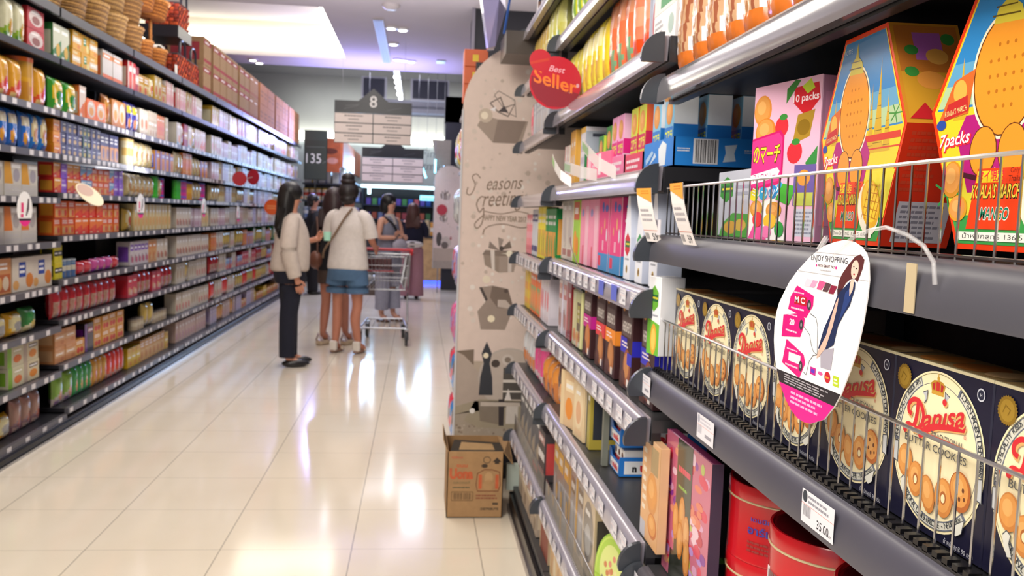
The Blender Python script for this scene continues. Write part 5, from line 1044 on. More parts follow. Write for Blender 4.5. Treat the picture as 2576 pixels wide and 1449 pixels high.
# .715 shelf
y = RRUN('far', .69, 3.95, 4, S('silver foil snack bag', 'bag', 'p', .09, .17, .07, 'dg', 'a8b0b8 d0d4dc c87a4a d8dce0'), rz=.1)
y = RRUN('far', .69, y, 3, S('pink striped tall bag', 'bag', 'p', .08, .2, .06, 'st', 'd8508c c0b0bc d8508c b0a0ac'))
y = RRUN('far', .69, y, 3, S('orange crumpled snack bag', 'bag', 'p', .1, .15, .08, 'dg', 'c8783c e09040 7a3c28 c0c4cc'), rz=-.1)
y = RRUN('middle', .715, 2.96, 2, S('crumpled orange brown bag', 'bag', 'p', .11, .17, .08, 'dg', 'c87a38 4a2420 d89048 a8b0b8'), rz=.2)
y = RRUN('middle', .715, y - .03, 1, S('beige orange tall box', 'box', 'b', .11, .17, .05, 'vs', 'd8b890 e0c8a0 e08a30 e8d4b0'), .462, rz=.25)
y = RRUN('middle', .715, y - .03, 1, S('cream tall cracker box', 'box', 'b', .11, .17, .05, 'ov', 'dcc49c e4d0ac d8a880 d8b890'), .47, rz=.1)
y = RRUN('middle', .715, y - .02, 1, S('olive edged box', 'box', 'b', .05, .19, .08, 'vs', 'a8983c 2c3038 a8a04a 8a8040'))
# .38 shelf with round green tins, gold and beige boxes
def green_tin():
    b = MB(); r, d, n = .098, .05, 40
    for a, c_ in ((0, 'b8dc3c'),):
        b.lathe([(.001, 0), (r * .98, 0), (r, .003), (r, d * .35), (r * .985, d * .36), (r * .985, d - .003), (r * .97, d), (.001, d)], ['98c832', '98c832', '8ac828', '78b020', '6ab41c', '6ab41c', '62a81a'], n)
    b.v = [(x, z, y + r) for x, y, z in [(v[0], v[1], v[2]) for v in b.v]]
    b.f = [f[::-1] for f in b.f]
    rr = random.Random(6); it = [('e', .5, .5, .46, .46, 'c4e058', 36), ('e', .5, .5, .43, .43, 'a8d040', 36), ('e', .5, .55, .34, .3, 'd8e488', 24)]
    for k in range(14): it.append(('e', .5 + .28 * math.cos(k * 2.4) * (k / 14), .5 + .28 * math.sin(k * 2.4) * (k / 14), .05, .04, rr.choice(('c87a48', '8a8a6a', 'e8e0a0', 'd88a70')), 10))
    b.art(it, (-r, 0, 0), (2 * r, 0, 0), (0, 0, 2 * r), 0, .0004, .00004); return b.data('round_tin', mat('lime_tin', .25, coat=.4))
GT = green_tin()
for k, (y_, x_, l) in enumerate(((2.08, .475, 'lime green round tin standing on edge, front left of three'), (1.84, .475, 'lime green round tin standing on edge, front right of three'), (1.93, .62, 'lime green round tin standing on edge behind the front two'))): rgood(GT, 'round_tin', 'biscuit tin', l, y_, .390, x_, .18, 'lime green round tins', -.12)
for k, (y_, l) in enumerate(((2.02, 'deep green box behind the lime round tins, left'), (1.79, 'deep green box behind the lime round tins, right'))): rgood(carton(.2, .17, .1, '4c9a1c', [('tl', .2, .6, .8, .8, 2, '2c6a20'), ('e', .8, .3, .1, .1, 'c8502c')], (), (), .001).data('biscuit_box', PRINT), 'biscuit_box', 'biscuit box', l, y_, .382, .74)
y = RRUN('middle', .38, 2.96, 3, S('gold dark assortment box', 'gb', 'b', .1, .24, .06, 'lp', '7a7a80 d8a848 a8a4a8 c8a05a'))
y = RRUN('middle', .38, y, 2, S('grey gold edged box', 'gb', 'b', .12, .235, .06, 'vs', '9a989c c8982c b0b0b4 6a6460'))
y = RRUN('middle', .38, y, 1, S('beige box with dark oval', 'gb', 'b', .15, .22, .06, 'ov', 'c0ac8c 4a4440 8a8c90 b8a488'))
y = RRUN('far', .38, 3.93, 5, S('grey brown packet', 'box', 'b', .12, .2, .06, 'dg', '8a8684 5a5c64 a89a88 c8b8a0'))
y = RRUN('far', .38, y, 1, S('red white sweets box', 'box', 'b', .14, .18, .06, 'st', '4a4448 c84848 e0dcdc b89090'))
y = RRUN('middle', .12, 2.98, 7, S('cream cookie box', 'box', 'b', .16, .2, .06, 'wn', 'd8c8a0 d8b07c c0986a e0d0b0'))
tag(carton(.2, .205, .2, '8a4030', [('r', .0, 0, .1, 1, 'c8a888')], [('r', .0, 0, .15, 1, 'b8a084'), ('tl', .5, .4, .9, .7, 4, 'd8c8a8'), ('r', .5, .66, .8, .7, '4a6ab0')], (), .001).build('brown_crate', WOOD, None, (.485, 3.15, .12), RR), 'brown wooden-look crate on the bottom shelf beside the carton', 'crate')
y = RRUN('far', .12, 3.93, 4, S('beige bottom shelf box', 'box', 'b', .15, .2, .06, 'rc', 'a89888 c8b8a0 887868 b8a890'))
# "best seller" disc
disc('shelf_tag', (.40, 2.72, 1.757), .079, 'c0142c', -.05, 'large red round best seller tag over the upper shelves',
     [('p', [(.04, .62), (.5, .45), (.97, .3), (.85, .1), (.62, .04), (.36, .05), (.14, .2), (.03, .42)], '8c1c2c'), ('t', .52, .70, .12, 'Best', 'e8a8b8', {'w': .32, 'sh': .35, 'b': .01, 'slope': -.12}), ('t', .5, .40, .27, 'Seller', 'ee7a2c', {'w': .84, 'b': .015, 'slope': -.26}), ('e', .93, .46, .03, .04, 'd8a0b0')], arm=(.045, 0, -.03))
disc('shelf_tag', (.352, 2.722, 1.822), .033, 'c01c2c', -.05, 'small red round tag overlapping the best seller tag', [('p', [(.05, .3), (.9, .5), (.9, .62), (.05, .42)], 'c83a28')], arm=(.03, .004, -.065))
# price talkers with orange corner at the end of the near upper shelf
def talker(y, z, x, lab, rz, price, h=.10, wd=.055):
    b = MB(); n = 6; vs = []
    for k in range(n + 1):
        a = k / n; yy = -.028 * math.sin(a * 1.5); vs.append((yy, a * h))
    for (p, q) in zip(vs, vs[1:]):
        b.face([(-wd / 2, p[0], p[1]), (wd / 2, p[0], p[1]), (wd / 2, q[0], q[1]), (-wd / 2, q[0], q[1])], 'ece8ea')
        b.face([(-wd / 2, p[0] + .0006, p[1]), (-wd / 2, q[0] + .0006, q[1]), (wd / 2, q[0] + .0006, q[1]), (wd / 2, p[0] + .0006, p[1])], 'e4e0e4')
    o1, o2 = vs[-2], vs[-1]
    b.art([('p', [(0, 1), (0, .3), (1, -.6), (1, 1)], 'e8a040'), ('tl', .3, .3, .9, .8, 2, 'c87a20')], (-wd / 2, o1[0] - .0003, o1[1]), (wd, 0, 0), (0, o2[0] - o1[0], o2[1] - o1[1]))
    b.art([('r', 0, .62, 1, .66, 'd89a90'), ('t', .68, .12, .38, price, '66666e', {'b': .02}), ('bar', .05, .15, .3, .5, '88888e')], (-wd / 2, vs[0][0] - .0002, vs[0][1]), (wd, 0, 0), (0, vs[2][0] - vs[0][0], vs[2][1] - vs[0][1]))
    b.art([('tl', .12, .1, .85, .9, 3, 'b0acb4')], (-wd / 2, vs[2][0] - .0004, vs[2][1]), (wd, 0, 0), (0, vs[4][0] - vs[2][0], vs[4][1] - vs[2][1]))
    o = b.build('price_talker', PAPER, None, (x, y, z), (0, 0, RR + rz)); return tag(o, lab, 'price card', 'curled price cards')
talker(1.63, 1.312, .437, 'curled white price card with orange corner, left one', .3, '59', .098, .05); talker(1.40, 1.314, .434, 'upright white price card with orange corner, right one', .05, '59', .098, .06)
tag(MB().box(-.03, .03, 0, .002, 0, .028, 'e0dce4').build('price_card', PAPER, None, (.435, 1.62, 1.325), RR), 'small white card between the two curled price cards', 'price card')
talker(2.40, 1.215, .438, 'small price card with orange top before the pink boxes', -.2, '', .085, .04)
adtag((.43, .935, 1.235), .1, 'large round white and pink enjoy shopping tag beside cookie boxes', RR, False)
b = MB(); b.tube([(.430, .890, 1.322), (.428, .868, 1.332), (.428, .844, 1.342), (.428, .814, 1.349), (.428, .785, 1.352), (.429, .751, 1.346), (.430, .725, 1.337), (.432, .712, 1.324), (.4335, .71, 1.305)], .0020, 'e4e4e8', 6); tag(b.build("clear_clip", CLEAR), 'clear curved plastic clip holding the white tag', 'clip')
tag(MB().box(-.008, .008, 0, .001, 0, .044, 'b8a888').build('tape_piece', PAPER, None, (.4335, .748, 1.277), (.0, .0, RR)), 'beige tape strip on the price rail above cookies', 'tape')
# ------------------------------------------------------------ seasonal banner board and the display behind it
def banner(loc, w_, h, lab, nm='banner_board', sparse=False):
    t = empty(nm, loc, 0, lab, 'banner', None)
    r = w_ / 2; zc = h - r; P = [(-r, 0), (r, 0)] + [(r * math.cos(math.pi * k / 24), zc + r * math.sin(math.pi * k / 24)) for k in range(25)]
    b = MB(); BG = 'e0cdc4'
    b.face([(x, 0, z) for x, z in P], BG); b.face([(x, .012, z) for x, z in P[::-1]], 'a09890')
    for p, q in zip(P, P[1:] + P[:1]): b.face([(q[0], 0, q[1]), (p[0], 0, p[1]), (p[0], .012, p[1]), (q[0], .012, q[1])], 'e0dcd8')
    rr = random.Random(11); it = []
    u = lambda x, z: (x / w_, z / h)          # x from the left edge
    it += [('r', 0, 0, 1, .2, 'b8a898'), ('r', 0, 0, 1, .075, 'a89c8e')]
    for k in range(230 if not sparse else 60):
        x, z = rr.uniform(.02, .98), rr.uniform(.28, .93)
        if (z * h - zc) > 0 and ((x - .5) * w_) ** 2 + (z * h - zc) ** 2 > (r * .93) ** 2: continue
        q = rr.choice((.004, .006, .009, .013)); it.append(('e', x, z, q / w_, q / h, rr.choice(('d6c8be', 'ded2ca', 'c4b3a8', 'e8e0da', 'd2c4ba')), 9))
    for k in range(160 if not sparse else 30): it.append(('e', rr.uniform(.02, .98), rr.uniform(.005, .075), .006 / w_, .006 / h, rr.choice(('aca094', '8a7c70', 'b8aca0', '847668')), 7))
    def gift(cx, cz, s_, c1, c2, c3):
        U = lambda a, b_: u(cx + a * s_, cz + b_ * s_)
        return [('p', [U(-.07, .0), U(.0, -.035), U(.0, .05), U(-.08, .055)], c1), ('p', [U(0, -.035), U(.075, -.03), U(.09, .05), U(0, .05)], c2), ('p', [U(-.085, .052), U(.0, .046), U(.095, .05), U(.08, .075), U(-.07, .075)], c3),
                ('p', [U(-.035, -.018), U(-.02, -.025), U(-.025, .075), U(-.045, .075)], 'dcd2cc'), ('p', [U(.045, -.032), U(.062, -.031), U(.062, .075), U(.042, .075)], 'd4c8c2'), ('p', [U(0, .075), U(-.05, .12), U(-.055, .085)], '8a7c74'), ('p', [U(0, .075), U(.05, .125), U(.06, .09)], '75685f'), ('p', [U(0, .07), U(-.01, .14), U(.02, .13)], '9c8e86'), ('e', *U(.01, .085), .012 * s_ / w_, .012 * s_ / h, '4a403c', 10),
                ('e', *U(.05, .06), .016 / w_, .016 / h, 'f4ecd8', 10), ('p', [U(.05 - .045, .06), U(.05, .057), U(.05 + .045, .06), U(.05, .063)], 'f0e8d8'), ('p', [U(.047, .02), U(.05, .06), U(.053, .10), U(.05, .06)], 'f0e8d8')]
    if not sparse:
        U = u
        it += [('p', [U(.07, 1.55), U(.15, 1.47), U(.29, 1.47), U(.32, 1.58), U(.17, 1.585), U(.10, 1.60)], 'a59488'), ('p', [U(.15, 1.47), U(.27, 1.47), U(.31, 1.58), U(.17, 1.58)], '8d7c72'), ('e', *U(.11, 1.60), .035 / w_, .035 / h, 'c8b8a8', 14), ('e', *U(.105, 1.60), .018 / w_, .018 / h, 'f0e4d0', 12),
               ('l', [U(.13, 1.66), U(.18, 1.69), U(.20, 1.64), U(.25, 1.66), U(.22, 1.60), U(.17, 1.62), U(.13, 1.66)], .003, '7a6c66'), ('l', [U(.15, 1.70), U(.21, 1.62), U(.26, 1.60), U(.25, 1.68), U(.17, 1.72), U(.15, 1.70)], .002, '8a7c76'), ('p', [U(.17, 1.62), U(.2, 1.65), U(.22, 1.62)], '463c40'), ('p', [U(.13, 1.63), U(.16, 1.645), U(.155, 1.62)], 'ece8ec')]
        it += [('t', *U(.215, 1.245), .036, 'easons', '8a7566', {'sh': .35, 'w': .27, 'slope': .07}), ('l', bez([U(.095, 1.295), U(.075, 1.315), U(.055, 1.30), U(.07, 1.26), U(.05, 1.215), U(.03, 1.22), U(.035, 1.25)]), .0026, '8a7566'),
               ('t', *U(.22, 1.165), .042, 'reetings', '8a7566', {'sh': .35, 'w': .34, 'slope': .07}), ('l', bez([U(.125, 1.20), U(.10, 1.205), U(.08, 1.17), U(.095, 1.13), U(.115, 1.15), U(.11, 1.08), U(.085, 1.05), U(.075, 1.075), U(.12, 1.12)]), .0028, '8a7566'),
               ('l', bez([U(.12, 1.135), U(.2, 1.125), U(.28, 1.14), U(.34, 1.13)]), .0022, '8a7566'), ('t', *U(.22, 1.09), .014, 'HAPPY NEW YEAR 2017', '94806f', {'w': .33, 'b': .02, 'slope': -.02}), ('l', bez([U(.12, 1.045), U(.15, 1.065), U(.22, 1.075), U(.3, 1.06), U(.36, 1.07)]), .0024, '8a7566'), ('l', [U(.12, 1.045), U(.115, 1.02)], .003, '86705f')]
        it += gift(.20, .87, 1, '97877b', 'a4948a', '83746a')
        it += [('p', [U(.12, .55), U(.24, .55), U(.28, .66), U(.24, .75), U(.17, .77), U(.11, .76), U(.14, .69), U(.10, .64)], '9c8c82'), ('p', [U(.17, .77), U(.25, .755), U(.28, .66), U(.2, .66), U(.16, .71)], '7a6a60'), ('p', [U(.105, .76), U(.12, .76), U(.15, .70), U(.14, .69)], '4c423e'), ('p', [U(.2, .665), U(.28, .655), U(.24, .70), U(.2, .70)], 'c4b6ae'), ('e', *U(.17, .605), .018 / w_, .018 / h, 'f4e8cc', 12), ('e', *U(.24, .745), .012 / w_, .01 / h, '5a4c46', 10), ('e', *U(.14, .80), .02 / w_, .02 / h, 'e8dcc8', 12)]
        # printed snow globe scene at the foot
        it += [('p', [U(.0, .17), U(.0, .44), U(.09, .45), U(.09, .36), U(.16, .3), U(.16, .17)], 'b5a59a'), ('p', [U(0, .44), U(.09, .45), U(.09, .37), U(.04, .42)], '7a6a5c'), ('e', .27 / w_, .31 / h, .155 / w_, .15 / h, 'c0b4ac', 30), ('e', .27 / w_, .31 / h, .145 / w_, .14 / h, 'c4b6ac', 30),
               ('p', [U(.12, .22), U(.19, .22), U(.185, .31), U(.17, .38), U(.18, .43), U(.152, .49), U(.128, .43), U(.14, .38), U(.125, .31)], '34363e'), ('r', .24 / w_, .2 / h, .36 / w_, .36 / h, '55504c'), ('r', .24 / w_, .285 / h, .38 / w_, .30 / h, 'e0d8d0'), ('r', .24 / w_, .235 / h, .38 / w_, .245 / h, 'd8d0c8'), ('e', .26 / w_, .40 / h, .03 / w_, .028 / h, 'cfc4bc', 14), ('e', .26 / w_, .40 / h, .016 / w_, .015 / h, '8a7c70', 12), ('e', .2 / w_, .38 / h, .022 / w_, .02 / h, '463c36', 12), ('p', [U(.25, .195), U(.285, .195), U(.268, .255)], 'e8e0dc'),
               ('p', [U(.05, .09), U(.12, .055), U(.30, .05), U(.42, .07), U(.45, .19), U(.12, .20), U(.08, .14), U(.0, .12), U(.0, .16), U(.1, .19)], 'a59a86'), ('p', [U(.13, .09), U(.23, .07), U(.23, .185), U(.12, .19)], '8a7e70'), ('p', [U(.225, .065), U(.25, .065), U(.25, .2), U(.22, .2)], '3c3638'), ('r', .26 / w_, .075 / h, .32 / w_, .17 / h, 'd4ccc4'), ('r', .345 / w_, .08 / h, .39 / w_, .17 / h, '7c7268'), ('r', .13 / w_, .165 / h, .33 / w_, .185 / h, 'c8bcb0'), ('e', *U(.09, .14), .014 / w_, .014 / h, 'f0ece8', 10), ('e', *U(.15, .42), .014 / w_, .014 / h, 'f4e8cc', 10)]
    else:
        it += gift(.18, 1.2, 1, '8a7c74', '9c8e86', '75685f') + gift(.16, .82, .8, '9c8e86', '8a7c74', '83746a') + [('e', .1 / w_, .5 / h, .05 / w_, .12 / h, '4c4642', 14), ('e', .22 / w_, .45 / h, .09 / w_, .1 / h, 'c8bcb0', 16), ('e', .2 / w_, .4 / h, .06 / w_, .06 / h, '6a605a', 14), ('e', .3 / w_, .52 / h, .015 / w_, .03 / h, 'a02838', 8)]
    b.art(it, (-r, 0, 0), (w_, 0, 0), (0, 0, h), 0, .0004, .00005); b.build('printed_panel', PRINT, t)
    b = MB(); b.box(-r - .004, -r + .004, -.004, .02, 0, zc, 'd0d0d4'); b.build('edge_strip', PLAST, t)
    for x in (-r + .08, r - .08): MB().box(x, x + .02, .0125, .03, -loc[2], .3, '8a8a90').build('stand_post', STEEL, t)
    return t
banner((.53, 4.40, .235), .66, 1.955, 'tall arched beige season banner with printed gifts beside the right shelves')
banner((.50, 15.3, .42), .5, 1.75, 'distant arched beige banner board behind the first one', sparse=True)
disc('shelf_tag', (.385, 15.292, 1.42), .09, 'b83044', 0, 'small dark red round tag on the distant banner')
# display shelf behind the banner, seen edge on
u = empty('side_display', (.24, 4.95, 0), 0, 'narrow product display standing behind the season banner', 'display shelf')
MB().box(0, .5, -.45, .5, 0, .08, '222228').box(.02, .5, -.02, .0, .08, 2.0, '1a1a20').box(.02, .5, -.48, -.46, .08, 2.1, '22222a').build('frame', DARK, u)
for z in (.35, .62, .95, 1.28, 1.6, 1.92): MB().box(-.01, .5, -.46, .5, z - .02, z, '9a9aa6').build('shelf', DARK, u)
sw = [('b8d0dc', 'e04858', 'f0e060'), ('e85aa0', 'b898e0', 'e87ab0'), ('d84860', '8a98e0', 'c8a8d8'), ('e8405c', '6a7078', '3a8ad8'), ('c8d0d4', 'a0a8b0', 'd8dce0')]
for k, (z, c) in enumerate(((.09, 3), (.36, 3), (.63, 1), (.96, 2), (1.29, 4), (1.61, 0))):
    for j in range(4):
        o = pouch(.2, .21, .07, sw[c][j % 3], [('r', 0, .3, 1, .6, sw[c][(j + 1) % 3]), ('e', .5, .7, .3, .1, sw[c][(j + 2) % 3])], 8, 10).build('candy_bag', FILM, None, (.20, 4.60 + .21 * j, z), RR)
        tag(o, '%s candy bag deep on the %s shelf up of the narrow side display' % (ORD[j], ORD[k]), 'candy bag', 'candy bags on the side display')
for k in range(3):
    tag(MB().box(-.06, .06, 0, .12, 0, .085, 'd8683c', .002).art([('r', .35, .3, .6, .7, 'e8c83a')], (-.06, 0, 0), (.12, 0, 0), (0, 0, .085)).build('snack_box', PRINT, None, (.268, 4.6, 1.925 + k * .087)), '%s orange box of the small pile above the banner edge' % ('bottom', 'middle', 'top')[k], 'snack box', 'orange boxes piled on the side display')
tag(MB().ball((0, 0, 0), (.05, .05, .035), 'c8743c', 12).build('bread_bag', FILM, None, (.37, 4.62, 1.957)), 'brown round bag beside the orange boxes atop the display', 'bag')
# clear hanging cover that mirrors the ceiling lamps
b = MB(); P_ = [(.235, 4.2, 2.50), (.345, 4.15, 2.52), (.375, 4.2, 2.30), (.335, 4.25, 2.14), (.302, 4.25, 2.13)]; cen = Vector((.335, 4.12, 2.33))
for p, q in zip(P_, P_[1:] + P_[:1]): b.face([p, q, cen], 'a8a4d8')
b.face([(p[0], p[1] + .1, p[2]) for p in P_[::-1]], 'a09cc8')
for p, q in zip(P_, P_[1:] + P_[:1]): b.face([p, (p[0], p[1] + .1, p[2]), (q[0], q[1] + .1, q[2]), q], 'b8b4d8')
tag(b.build('hanging_cover', mat('mirror_film', .1, coat=1, alpha=.85)), 'shiny lilac plastic cover hanging above the season banner', 'plastic cover')
tag(MB().box(.36, .60, 3.97, 4.25, 2.06, 2.16, '4c4440').build('shelf_header', DARK), 'brown grey header box above the far right shelves', 'header')
t = tag(MB().tube([(.36, 4.1, 2.17), (.40, 4.0, 2.5)], .006, '3c64b8', 6).build('blue_cord', PLAST), 'blue cord running up beside the shiny cover', 'cord')
# open corrugated carton on the floor
t = empty('cardboard_carton', (.2805, 4.05, 0), 0, 'open brown corrugated carton standing on the floor under the banner', 'carton')
b = MB(); w_, d, h = .25, .30, .30; K = 'a8845c'
for x0, x1, y0, y1 in ((-w_ / 2, w_ / 2, -d / 2, -d / 2 + .004), (-w_ / 2, w_ / 2, d / 2 - .004, d / 2), (-w_ / 2, -w_ / 2 + .004, -d / 2, d / 2), (w_ / 2 - .004, w_ / 2, -d / 2, d / 2)): b.box(x0, x1, y0, y1, 0, h, K)
b.box(-w_ / 2, w_ / 2, -d / 2, d / 2, 0, .004, K)
RDc = 'c2603c'
b.art([('t', .17, .90, .035, 'Glico', 'c25a48', {'w': .2, 'sh': .2, 'b': .01}), ('t', .26, .77, .05, 'ขนม', RDc, {'w': .2, 'b': .03}), ('t', .25, .60, .15, 'Uona', RDc, {'w': .42, 'b': .06}), ('t', .26, .52, .035, 'อลมอนด์', '6a6a48', {'w': .3}), ('tl', .1, .44, .42, .48, 1, '6a6248'),
       ('r', .08, .26, .47, .40, '6a5436'), ('r', .09, .27, .46, .39, K), ('bar', .12, .28, .43, .38, '5a4630'), ('e', .70, .88, .07, .055, '5a4a38', 16), ('e', .70, .88, .055, .042, K, 16), ('p', [(.80, .85), (.84, .85), (.84, .82), (.92, .82), (.92, .85), (.96, .85), (.88, .92)], '3a3028'), ('e', .66, .79, .06, .03, '4a3c30', 10),
       ('p', [(.54, .40), (.92, .40), (.96, .50), (.94, .70), (.80, .74), (.66, .74), (.53, .68), (.51, .5)], '7a4a30'), ('p', [(.55, .415), (.91, .415), (.945, .5), (.925, .69), (.8, .725), (.66, .725), (.545, .67), (.525, .5)], K), ('r', .56, .44, .62, .66, RDc), ('r', .86, .44, .92, .66, RDc), ('e', .74, .6, .08, .1, 'b8946a', 14), ('e', .74, .5, .1, .08, 'b08a60', 14),
       ('tl', .52, .28, .94, .36, 2, '8a4a38'), ('r', .82, .2, .92, .23, '3a3028'), ('t', .77, .12, .035, 'DISTRIBUTE', '4a3c30', {'w': .32, 'b': .03})], (-w_ / 2, -d / 2, 0), (w_, 0, 0), (0, 0, h), 0, .0006, .0001)
b.build('carton_body', CARD, t)
for nm_, pts in (('flap', [(-w_ / 2, -d / 2, h), (-w_ / 2 - .02, -d / 2 + .01, h + .055), (-w_ / 2 - .015, d / 2 - .02, h + .06), (-w_ / 2, d / 2, h)]), ('flap', [(w_ / 2, -d / 2, h), (w_ / 2, d / 2, h), (w_ / 2 + .05, d / 2 - .02, h - .01), (w_ / 2 + .045, -d / 2 + .02, h - .06)]),
                 ('flap', [(-w_ / 2 + .01, -d / 2, h), (w_ / 2, -d / 2, h), (w_ / 2 - .01, -d / 2 + .10, h + .015), (-w_ / 2 + .03, -d / 2 + .09, h + .03)]) ):
    b = MB(); n = (Vector(pts[1]) - Vector(pts[0])).cross(Vector(pts[2]) - Vector(pts[0])).normalized() * .003
    c_ = '30261c' if pts[0][0] == -w_ / 2 + .01 else 'ae8a62'
    lo, hi = [Vector(p) for p in pts], [Vector(p) + n for p in pts]
    b.face(hi, c_); b.face(lo[::-1], 'a08058')
    for k in range(4): b.face([lo[k], lo[(k + 1) % 4], hi[(k + 1) % 4], hi[k]], 'b8966c')
    b.build('flap', CARD, t)
tag(MB().box(0, .08, 0, .03, 0, .12, 'b8c4bc').build('small_pack', PRINT, None, (.43, 3.985, .10)), 'pale green pack between the floor carton and the crate', 'pack')

# ------------------------------------------------------------ hanging aisle signs
def sign(loc, w_, lab, num, rows, rot, hw):
    t = empty('aisle_sign', loc, rot, lab, 'aisle sign', 'hanging aisle signs'); K = '1d2028'; H = .44
    b = MB(); b.box(-w_ / 2, w_ / 2, 0, .02, H - .155 * w_, H, K)
    hp = H - .02
    P = [(-.21 * w_, H - .012), (.21 * w_, H - .012), (0, H + .165 * w_)]
    b.face([(p[0], -.001, p[1]) for p in P], K); b.face([(p[0], .021, p[1]) for p in P[::-1]], K)
    for p, q in zip(P, P[1:] + P[:1]): b.face([(q[0], -.001, q[1]), (p[0], -.001, p[1]), (p[0], .021, p[1]), (q[0], .021, q[1])], K)
    if num: b.art([('t', .5, .05, .85, num, 'e4e2e0', {'b': .01})], (-.1 * w_, -.0015, H - .085 * w_), (.2 * w_, 0, 0), (0, 0, .18 * w_), 0, .001)
    b.art([('l', [(.12, .3), (.3, .6)], .004, '4a4a50'), ('l', [(.14, .55), (.32, .7)], .004, '4a4a50'), ('l', [(.68, .3), (.86, .55)], .004, '40404a')], (-w_ / 2, 0, H - .155 * w_), (w_, 0, 0), (0, 0, .155 * w_), 0, .001)
    b.build('header', PLAST, t)
    z1 = H - .158 * w_; rh = z1 / rows if rows == 3 else .115
    rh = .118 * w_ / .9
    MB().box(-w_ / 2, w_ / 2, .006, .012, z1 - rows * rh, z1, K).build('back_plate', PLAST, t)
    tx = ['COCONUT MILK'] * 1
    for r_ in range(rows):
        for c_ in (0, 1):
            x0 = -w_ / 2 + c_ * w_ / 2 + .006; x1 = x0 + w_ / 2 - .012; z0 = z1 - (r_ + 1) * rh + .008
            q = MB().box(x0, x1, -.002, .006, z0, z0 + rh - .014, 'e9dcd6')
            q.art([('tl', .25 + .05 * ((r_ + c_) % 2), .62, .75, .86, 1, '7a7474'), ('tl', .36, .25, .64, .46, 1, '8a8484')], (x0, -.002, z0), (x1 - x0, 0, 0), (0, 0, rh - .014), 0, .001)
            q.build('text_plate', PAPER, t)
    for sx_ in (-.4, .4): MB().tube([(sx_ * w_, .01, H), (sx_ * w_, .01, hw)], .0016, 'b0b0b8', 5).build('wire', STEEL, t)
    return t
sign((-.578, 11.0, 2.225), .92, 'black and cream hanging aisle sign bearing number eight', '8', 3, 0, 1.17)
sign((-.44, 14.6, 1.93), .98, 'farther black and cream hanging sign, partly behind the first', '', 3, 0, 2.475)
# price board 135
t = empty('price_board', (-1.83, 16.1, 1.87), 0, 'black chalk style price board reading 135', 'price board')
b = MB(); b.box(-.20, .20, 0, .02, 0, .86, '26302e', .01)
b.art([('t', .42, .34, .20, '135', 'dcdcdc', {'w': .64, 'b': .0}), ('t', .88, .34, .10, '.-', '7a7f7c'), ('r', .1, .66, .9, .67, '5a6462'), ('r', 0, .8, 1, 1, '2e3c3a')], (-.2, 0, 0), (.4, 0, 0), (0, 0, .86), 0, .001); b.build('board', PLAST, t)
MB().tube([(0, .01, 0), (0, .01, -.15)], .01, '555', 6).build('stand', STEEL, t)

# ------------------------------------------------------------ far end of the store
u = empty('end_display', (-1.6, 16.9, 0), 0, 'end display shelf with canisters beyond the left aisle', 'display shelf')
MB().box(-.55, .28, .3, .35, 0, 2.0, '1c1d24').box(-.55, .28, -.0, .35, 0, .1, '2a2a30').build('frame', DARK, u)
for z in (.45, .85, 1.2, 1.52, 1.84): MB().box(-.55, .28, -.02, .3, z - .03, z, '4a5064').build('shelf', DARK, u)
me1 = proto('farcan', 'can c .1 .22 .1|yellow lidded canister|rc|e4dcd0 c84838 e0c890 e8b878 d8b040')
me2 = proto('farjar', 'jar c .1 .2 .1|blue labelled jar|rc|8898b8 e4e4ec 5870a8 c0c8dc d0d8e8')
for z, me in ((1.52, me1), (1.2, me2), (.85, me1), (.45, me2)):
    for k in range(7): put_goods(me[0], NAMES[me[4]][0], NAMES[me[4]][1], me[5], -2.09 + k * .113, 16.9, z + .001, 0, 'end display beyond the left aisle, %s shelf up' % {1.52: 'fourth', 1.2: 'third', .85: 'second', .45: 'lowest'}[z])
for k in range(3):
    tag(carton(.22, .27, .2, 'dfe3e6', [('r', .55, 0, .7, 1, ('b8a040', '6a78a0', '9aa0c8')[k]), ('tl', .1, .3, .5, .7, 3, 'b0b4c0')], (), (), .002).build('appliance_box', PRINT, None, (-2.0 + .25 * k, 16.92, 1.842)), '%s big white box on top of the end display' % ORD[k], 'box', 'white boxes on the end display')
tag(MB().box(-.012, .012, 0, .02, 0, .26, 'c8f0ff').build('light_strip', GLOW, None, (-1.33, 16.86, 1.85)), 'short glowing cyan lamp beside the white boxes', 'lamp')
def woodp():
    t = empty('hanging_header', (-1.42, 16.3, 2.0), 0, 'long orange wooden header panel running back above the far shelves', 'header')
    b = MB(); b.box(0, .05, 0, 5.0, .12, .62, 'c0643c'); b.build('panel', WOOD, t)
    b = MB(); b.box(-.45, .0, 0, .05, .02, .62, 'a8502c'); b.build('front_panel', WOOD, t)
    b = MB(); b.art([('e', .6, .62, .3, .09, '5a2014', 18), ('e', .7, .34, .22, .09, 'c48a84', 18)], (-.45, 0, .02), (.45, 0, 0), (0, 0, .6)); b.build('relief', WOOD, t)
woodp()
u = empty('far_shelving', (-1.25, 17.3, 0), 0, 'far shelving run under the orange header panel', 'shelving')
MB().box(-.5, -.45, 0, 3.4, 0, 2.0, '181a22').box(-.45, .0, 0, 3.4, 0, .1, '44464e').build('frame', DARK, u)
for z in (.5, .85, 1.2, 1.55, 1.9): MB().box(-.45, 0, 0, 3.4, z - .03, z, '3c4a6c').build('shelf', DARK, u)
me = proto('farbox', 'pk b .14 .22 .12|lilac frozen pack|rc|b8b8dc d8d8f0 9a90d0 e0e0f4'); me_ = proto('farbox2', 'pk b .14 .2 .12|blue pink pack|dg|8898d8 d878b0 5a70c8 e8e8f0')
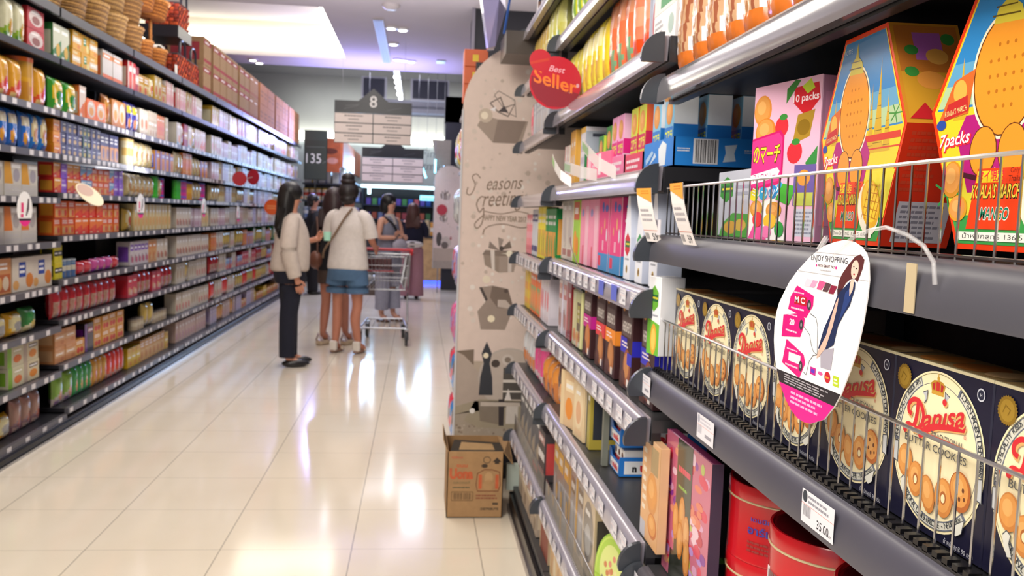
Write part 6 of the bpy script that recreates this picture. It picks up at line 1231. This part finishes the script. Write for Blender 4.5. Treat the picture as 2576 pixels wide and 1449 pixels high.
for z in (.1, .5, .85, 1.2, 1.55):
    for k in range(12): m_ = (me, me_)[(k // 2 + int(z * 10)) % 2]; put_goods(m_[0], NAMES[m_[4]][0], NAMES[m_[4]][1], m_[5], -1.27, 17.45 + k * .26, z + .002, RL, 'far run beneath orange header, %s shelf up' % {.1: 'lowest', .5: 'second', .85: 'third', 1.2: 'fourth', 1.55: 'fifth'}[z])
# freezer wall
t = empty('open_freezer', (-.42, 19.6, 0), 0, 'dark open freezer with a cyan light strip along its top', 'freezer')
MB().box(-.82, .78, .5, .55, 0, 1.86, '0c1420').box(-.82, -.78, -.1, .5, 0, 1.86, '1c2838').box(.74, .78, -.1, .5, 0, 1.86, '3c3c78').box(-.82, .78, -.15, .5, 0, .9, '2a3038').build('cabinet', DARK, t)
MB().box(-.82, .78, -.2, -.1, 1.86, 1.92, 'c8f4ff').build('light_strip', mat('cyan_tube', .4, emit=4), t)
MB().box(-.68, -.62, -.19, -.12, 1.72, 1.86, 'd8f8ff').build('light_strip', MATS['cyan_tube'], t)
for z in (1.2, 1.5): MB().box(-.78, .74, .05, .5, z - .02, z, '2a3c58').build('shelf', DARK, t)
rr = random.Random(9)
for z in (.905, 1.202, 1.502):
    for k in range(11):
        c = rr.choice(('a83a8c', '4a8a50', 'd8684c', 'c8505c', '3858b8', 'c8ccd8', '6a4ab0', '8898c8'))
        tag(MB().box(-.05, .05, 0, .1, 0, .14, c, .004).build('frozen_pack', PRINT, None, (-1.1 + k * .13, 19.8, z)), '%s frozen pack from left, %s shelf up in the dark freezer' % (ORD[k], {.905: 'lowest', 1.202: 'middle', 1.502: 'top'}[z]), 'frozen pack', 'packs in the dark freezer')
ts = t; t = empty('lit_sign', (.44, -.3, 1.62)); t.parent = ts
MB().tube([(.2, .015, .1), (.2, .15, .26)], .01, '444', 6).build('bracket', STEEL, t)
MB().box(-.01, .43, 0, .03, 0, .11, '9ceeff').build('lamp_box', mat('cyan_sign', .4, emit=1.6), t); MB().art([('tl', .08, .15, .95, .5, 1, '2c8898')], (0, -.002, 0), (.42, 0, 0), (0, 0, .11), 0, .002).build('lettering', PAPER, t)
t = empty('service_counter', (.32, 17.2, 0), 0, 'pale wooden counter with a blue light strip at its foot', 'counter')
MB().box(-.25, .55, 0, .6, .08, .88, 'c8a070').build('front_panel', WOOD, t); MB().box(-.27, .57, -.03, .63, .88, .92, '2c2a30').build('worktop', DARK, t)
MB().box(-.25, .55, .02, .04, .0, .06, '3a50ff').build('light_strip', mat('blue_tube', .4, emit=3), t)
for k, (x, c, h) in enumerate(((.16, 'c8b088', .3), (.26, 'd89848', .26), (.36, '4a68b8', .32), (.45, 'b8c0d0', .28), (.2, 'd8d0c0', .16))): tag(MB().box(-.04, .04, 0, .08, 0, h, c, .004).art([('r', .1, .3, .9, .6, 'e8e0d0')], (-.04, 0, 0), (.08, 0, 0), (0, 0, h)).build('goods_pack', PRINT, None, (x, 17.25 + (.12 if k == 4 else 0), .921)), ['tan', 'orange', 'blue', 'grey', 'low cream'][k] + ' pack standing on the distant wooden counter', 'pack')
for k, (x, z, an) in enumerate(((.245, 2.02, 0), (.10, 1.93, .35))):
    o = empty('tube_lamp', (x, 14.9, z)); q = MB().box(-.015, .015, 0, .02, 0, .22, '8ae4ff').build('tube', MATS['cyan_tube'], o); q.rotation_euler = (0, -an, 0); MB().tube([(0, .01, .2), (0, .01, 4.39 - z)], .003, '777', 5).build('cord', PLAST, o); tag(o, ('upright', 'leaning')[k] + ' cyan tube lamp near the distant banner', 'lamp')
tag(MB().face([(0, 0, 0), (.22, 0, 0), (.22, 0, .42), (-.10, 0, .42)], '8c857c').face([(-.10, .02, .42), (.22, .02, .42), (.22, .02, 0), (0, .02, 0)], '8c857c').tube([(.1, .01, .41), (.1, .01, 2.24)], .004, '777', 5).build('hanging_board', CARD, None, (.28, 15.0, 2.15)), 'slanted brown board hanging by the dark far pillar', 'board')
t = empty('floor_display', (-.95, 14.6, 0), 0, 'low white topped floor display behind the shopping cart', 'floor display')
MB().box(0, .42, 0, .4, 0, .18, '5a4c44').build('base', WOOD, t); MB().box(-.03, .45, -.02, .42, .18, .24, '20242a').build('tray', DARK, t)
for k in range(4): tag(MB().box(0, .09, 0, .2, 0, .07, ('e8e4d8', 'f0ead0', 'e0e8f0', 'e8d8a0')[k], .01).build('goods_pack', PLAST, None, (-.94 + k * .1, 14.65, .241)), '%s pale pack from left on the low floor display' % ORD[k], 'pack', 'packs on the low floor display')
# ------------------------------------------------------------ people
def cr(pts, rr, k=4):
    P = [Vector(p) for p in pts]; out = []; ro = []
    for i in range(len(P) - 1):
        a, b, c, d = P[max(i - 1, 0)], P[i], P[i + 1], P[min(i + 2, len(P) - 1)]
        for j in range(k):
            t = j / k; out.append(.5 * ((2 * b) + (c - a) * t + (2 * a - 5 * b + 4 * c - d) * t * t + (3 * b - a - 3 * c + d) * t ** 3)); ro.append(rr[i] * (1 - t) + rr[i + 1] * t)
    return out + [P[-1]], ro + [rr[-1]]
def limb(b, pts, rr, col, n=12, k=4):
    p, r = cr(pts, rr, k); b.tube(p, r, col, n)
def lofts(b, rings, col, n=24, k=4):
    P, _ = cr([r[:3] for r in rings], [0] * len(rings), k); Q, _ = cr([(r[3], r[4], 0) for r in rings], [0] * len(rings), k)
    b.loft([(p.x, p.y, p.z, q.x, q.y) for p, q in zip(P, Q)], col, n)
def skin_body(J, skin, parent, s):
    """one continuous skin surface grown from connected joints"""
    nodes = [('pelvis', (0, 0, .90), .105), ('waist', (0, 0, 1.02), .095), ('chest', (0, .0, 1.20), .115), ('nb', (0, .01, 1.335), .062), ('neck', (0, .0, 1.39), .045), ('jaw', (0, -.018, 1.445), .056), ('skull', (0, -.005, 1.515), .078), ('crown', (0, .0, 1.575), .055)]
    E_ = [('pelvis', 'waist'), ('waist', 'chest'), ('chest', 'nb'), ('nb', 'neck'), ('neck', 'jaw'), ('jaw', 'skull'), ('skull', 'crown')]
    for s_, sd in ((1, 'l'), (-1, 'r')):
        nodes += [('hip' + sd, J.get('hip' + sd, (.085 * s_, 0, .84)), .082), ('mt' + sd, J.get('mt' + sd, (.092 * s_, 0, .66)), .072), ('knee' + sd, J.get('knee' + sd, (.09 * s_, 0, .46)), .050), ('calf' + sd, J.get('calf' + sd, (.09 * s_, .015, .33)), .052), ('ank' + sd, J.get('ank' + sd, (.09 * s_, .02, .085)), .033)]
        E_ += [('pelvis', 'hip' + sd), ('hip' + sd, 'mt' + sd), ('mt' + sd, 'knee' + sd), ('knee' + sd, 'calf' + sd), ('calf' + sd, 'ank' + sd)]
        sh = J['sh' + sd]; el = J['el' + sd]; wr = J['wr' + sd]; hd = J['hd' + sd]
        nodes += [('sh' + sd, sh, .050), ('el' + sd, el, .036), ('wr' + sd, wr, .024), ('pa' + sd, tuple(Vector(wr) * .35 + Vector(hd) * .65), .031)]
        E_ += [('chest', 'sh' + sd), ('sh' + sd, 'el' + sd), ('el' + sd, 'wr' + sd), ('wr' + sd, 'pa' + sd)]
        nodes += [('toe' + sd, tuple(Vector(J.get('ank' + sd, (.09 * s_, .02, .085))) + Vector((.012 * s_, -.12, -.055))), .026)]; E_.append(('ank' + sd, 'toe' + sd))
    me = bpy.data.meshes.new('body'); ix = {n[0]: i for i, n in enumerate(nodes)}
    me.from_pydata([Vector(n[1]) * s for n in nodes], [(ix[a], ix[b]) for a, b in E_], [])
    o = bpy.data.objects.new('body', me); COL.objects.link(o)
    m = o.modifiers.new('s', 'SKIN'); m.use_smooth_shade = True
    bm = bmesh.new(); bm.from_mesh(me); L = bm.verts.layers.skin.verify()
    for i, v in enumerate(bm.verts):
        r = nodes[i][2] * s; v[L].radius = (r, r); v[L].use_root = i == 0
        if nodes[i][0] in ('pelvis', 'waist', 'chest'): v[L].radius = (r * 1.25, r * .85)
    bm.to_mesh(me); bm.free()
    sb = o.modifiers.new('b', 'SUBSURF'); sb.levels = sb.render_levels = 2
    dg = bpy.context.evaluated_depsgraph_get(); mm = bpy.data.meshes.new_from_object(o.evaluated_get(dg))
    bpy.data.objects.remove(o)
    b = MB(); b.mesh([v.co[:] for v in mm.vertices], [tuple(p.vertices) for p in mm.polygons], skin, 0, True)
    # five separate fingers on each palm
    for s_, sd in ((1, 'l'), (-1, 'r')):
        wr, hd = Vector(J['wr' + sd]), Vector(J['hd' + sd]); d = (hd - wr).normalized(); side = d.cross(Vector((0, 1, .2)))
        if abs(d.z) > .6: side = Vector((0, 1, 0)) - d * d.y
        side.normalize(); cu = d.cross(side).normalized() * (-s_)
        base = wr + (hd - wr) * .75
        for k, (of, ln) in enumerate(((-.027, .058), (-.009, .068), (.009, .064), (.027, .05))):
            p0 = base + side * of; p1 = p0 + d * ln * .55 + cu * .006; p2 = p1 + d * ln * .5 + cu * .018
            b.tube([p * s for p in (p0, p1, p2)], [.010 * s, .009 * s, .007 * s], skin, 7)
        p0 = wr + (hd - wr) * .35 - side * .02; b.tube([p * s for p in (p0, p0 - side * .025 + d * .03 + cu * .012, p0 - side * .03 + d * .06 + cu * .022)], [.012 * s, .010 * s, .008 * s], skin, 7)
    # nose, ears
    b.tube([p * s for p in (Vector((0, -.068, 1.525)), Vector((0, -.088, 1.49)), Vector((0, -.072, 1.482)))], [.007 * s, .012 * s, .008 * s], skin, 7)
    for s_ in (1, -1): b.ball((s_ * .074 * s, .005 * s, 1.50 * s), (.010 * s, .017 * s, .028 * s), skin, 8)
    b.build('body', SKIN, parent)
    b = MB()
    for s_ in (1, -1):
        b.ball((s_ * .028 * s, -.074 * s, 1.515 * s), (.013 * s, .007 * s, .007 * s), 'f0ece8', 8); b.ball((s_ * .028 * s, -.079 * s, 1.515 * s), (.006 * s, .004 * s, .006 * s), '20140f', 8)
        b.tube([p * s for p in (Vector((s_ * .014, -.080, 1.535)), Vector((s_ * .030, -.081, 1.541)), Vector((s_ * .046, -.070, 1.536)))], .003 * s, '2a1c16', 5)
    b.tube([p * s for p in (Vector((-.02, -.073, 1.457)), Vector((0, -.081, 1.455)), Vector((.02, -.073, 1.457)))], .0045 * s, 'a8504c', 6)
    b.build('face', SKIN, parent)
def person(lab, loc, rot, H, J, skin='c48a70'):
    t = empty('person', (loc[0], loc[1], 0), math.radians(rot), lab, 'person'); s = H / 1.62
    D = dict(shl=(.155, .0, 1.30), shr=(-.155, 0, 1.30), ell=(.20, .03, 1.06), elr=(-.20, .03, 1.06), wrl=(.21, -.02, .86), wrr=(-.21, -.02, .86), hdl=(.21, -.04, .78), hdr=(-.21, -.04, .78)); D.update(J)
    skin_body(D, skin, t, s)
    def G(nm, fn, m=CLOTH):
        b = MB(); fn(b); b.v = [(v[0] * s, v[1] * s, v[2] * s) for v in b.v]; o = b.build(nm, m, t); return o
    return t, D, G
def hair_long(b, c, zlow, wide=.105, back=.10):
    b.ball((0, .012, 1.535), (.098, .104, .095), c, 18)
    lofts(b, [(0, .035, 1.54, .099, .082), (0, .05, 1.44, .108, .080), (0, .06, 1.34, wide, .068), (0, .07, (zlow + 1.34) / 2, wide * 1.02, .055), (0, .075, zlow + .06, wide * .8, .04), (0, .075, zlow, wide * .42, .02)], c)
    for k in range(9):
        a = -1 + k * .25; limb(b, [(wide * a, .09, 1.40), (wide * a * 1.05, .115, 1.22), (wide * a * .95, .105, zlow - .03 * (k % 3))], [.028, .024, .004], c, 7, 4)
# black haired woman in cream blouse
t, J, G = person('woman in cream blouse and navy trousers with long black hair, holding a small mint cup', (-1.08, 7.80), 104, 1.57,
    dict(elr=(-.205, .045, 1.04), wrr=(-.20, -.03, .80), hdr=(-.195, -.06, .70), ell=(.20, -.02, 1.08), wrl=(.12, -.22, 1.12), hdl=(.06, -.27, 1.15), anklel=0, ankl=(.08, -.02, .085), ankr=(-.085, .03, .085), kneer=(-.09, .02, .46), calfr=(-.09, .04, .33)))
G('blouse', lambda b: (lofts(b, [(0, .01, .845, .165, .150), (0, .01, .87, .185, .170), (0, .0, .97, .178, .165), (0, -.01, 1.08, .17, .155), (0, -.005, 1.2, .168, .14), (0, .0, 1.30, .165, .10), (0, .0, 1.355, .085, .07)], 'c6bab0'),
    limb(b, [(-.14, 0, 1.31), (-.195, .03, 1.18), (-.215, .04, 1.02), (-.215, .0, .86), (-.21, -.015, .81)], [.058, .068, .072, .062, .058], 'c6bab0', 16), limb(b, [(.14, 0, 1.31), (.20, .01, 1.18), (.205, -.02, 1.07), (.16, -.13, 1.10)], [.058, .066, .062, .052], 'c6bab0', 16)))
G('trousers', lambda b: (lofts(b, [(0, 0, .74, .168, .13), (0, .005, .80, .180, .14), (0, .01, .88, .178, .145), (0, .0, .96, .165, .13)], '141728'),
    [limb(b, [(s_ * .075, .0, .88), (s_ * .085, .0, .66), (s_ * .085, .005 + (.02 if s_ < 0 else -.01), .42), (s_ * .085, .02 + (.01 if s_ < 0 else -.03), .09)], [.095, .088, .075, .068], '141728', 16) for s_ in (1, -1)]))
G('shoe', lambda b: b.ball((-.095, -.045, .035), (.042, .125, .035), '1a1a1e', 14), PLAST); G('shoe', lambda b: b.ball((.09, -.095, .035), (.042, .12, .035), '1a1a1e', 14), PLAST)
G('hair', lambda b: hair_long(b, '0c0a0c', 1.12, .105), HAIR)
G('bracelet', lambda b: b.tube([(-.20 + .032 * math.cos(a), -.025 + .032 * math.sin(a), .815) for a in [k * math.pi / 6 for k in range(12)]], .006, 'a8a8b0', 6, closed=True), STEEL)
tag(MB().lathe([(.001, 0), (.028, 0), (.036, .075), (.033, .075), (.026, .006), (.001, .006)], 'a8e0c8', 16).build('paper_cup', PLAST, None, (-.785, 7.885, 1.085)), 'small mint green cup in the hand of the black haired woman', 'cup')
# woman in white t-shirt and denim shorts
t, J, G = person('woman in white t-shirt and denim shorts seen from behind, hair in a bun', (-.655, 8.55), 158, 1.62,
    dict(elr=(-.225, -.04, 1.07), wrr=(-.17, -.24, 1.0), hdr=(-.14, -.31, .99), ell=(.215, -.05, 1.07), wrl=(.12, -.24, 1.02), hdl=(.08, -.30, 1.0), ankl=(.105, .02, .085), ankr=(-.115, -.02, .085), kneel=(.10, 0, .46), kneer=(-.11, 0, .46)), 'ba7a62')
G('t_shirt', lambda b: (lofts(b, [(0, .0, .80, .195, .155), (0, 0, .83, .20, .16), (0, .0, .95, .185, .145), (0, -.005, 1.08, .172, .13), (0, .0, 1.2, .180, .125), (0, .005, 1.29, .165, .095), (0, .01, 1.345, .10, .075), (0, .01, 1.385, .065, .06)], 'd6cfc9'),
    limb(b, [(-.11, 0, 1.305), (-.165, -.005, 1.275), (-.205, -.015, 1.19), (-.22, -.03, 1.10)], [.062, .068, .066, .068], 'd6cfc9', 16), limb(b, [(.11, 0, 1.305), (.165, -.005, 1.275), (.20, -.015, 1.19), (.215, -.03, 1.10)], [.062, .068, .066, .068], 'd6cfc9', 16)))
G('shorts', lambda b: (lofts(b, [(0, .0, .70, .19, .145), (0, .01, .80, .188, .15), (0, .0, .88, .17, .13)], '4e6c8c'), [limb(b, [(s_ * .09, .0, .78), (s_ * .10, .0, .68), (s_ * .105, .0, .575)], [.105, .108, .108], '4e6c8c', 18) for s_ in (1, -1)]))
for s_, yy in ((1, .02), (-1, -.02)):
    G('sandal', lambda b: (b.ball((s_ * .11, yy - .05, .018), (.042, .13, .018), '8a6a58', 14), b.box(s_ * .11 - .035, s_ * .11 + .035, yy + .0, yy + .055, .02, .12, 'ddd6cc', .012), b.tube([(s_ * .11 - .04, yy - .09, .02), (s_ * .11, yy - .09, .065), (s_ * .11 + .04, yy - .09, .02)], .012, 'c8b8a0', 8)), PLAST)
def bunhair(b):
    b.ball((0, .012, 1.53), (.096, .103, .098), '1d1618', 18); b.ball((0, .03, 1.46), (.080, .075, .06), '1d1618', 14); b.ball((0, .03, 1.655), (.062, .062, .05), '1a1416', 16); b.tube([(.05 * math.cos(a), .03 + .05 * math.sin(a), 1.62) for a in [k * math.pi / 6 for k in range(12)]], .022, '241a1c', 8, closed=True)
G('hair', bunhair, HAIR)
G('bag_strap', lambda b: b.tube(cr([(-.07, .075, 1.37), (-.02, .125, 1.28), (.07, .150, 1.12), (.17, .145, .98), (.215, .09, .90)], [0] * 5)[0], .011, '7a6450', 6))
# long haired woman hidden behind her
t, J, G = person('brown haired woman in black top and platform sandals, half hidden behind the white t-shirt', (-.83, 9.05), 150, 1.57, dict(ankl=(.09, .05, .105), ankr=(-.09, -.10, .105), kneer=(-.09, -.07, .47), calfr=(-.09, -.07, .33), mtr=(-.09, -.03, .66)), 'b87a64')
G('top', lambda b: (lofts(b, [(0, 0, .74, .165, .135), (0, .0, .9, .17, .135), (0, 0, 1.08, .155, .12), (0, 0, 1.22, .165, .12), (0, 0, 1.31, .155, .09), (0, 0, 1.36, .08, .065)], '17151c'), [limb(b, [(s_ * .14, 0, 1.31), (s_ * .195, .01, 1.2), (s_ * .215, .03, 1.05), (s_ * .22, .0, .93)], [.06, .065, .055, .048], '17151c', 14) for s_ in (1, -1)]))
G('skirt', lambda b: lofts(b, [(0, 0, .64, .175, .14), (0, 0, .72, .175, .145), (0, 0, .80, .165, .13)], '4a3a34'))
G('hair', lambda b: hair_long(b, '2c1a1c', 1.12, .10), HAIR)
for s_, yy in ((1, .05), (-1, -.10)): G('sandal', lambda b: (b.box(s_ * .10 - .045, s_ * .10 + .045, yy - .16, yy + .06, 0, .05, 'c8b498', .015), b.tube([(s_ * .10 - .045, yy - .08, .04), (s_ * .10, yy - .085, .11), (s_ * .10 + .045, yy - .08, .04)], .016, 'b8a8b0', 8), b.tube([(s_ * .10 - .04, yy + .04, .05), (s_ * .10, yy + .06, .12), (s_ * .10 + .04, yy + .04, .05)], .012, 'c0b0b4', 8)), PLAST)
tag(MB().ball((0, 0, 0), (.06, .10, .09), '6a4030', 14).tube([(0, -.06, .06), (.01, -.02, .3), (.02, .05, .42)], .008, '5a3828', 6).build('shoulder_bag', mat('leather', .5), None, (-.99, 8.86, .86), (0, 0, .4)), 'brown leather bag hanging beside the half hidden woman', 'bag')
# woman with bob, grey sleeveless dress
t, J, G = person('woman with black bob and grey sleeveless outfit facing right with folded arms', (-.36, 11.13), 50, 1.57,
    dict(elr=(-.215, -.02, 1.07), wrr=(-.03, -.20, 1.075), hdr=(.03, -.21, 1.08), ell=(.205, -.05, 1.04), wrl=(.02, -.19, 1.10), hdl=(-.05, -.20, 1.11), ankl=(.08, -.03, .085)), 'd09c86')
G('tunic', lambda b: (lofts(b, [(0, 0, .70, .20, .16), (0, .0, .82, .185, .15), (0, 0, 1.0, .16, .125), (0, 0, 1.15, .155, .12), (0, 0, 1.26, .135, .10), (0, 0, 1.34, .085, .065)], '7c7e90'), lofts(b, [(0, -.02, 1.24, .09, .09), (0, -.01, 1.32, .075, .068), (0, 0, 1.37, .06, .055)], 'b8b0ac')))
G('trousers', lambda b: [limb(b, [(s_ * .085, 0, .82), (s_ * .10, 0, .6), (s_ * .10, 0, .4), (s_ * .095, .01 if s_ < 0 else -.03, .16)], [.105, .10, .092, .085], '9698aa', 16) for s_ in (1, -1)])
G('hair', lambda b: (b.ball((0, .02, 1.535), (.099, .102, .095), '0c0c10', 18), lofts(b, [(0, .04, 1.54, .101, .078), (0, .045, 1.46, .104, .076), (0, .045, 1.40, .092, .068), (0, .045, 1.375, .07, .05)], '0c0c10')), HAIR)
for s_, yy in ((1, -.03), (-1, .02)): G('sandal', lambda b: (b.box(s_ * .095 - .038, s_ * .095 + .038, yy - .14, yy + .05, 0, .028, '5a3a30', .01), b.tube([(s_ * .095 - .04, yy - .08, .03), (s_ * .095, yy - .085, .075), (s_ * .095 + .04, yy - .08, .03)], .011, '6a4438', 8)), PLAST)
G('bag_strap', lambda b: b.tube(cr([(-.12, -.02, 1.33), (-.07, -.12, 1.25), (.02, -.14, 1.12), (.12, -.15, .95)], [0] * 4)[0], .014, '22222a', 6))
tag(MB().ball((0, 0, 0), (.12, .05, .08), 'a8a4b4', 14).tube([(-.1, 0, .05), (-.02, 0, .13), (.1, 0, .05)], .007, '55555e', 6).build('shoulder_bag', CLOTH, None, (-.22, 10.98, .95), (0, 0, .8)), 'pale grey shoulder bag under the folded arms', 'bag')
# woman seen from behind in navy top and pink trousers
t, J, G = person('brown haired woman seen from behind in navy top and wide pink trousers', (-.09, 14.1), 180, 1.50, dict(elr=(-.2, -.05, 1.08), wrr=(-.12, -.2, 1.02), hdr=(-.08, -.25, 1.02), ell=(.2, -.05, 1.08), wrl=(.12, -.2, 1.02), hdl=(.08, -.25, 1.02)), 'c08a74')
G('top', lambda b: (lofts(b, [(0, 0, .92, .185, .135), (0, .0, 1.0, .18, .13), (0, 0, 1.15, .185, .13), (0, 0, 1.28, .175, .10), (0, 0, 1.355, .08, .07)], '15172c'), [limb(b, [(s_ * .145, 0, 1.3), (s_ * .205, -.01, 1.19), (s_ * .21, -.04, 1.07)], [.062, .065, .06], '15172c', 14) for s_ in (1, -1)]))
G('wide_trousers', lambda b: (lofts(b, [(0, 0, .78, .18, .135), (0, 0, .88, .165, .125), (0, 0, .96, .15, .115)], 'a87c84'), [limb(b, [(s_ * .085, 0, .85), (s_ * .095, 0, .6), (s_ * .095, 0, .35), (s_ * .09, 0, .06)], [.10, .10, .105, .12], 'a87c84', 16) for s_ in (1, -1)]))
G('hair', lambda b: hair_long(b, '4a2c24', 1.27, .095), HAIR)
for s_ in (1, -1): G('shoe', lambda b: b.ball((s_ * .09, -.03, .03), (.04, .11, .03), '2a1c20', 12), PLAST)
tag(MB().ball((0, 0, 0), (.17, .05, .055), 'cfc9c0', 14).box(-.04, .04, -.045, -.035, -.04, .04, '3a3a34', .01).build('waist_bag', CLOTH, None, (-.09, 13.93, .865)), 'white waist bag of the woman in pink trousers', 'bag')
# dark clothed shopper half hidden behind the first woman
t, J, G = person('shopper in dark top and black trousers, mostly hidden behind the black haired woman', (-1.66, 14.5), 100, 1.60, dict(elr=(-.2, -.03, 1.08), wrr=(-.12, -.22, 1.1), hdr=(-.08, -.28, 1.12), ell=(.2, -.03, 1.08), wrl=(.12, -.2, 1.0), hdl=(.08, -.26, 1.0)), 'c08a74')
G('top', lambda b: (lofts(b, [(0, 0, .88, .18, .14), (0, .0, 1.0, .175, .135), (0, 0, 1.15, .18, .13), (0, 0, 1.28, .17, .10), (0, 0, 1.355, .08, .07)], '1c1c22'), [limb(b, [(s_ * .145, 0, 1.3), (s_ * .2, -.01, 1.19), (s_ * .205, -.02, 1.1)], [.062, .062, .056], '1c1c22', 14) for s_ in (1, -1)]))
G('apron', lambda b: lofts(b, [(0, -.03, .50, .19, .15), (0, -.02, .7, .185, .15), (0, -.02, .9, .185, .145)], '9c9a6c'))
G('trousers', lambda b: [limb(b, [(s_ * .085, 0, .85), (s_ * .09, 0, .6), (s_ * .09, 0, .35), (s_ * .09, 0, .06)], [.10, .095, .085, .08], '121218', 14) for s_ in (1, -1)])
G('hair', lambda b: (b.ball((0, .02, 1.535), (.096, .10, .09), '1a1416', 16), b.ball((0, .05, 1.47), (.08, .06, .07), '1a1416', 14)), HAIR)
for s_ in (1, -1): G('shoe', lambda b: b.ball((s_ * .09, -.04, .035), (.045, .13, .035), '141416', 12), PLAST)

# ------------------------------------------------------------ shopping cart
t = empty('shopping_cart', (-.33, 9.12, 0), 0, 'grey wire shopping cart with red handle, held by the shoppers', 'shopping cart')
g = 'b4b6ba'
b = MB(); X0, X1, Y1 = .26, .19, .82
top = [(-X0, 0, .93), (X0, 0, .93), (X1, Y1, .86), (-X1, Y1, .86)]; bot = [(-X0 * .8, .06, .56), (X0 * .8, .06, .56), (X1 * .75, Y1 - .08, .60), (-X1 * .75, Y1 - .08, .60)]
b.tube(top, .007, g, 6, closed=True); b.tube(bot, .006, g, 6, closed=True)
for (a, c, n_) in ((0, 1, 13), (1, 2, 20), (2, 3, 9), (3, 0, 20)):
    for k in range(n_ + 1):
        f = k / n_; p = Vector(top[a]).lerp(Vector(top[c]), f); q = Vector(bot[a]).lerp(Vector(bot[c]), f); b.tube([p, q], .0022, g, 4)
for lv in (.33, .66):
    b.tube([Vector(p).lerp(Vector(q), lv) for p, q in zip(top, bot)], .0028, g, 4, closed=True)
for k in range(1, 10): b.tube([Vector(bot[0]).lerp(Vector(bot[1]), k / 10), Vector(bot[3]).lerp(Vector(bot[2]), k / 10)], .0022, g, 4)
b.build('wire_basket', STEEL, t)
MB().tube([(-.28, -.03, .975), (.26, -.03, .975)], .015, 'b02030', 10).build('handle', PLAST, t)
for s_ in (-1, 1):
    MB().tube([(s_ * .265, -.03, .975), (s_ * .262, .02, .93)], .02, 'c01828', 8).build('handle_joint', PLAST, t)
    b = MB(); b.tube(cr([(s_ * .25, .02, .93), (s_ * .235, .03, .5), (s_ * .24, -.02, .25), (s_ * .24, .0, .17)], [0] * 4)[0], .010, g, 8); b.tube([(s_ * .24, 0, .17), (s_ * .19, .6, .2)], .010, g, 8); b.build('frame_tube', STEEL, t)
b = MB(); b.tube([(-.24, .0, .17), (.24, .0, .17)], .009, g, 8); b.tube([(-.19, .6, .2), (.19, .6, .2)], .009, g, 8)
for k in range(1, 8): b.tube([(-.24 + .06 * k, 0, .17), (-.19 + .0475 * k, .6, .2)], .003, g, 4)
b.build('lower_rack', STEEL, t)
MB().box(-.235, .07, .04, .06, .765, .88, '4a181c', .006).build('seat_flap', PLAST, t); MB().box(-.24, .09, .02, .04, .742, .760, '8c1824', .004).build('seat_bar', PLAST, t)
for x, y, rz in ((.235, -.04, 0), (-.235, -.03, .2), (.19, .56, .1), (-.19, .58, -.1)):
    o = empty('caster', (x, y, 0), rz); o.parent = t
    b = MB(); prof = [(-.014, .001), (-.014, .045), (-.016, .052), (-.014, .068), (-.006, .073), (.006, .073), (.014, .068), (.016, .052), (.014, .045), (.014, .001)]
    n = 20; vs = []; fs = []
    for (xx, r) in prof: vs += [(xx, r * math.cos(2 * math.pi * k / n), .073 + r * math.sin(2 * math.pi * k / n)) for k in range(n)]
    cs = []
    for i in range(len(prof) - 1):
        for k in range(n): fs.append((i * n + k, i * n + (k + 1) % n, (i + 1) * n + (k + 1) % n, (i + 1) * n + k)); cs.append(C('8a8c8e' if i in (0, 8) else '24262a'))
    b.mesh(vs, fs, cs, 0, True); b.build('wheel', PLAST, o)
    b = MB(); b.box(-.022, -.017, -.02, .02, .06, .17, '9c9ea2', .003); b.box(.017, .022, -.02, .02, .06, .17, '9c9ea2', .003); b.box(-.022, .022, -.02, .02, .155, .172, '9c9ea2', .003); b.build('fork', STEEL, o)
finish_labels()
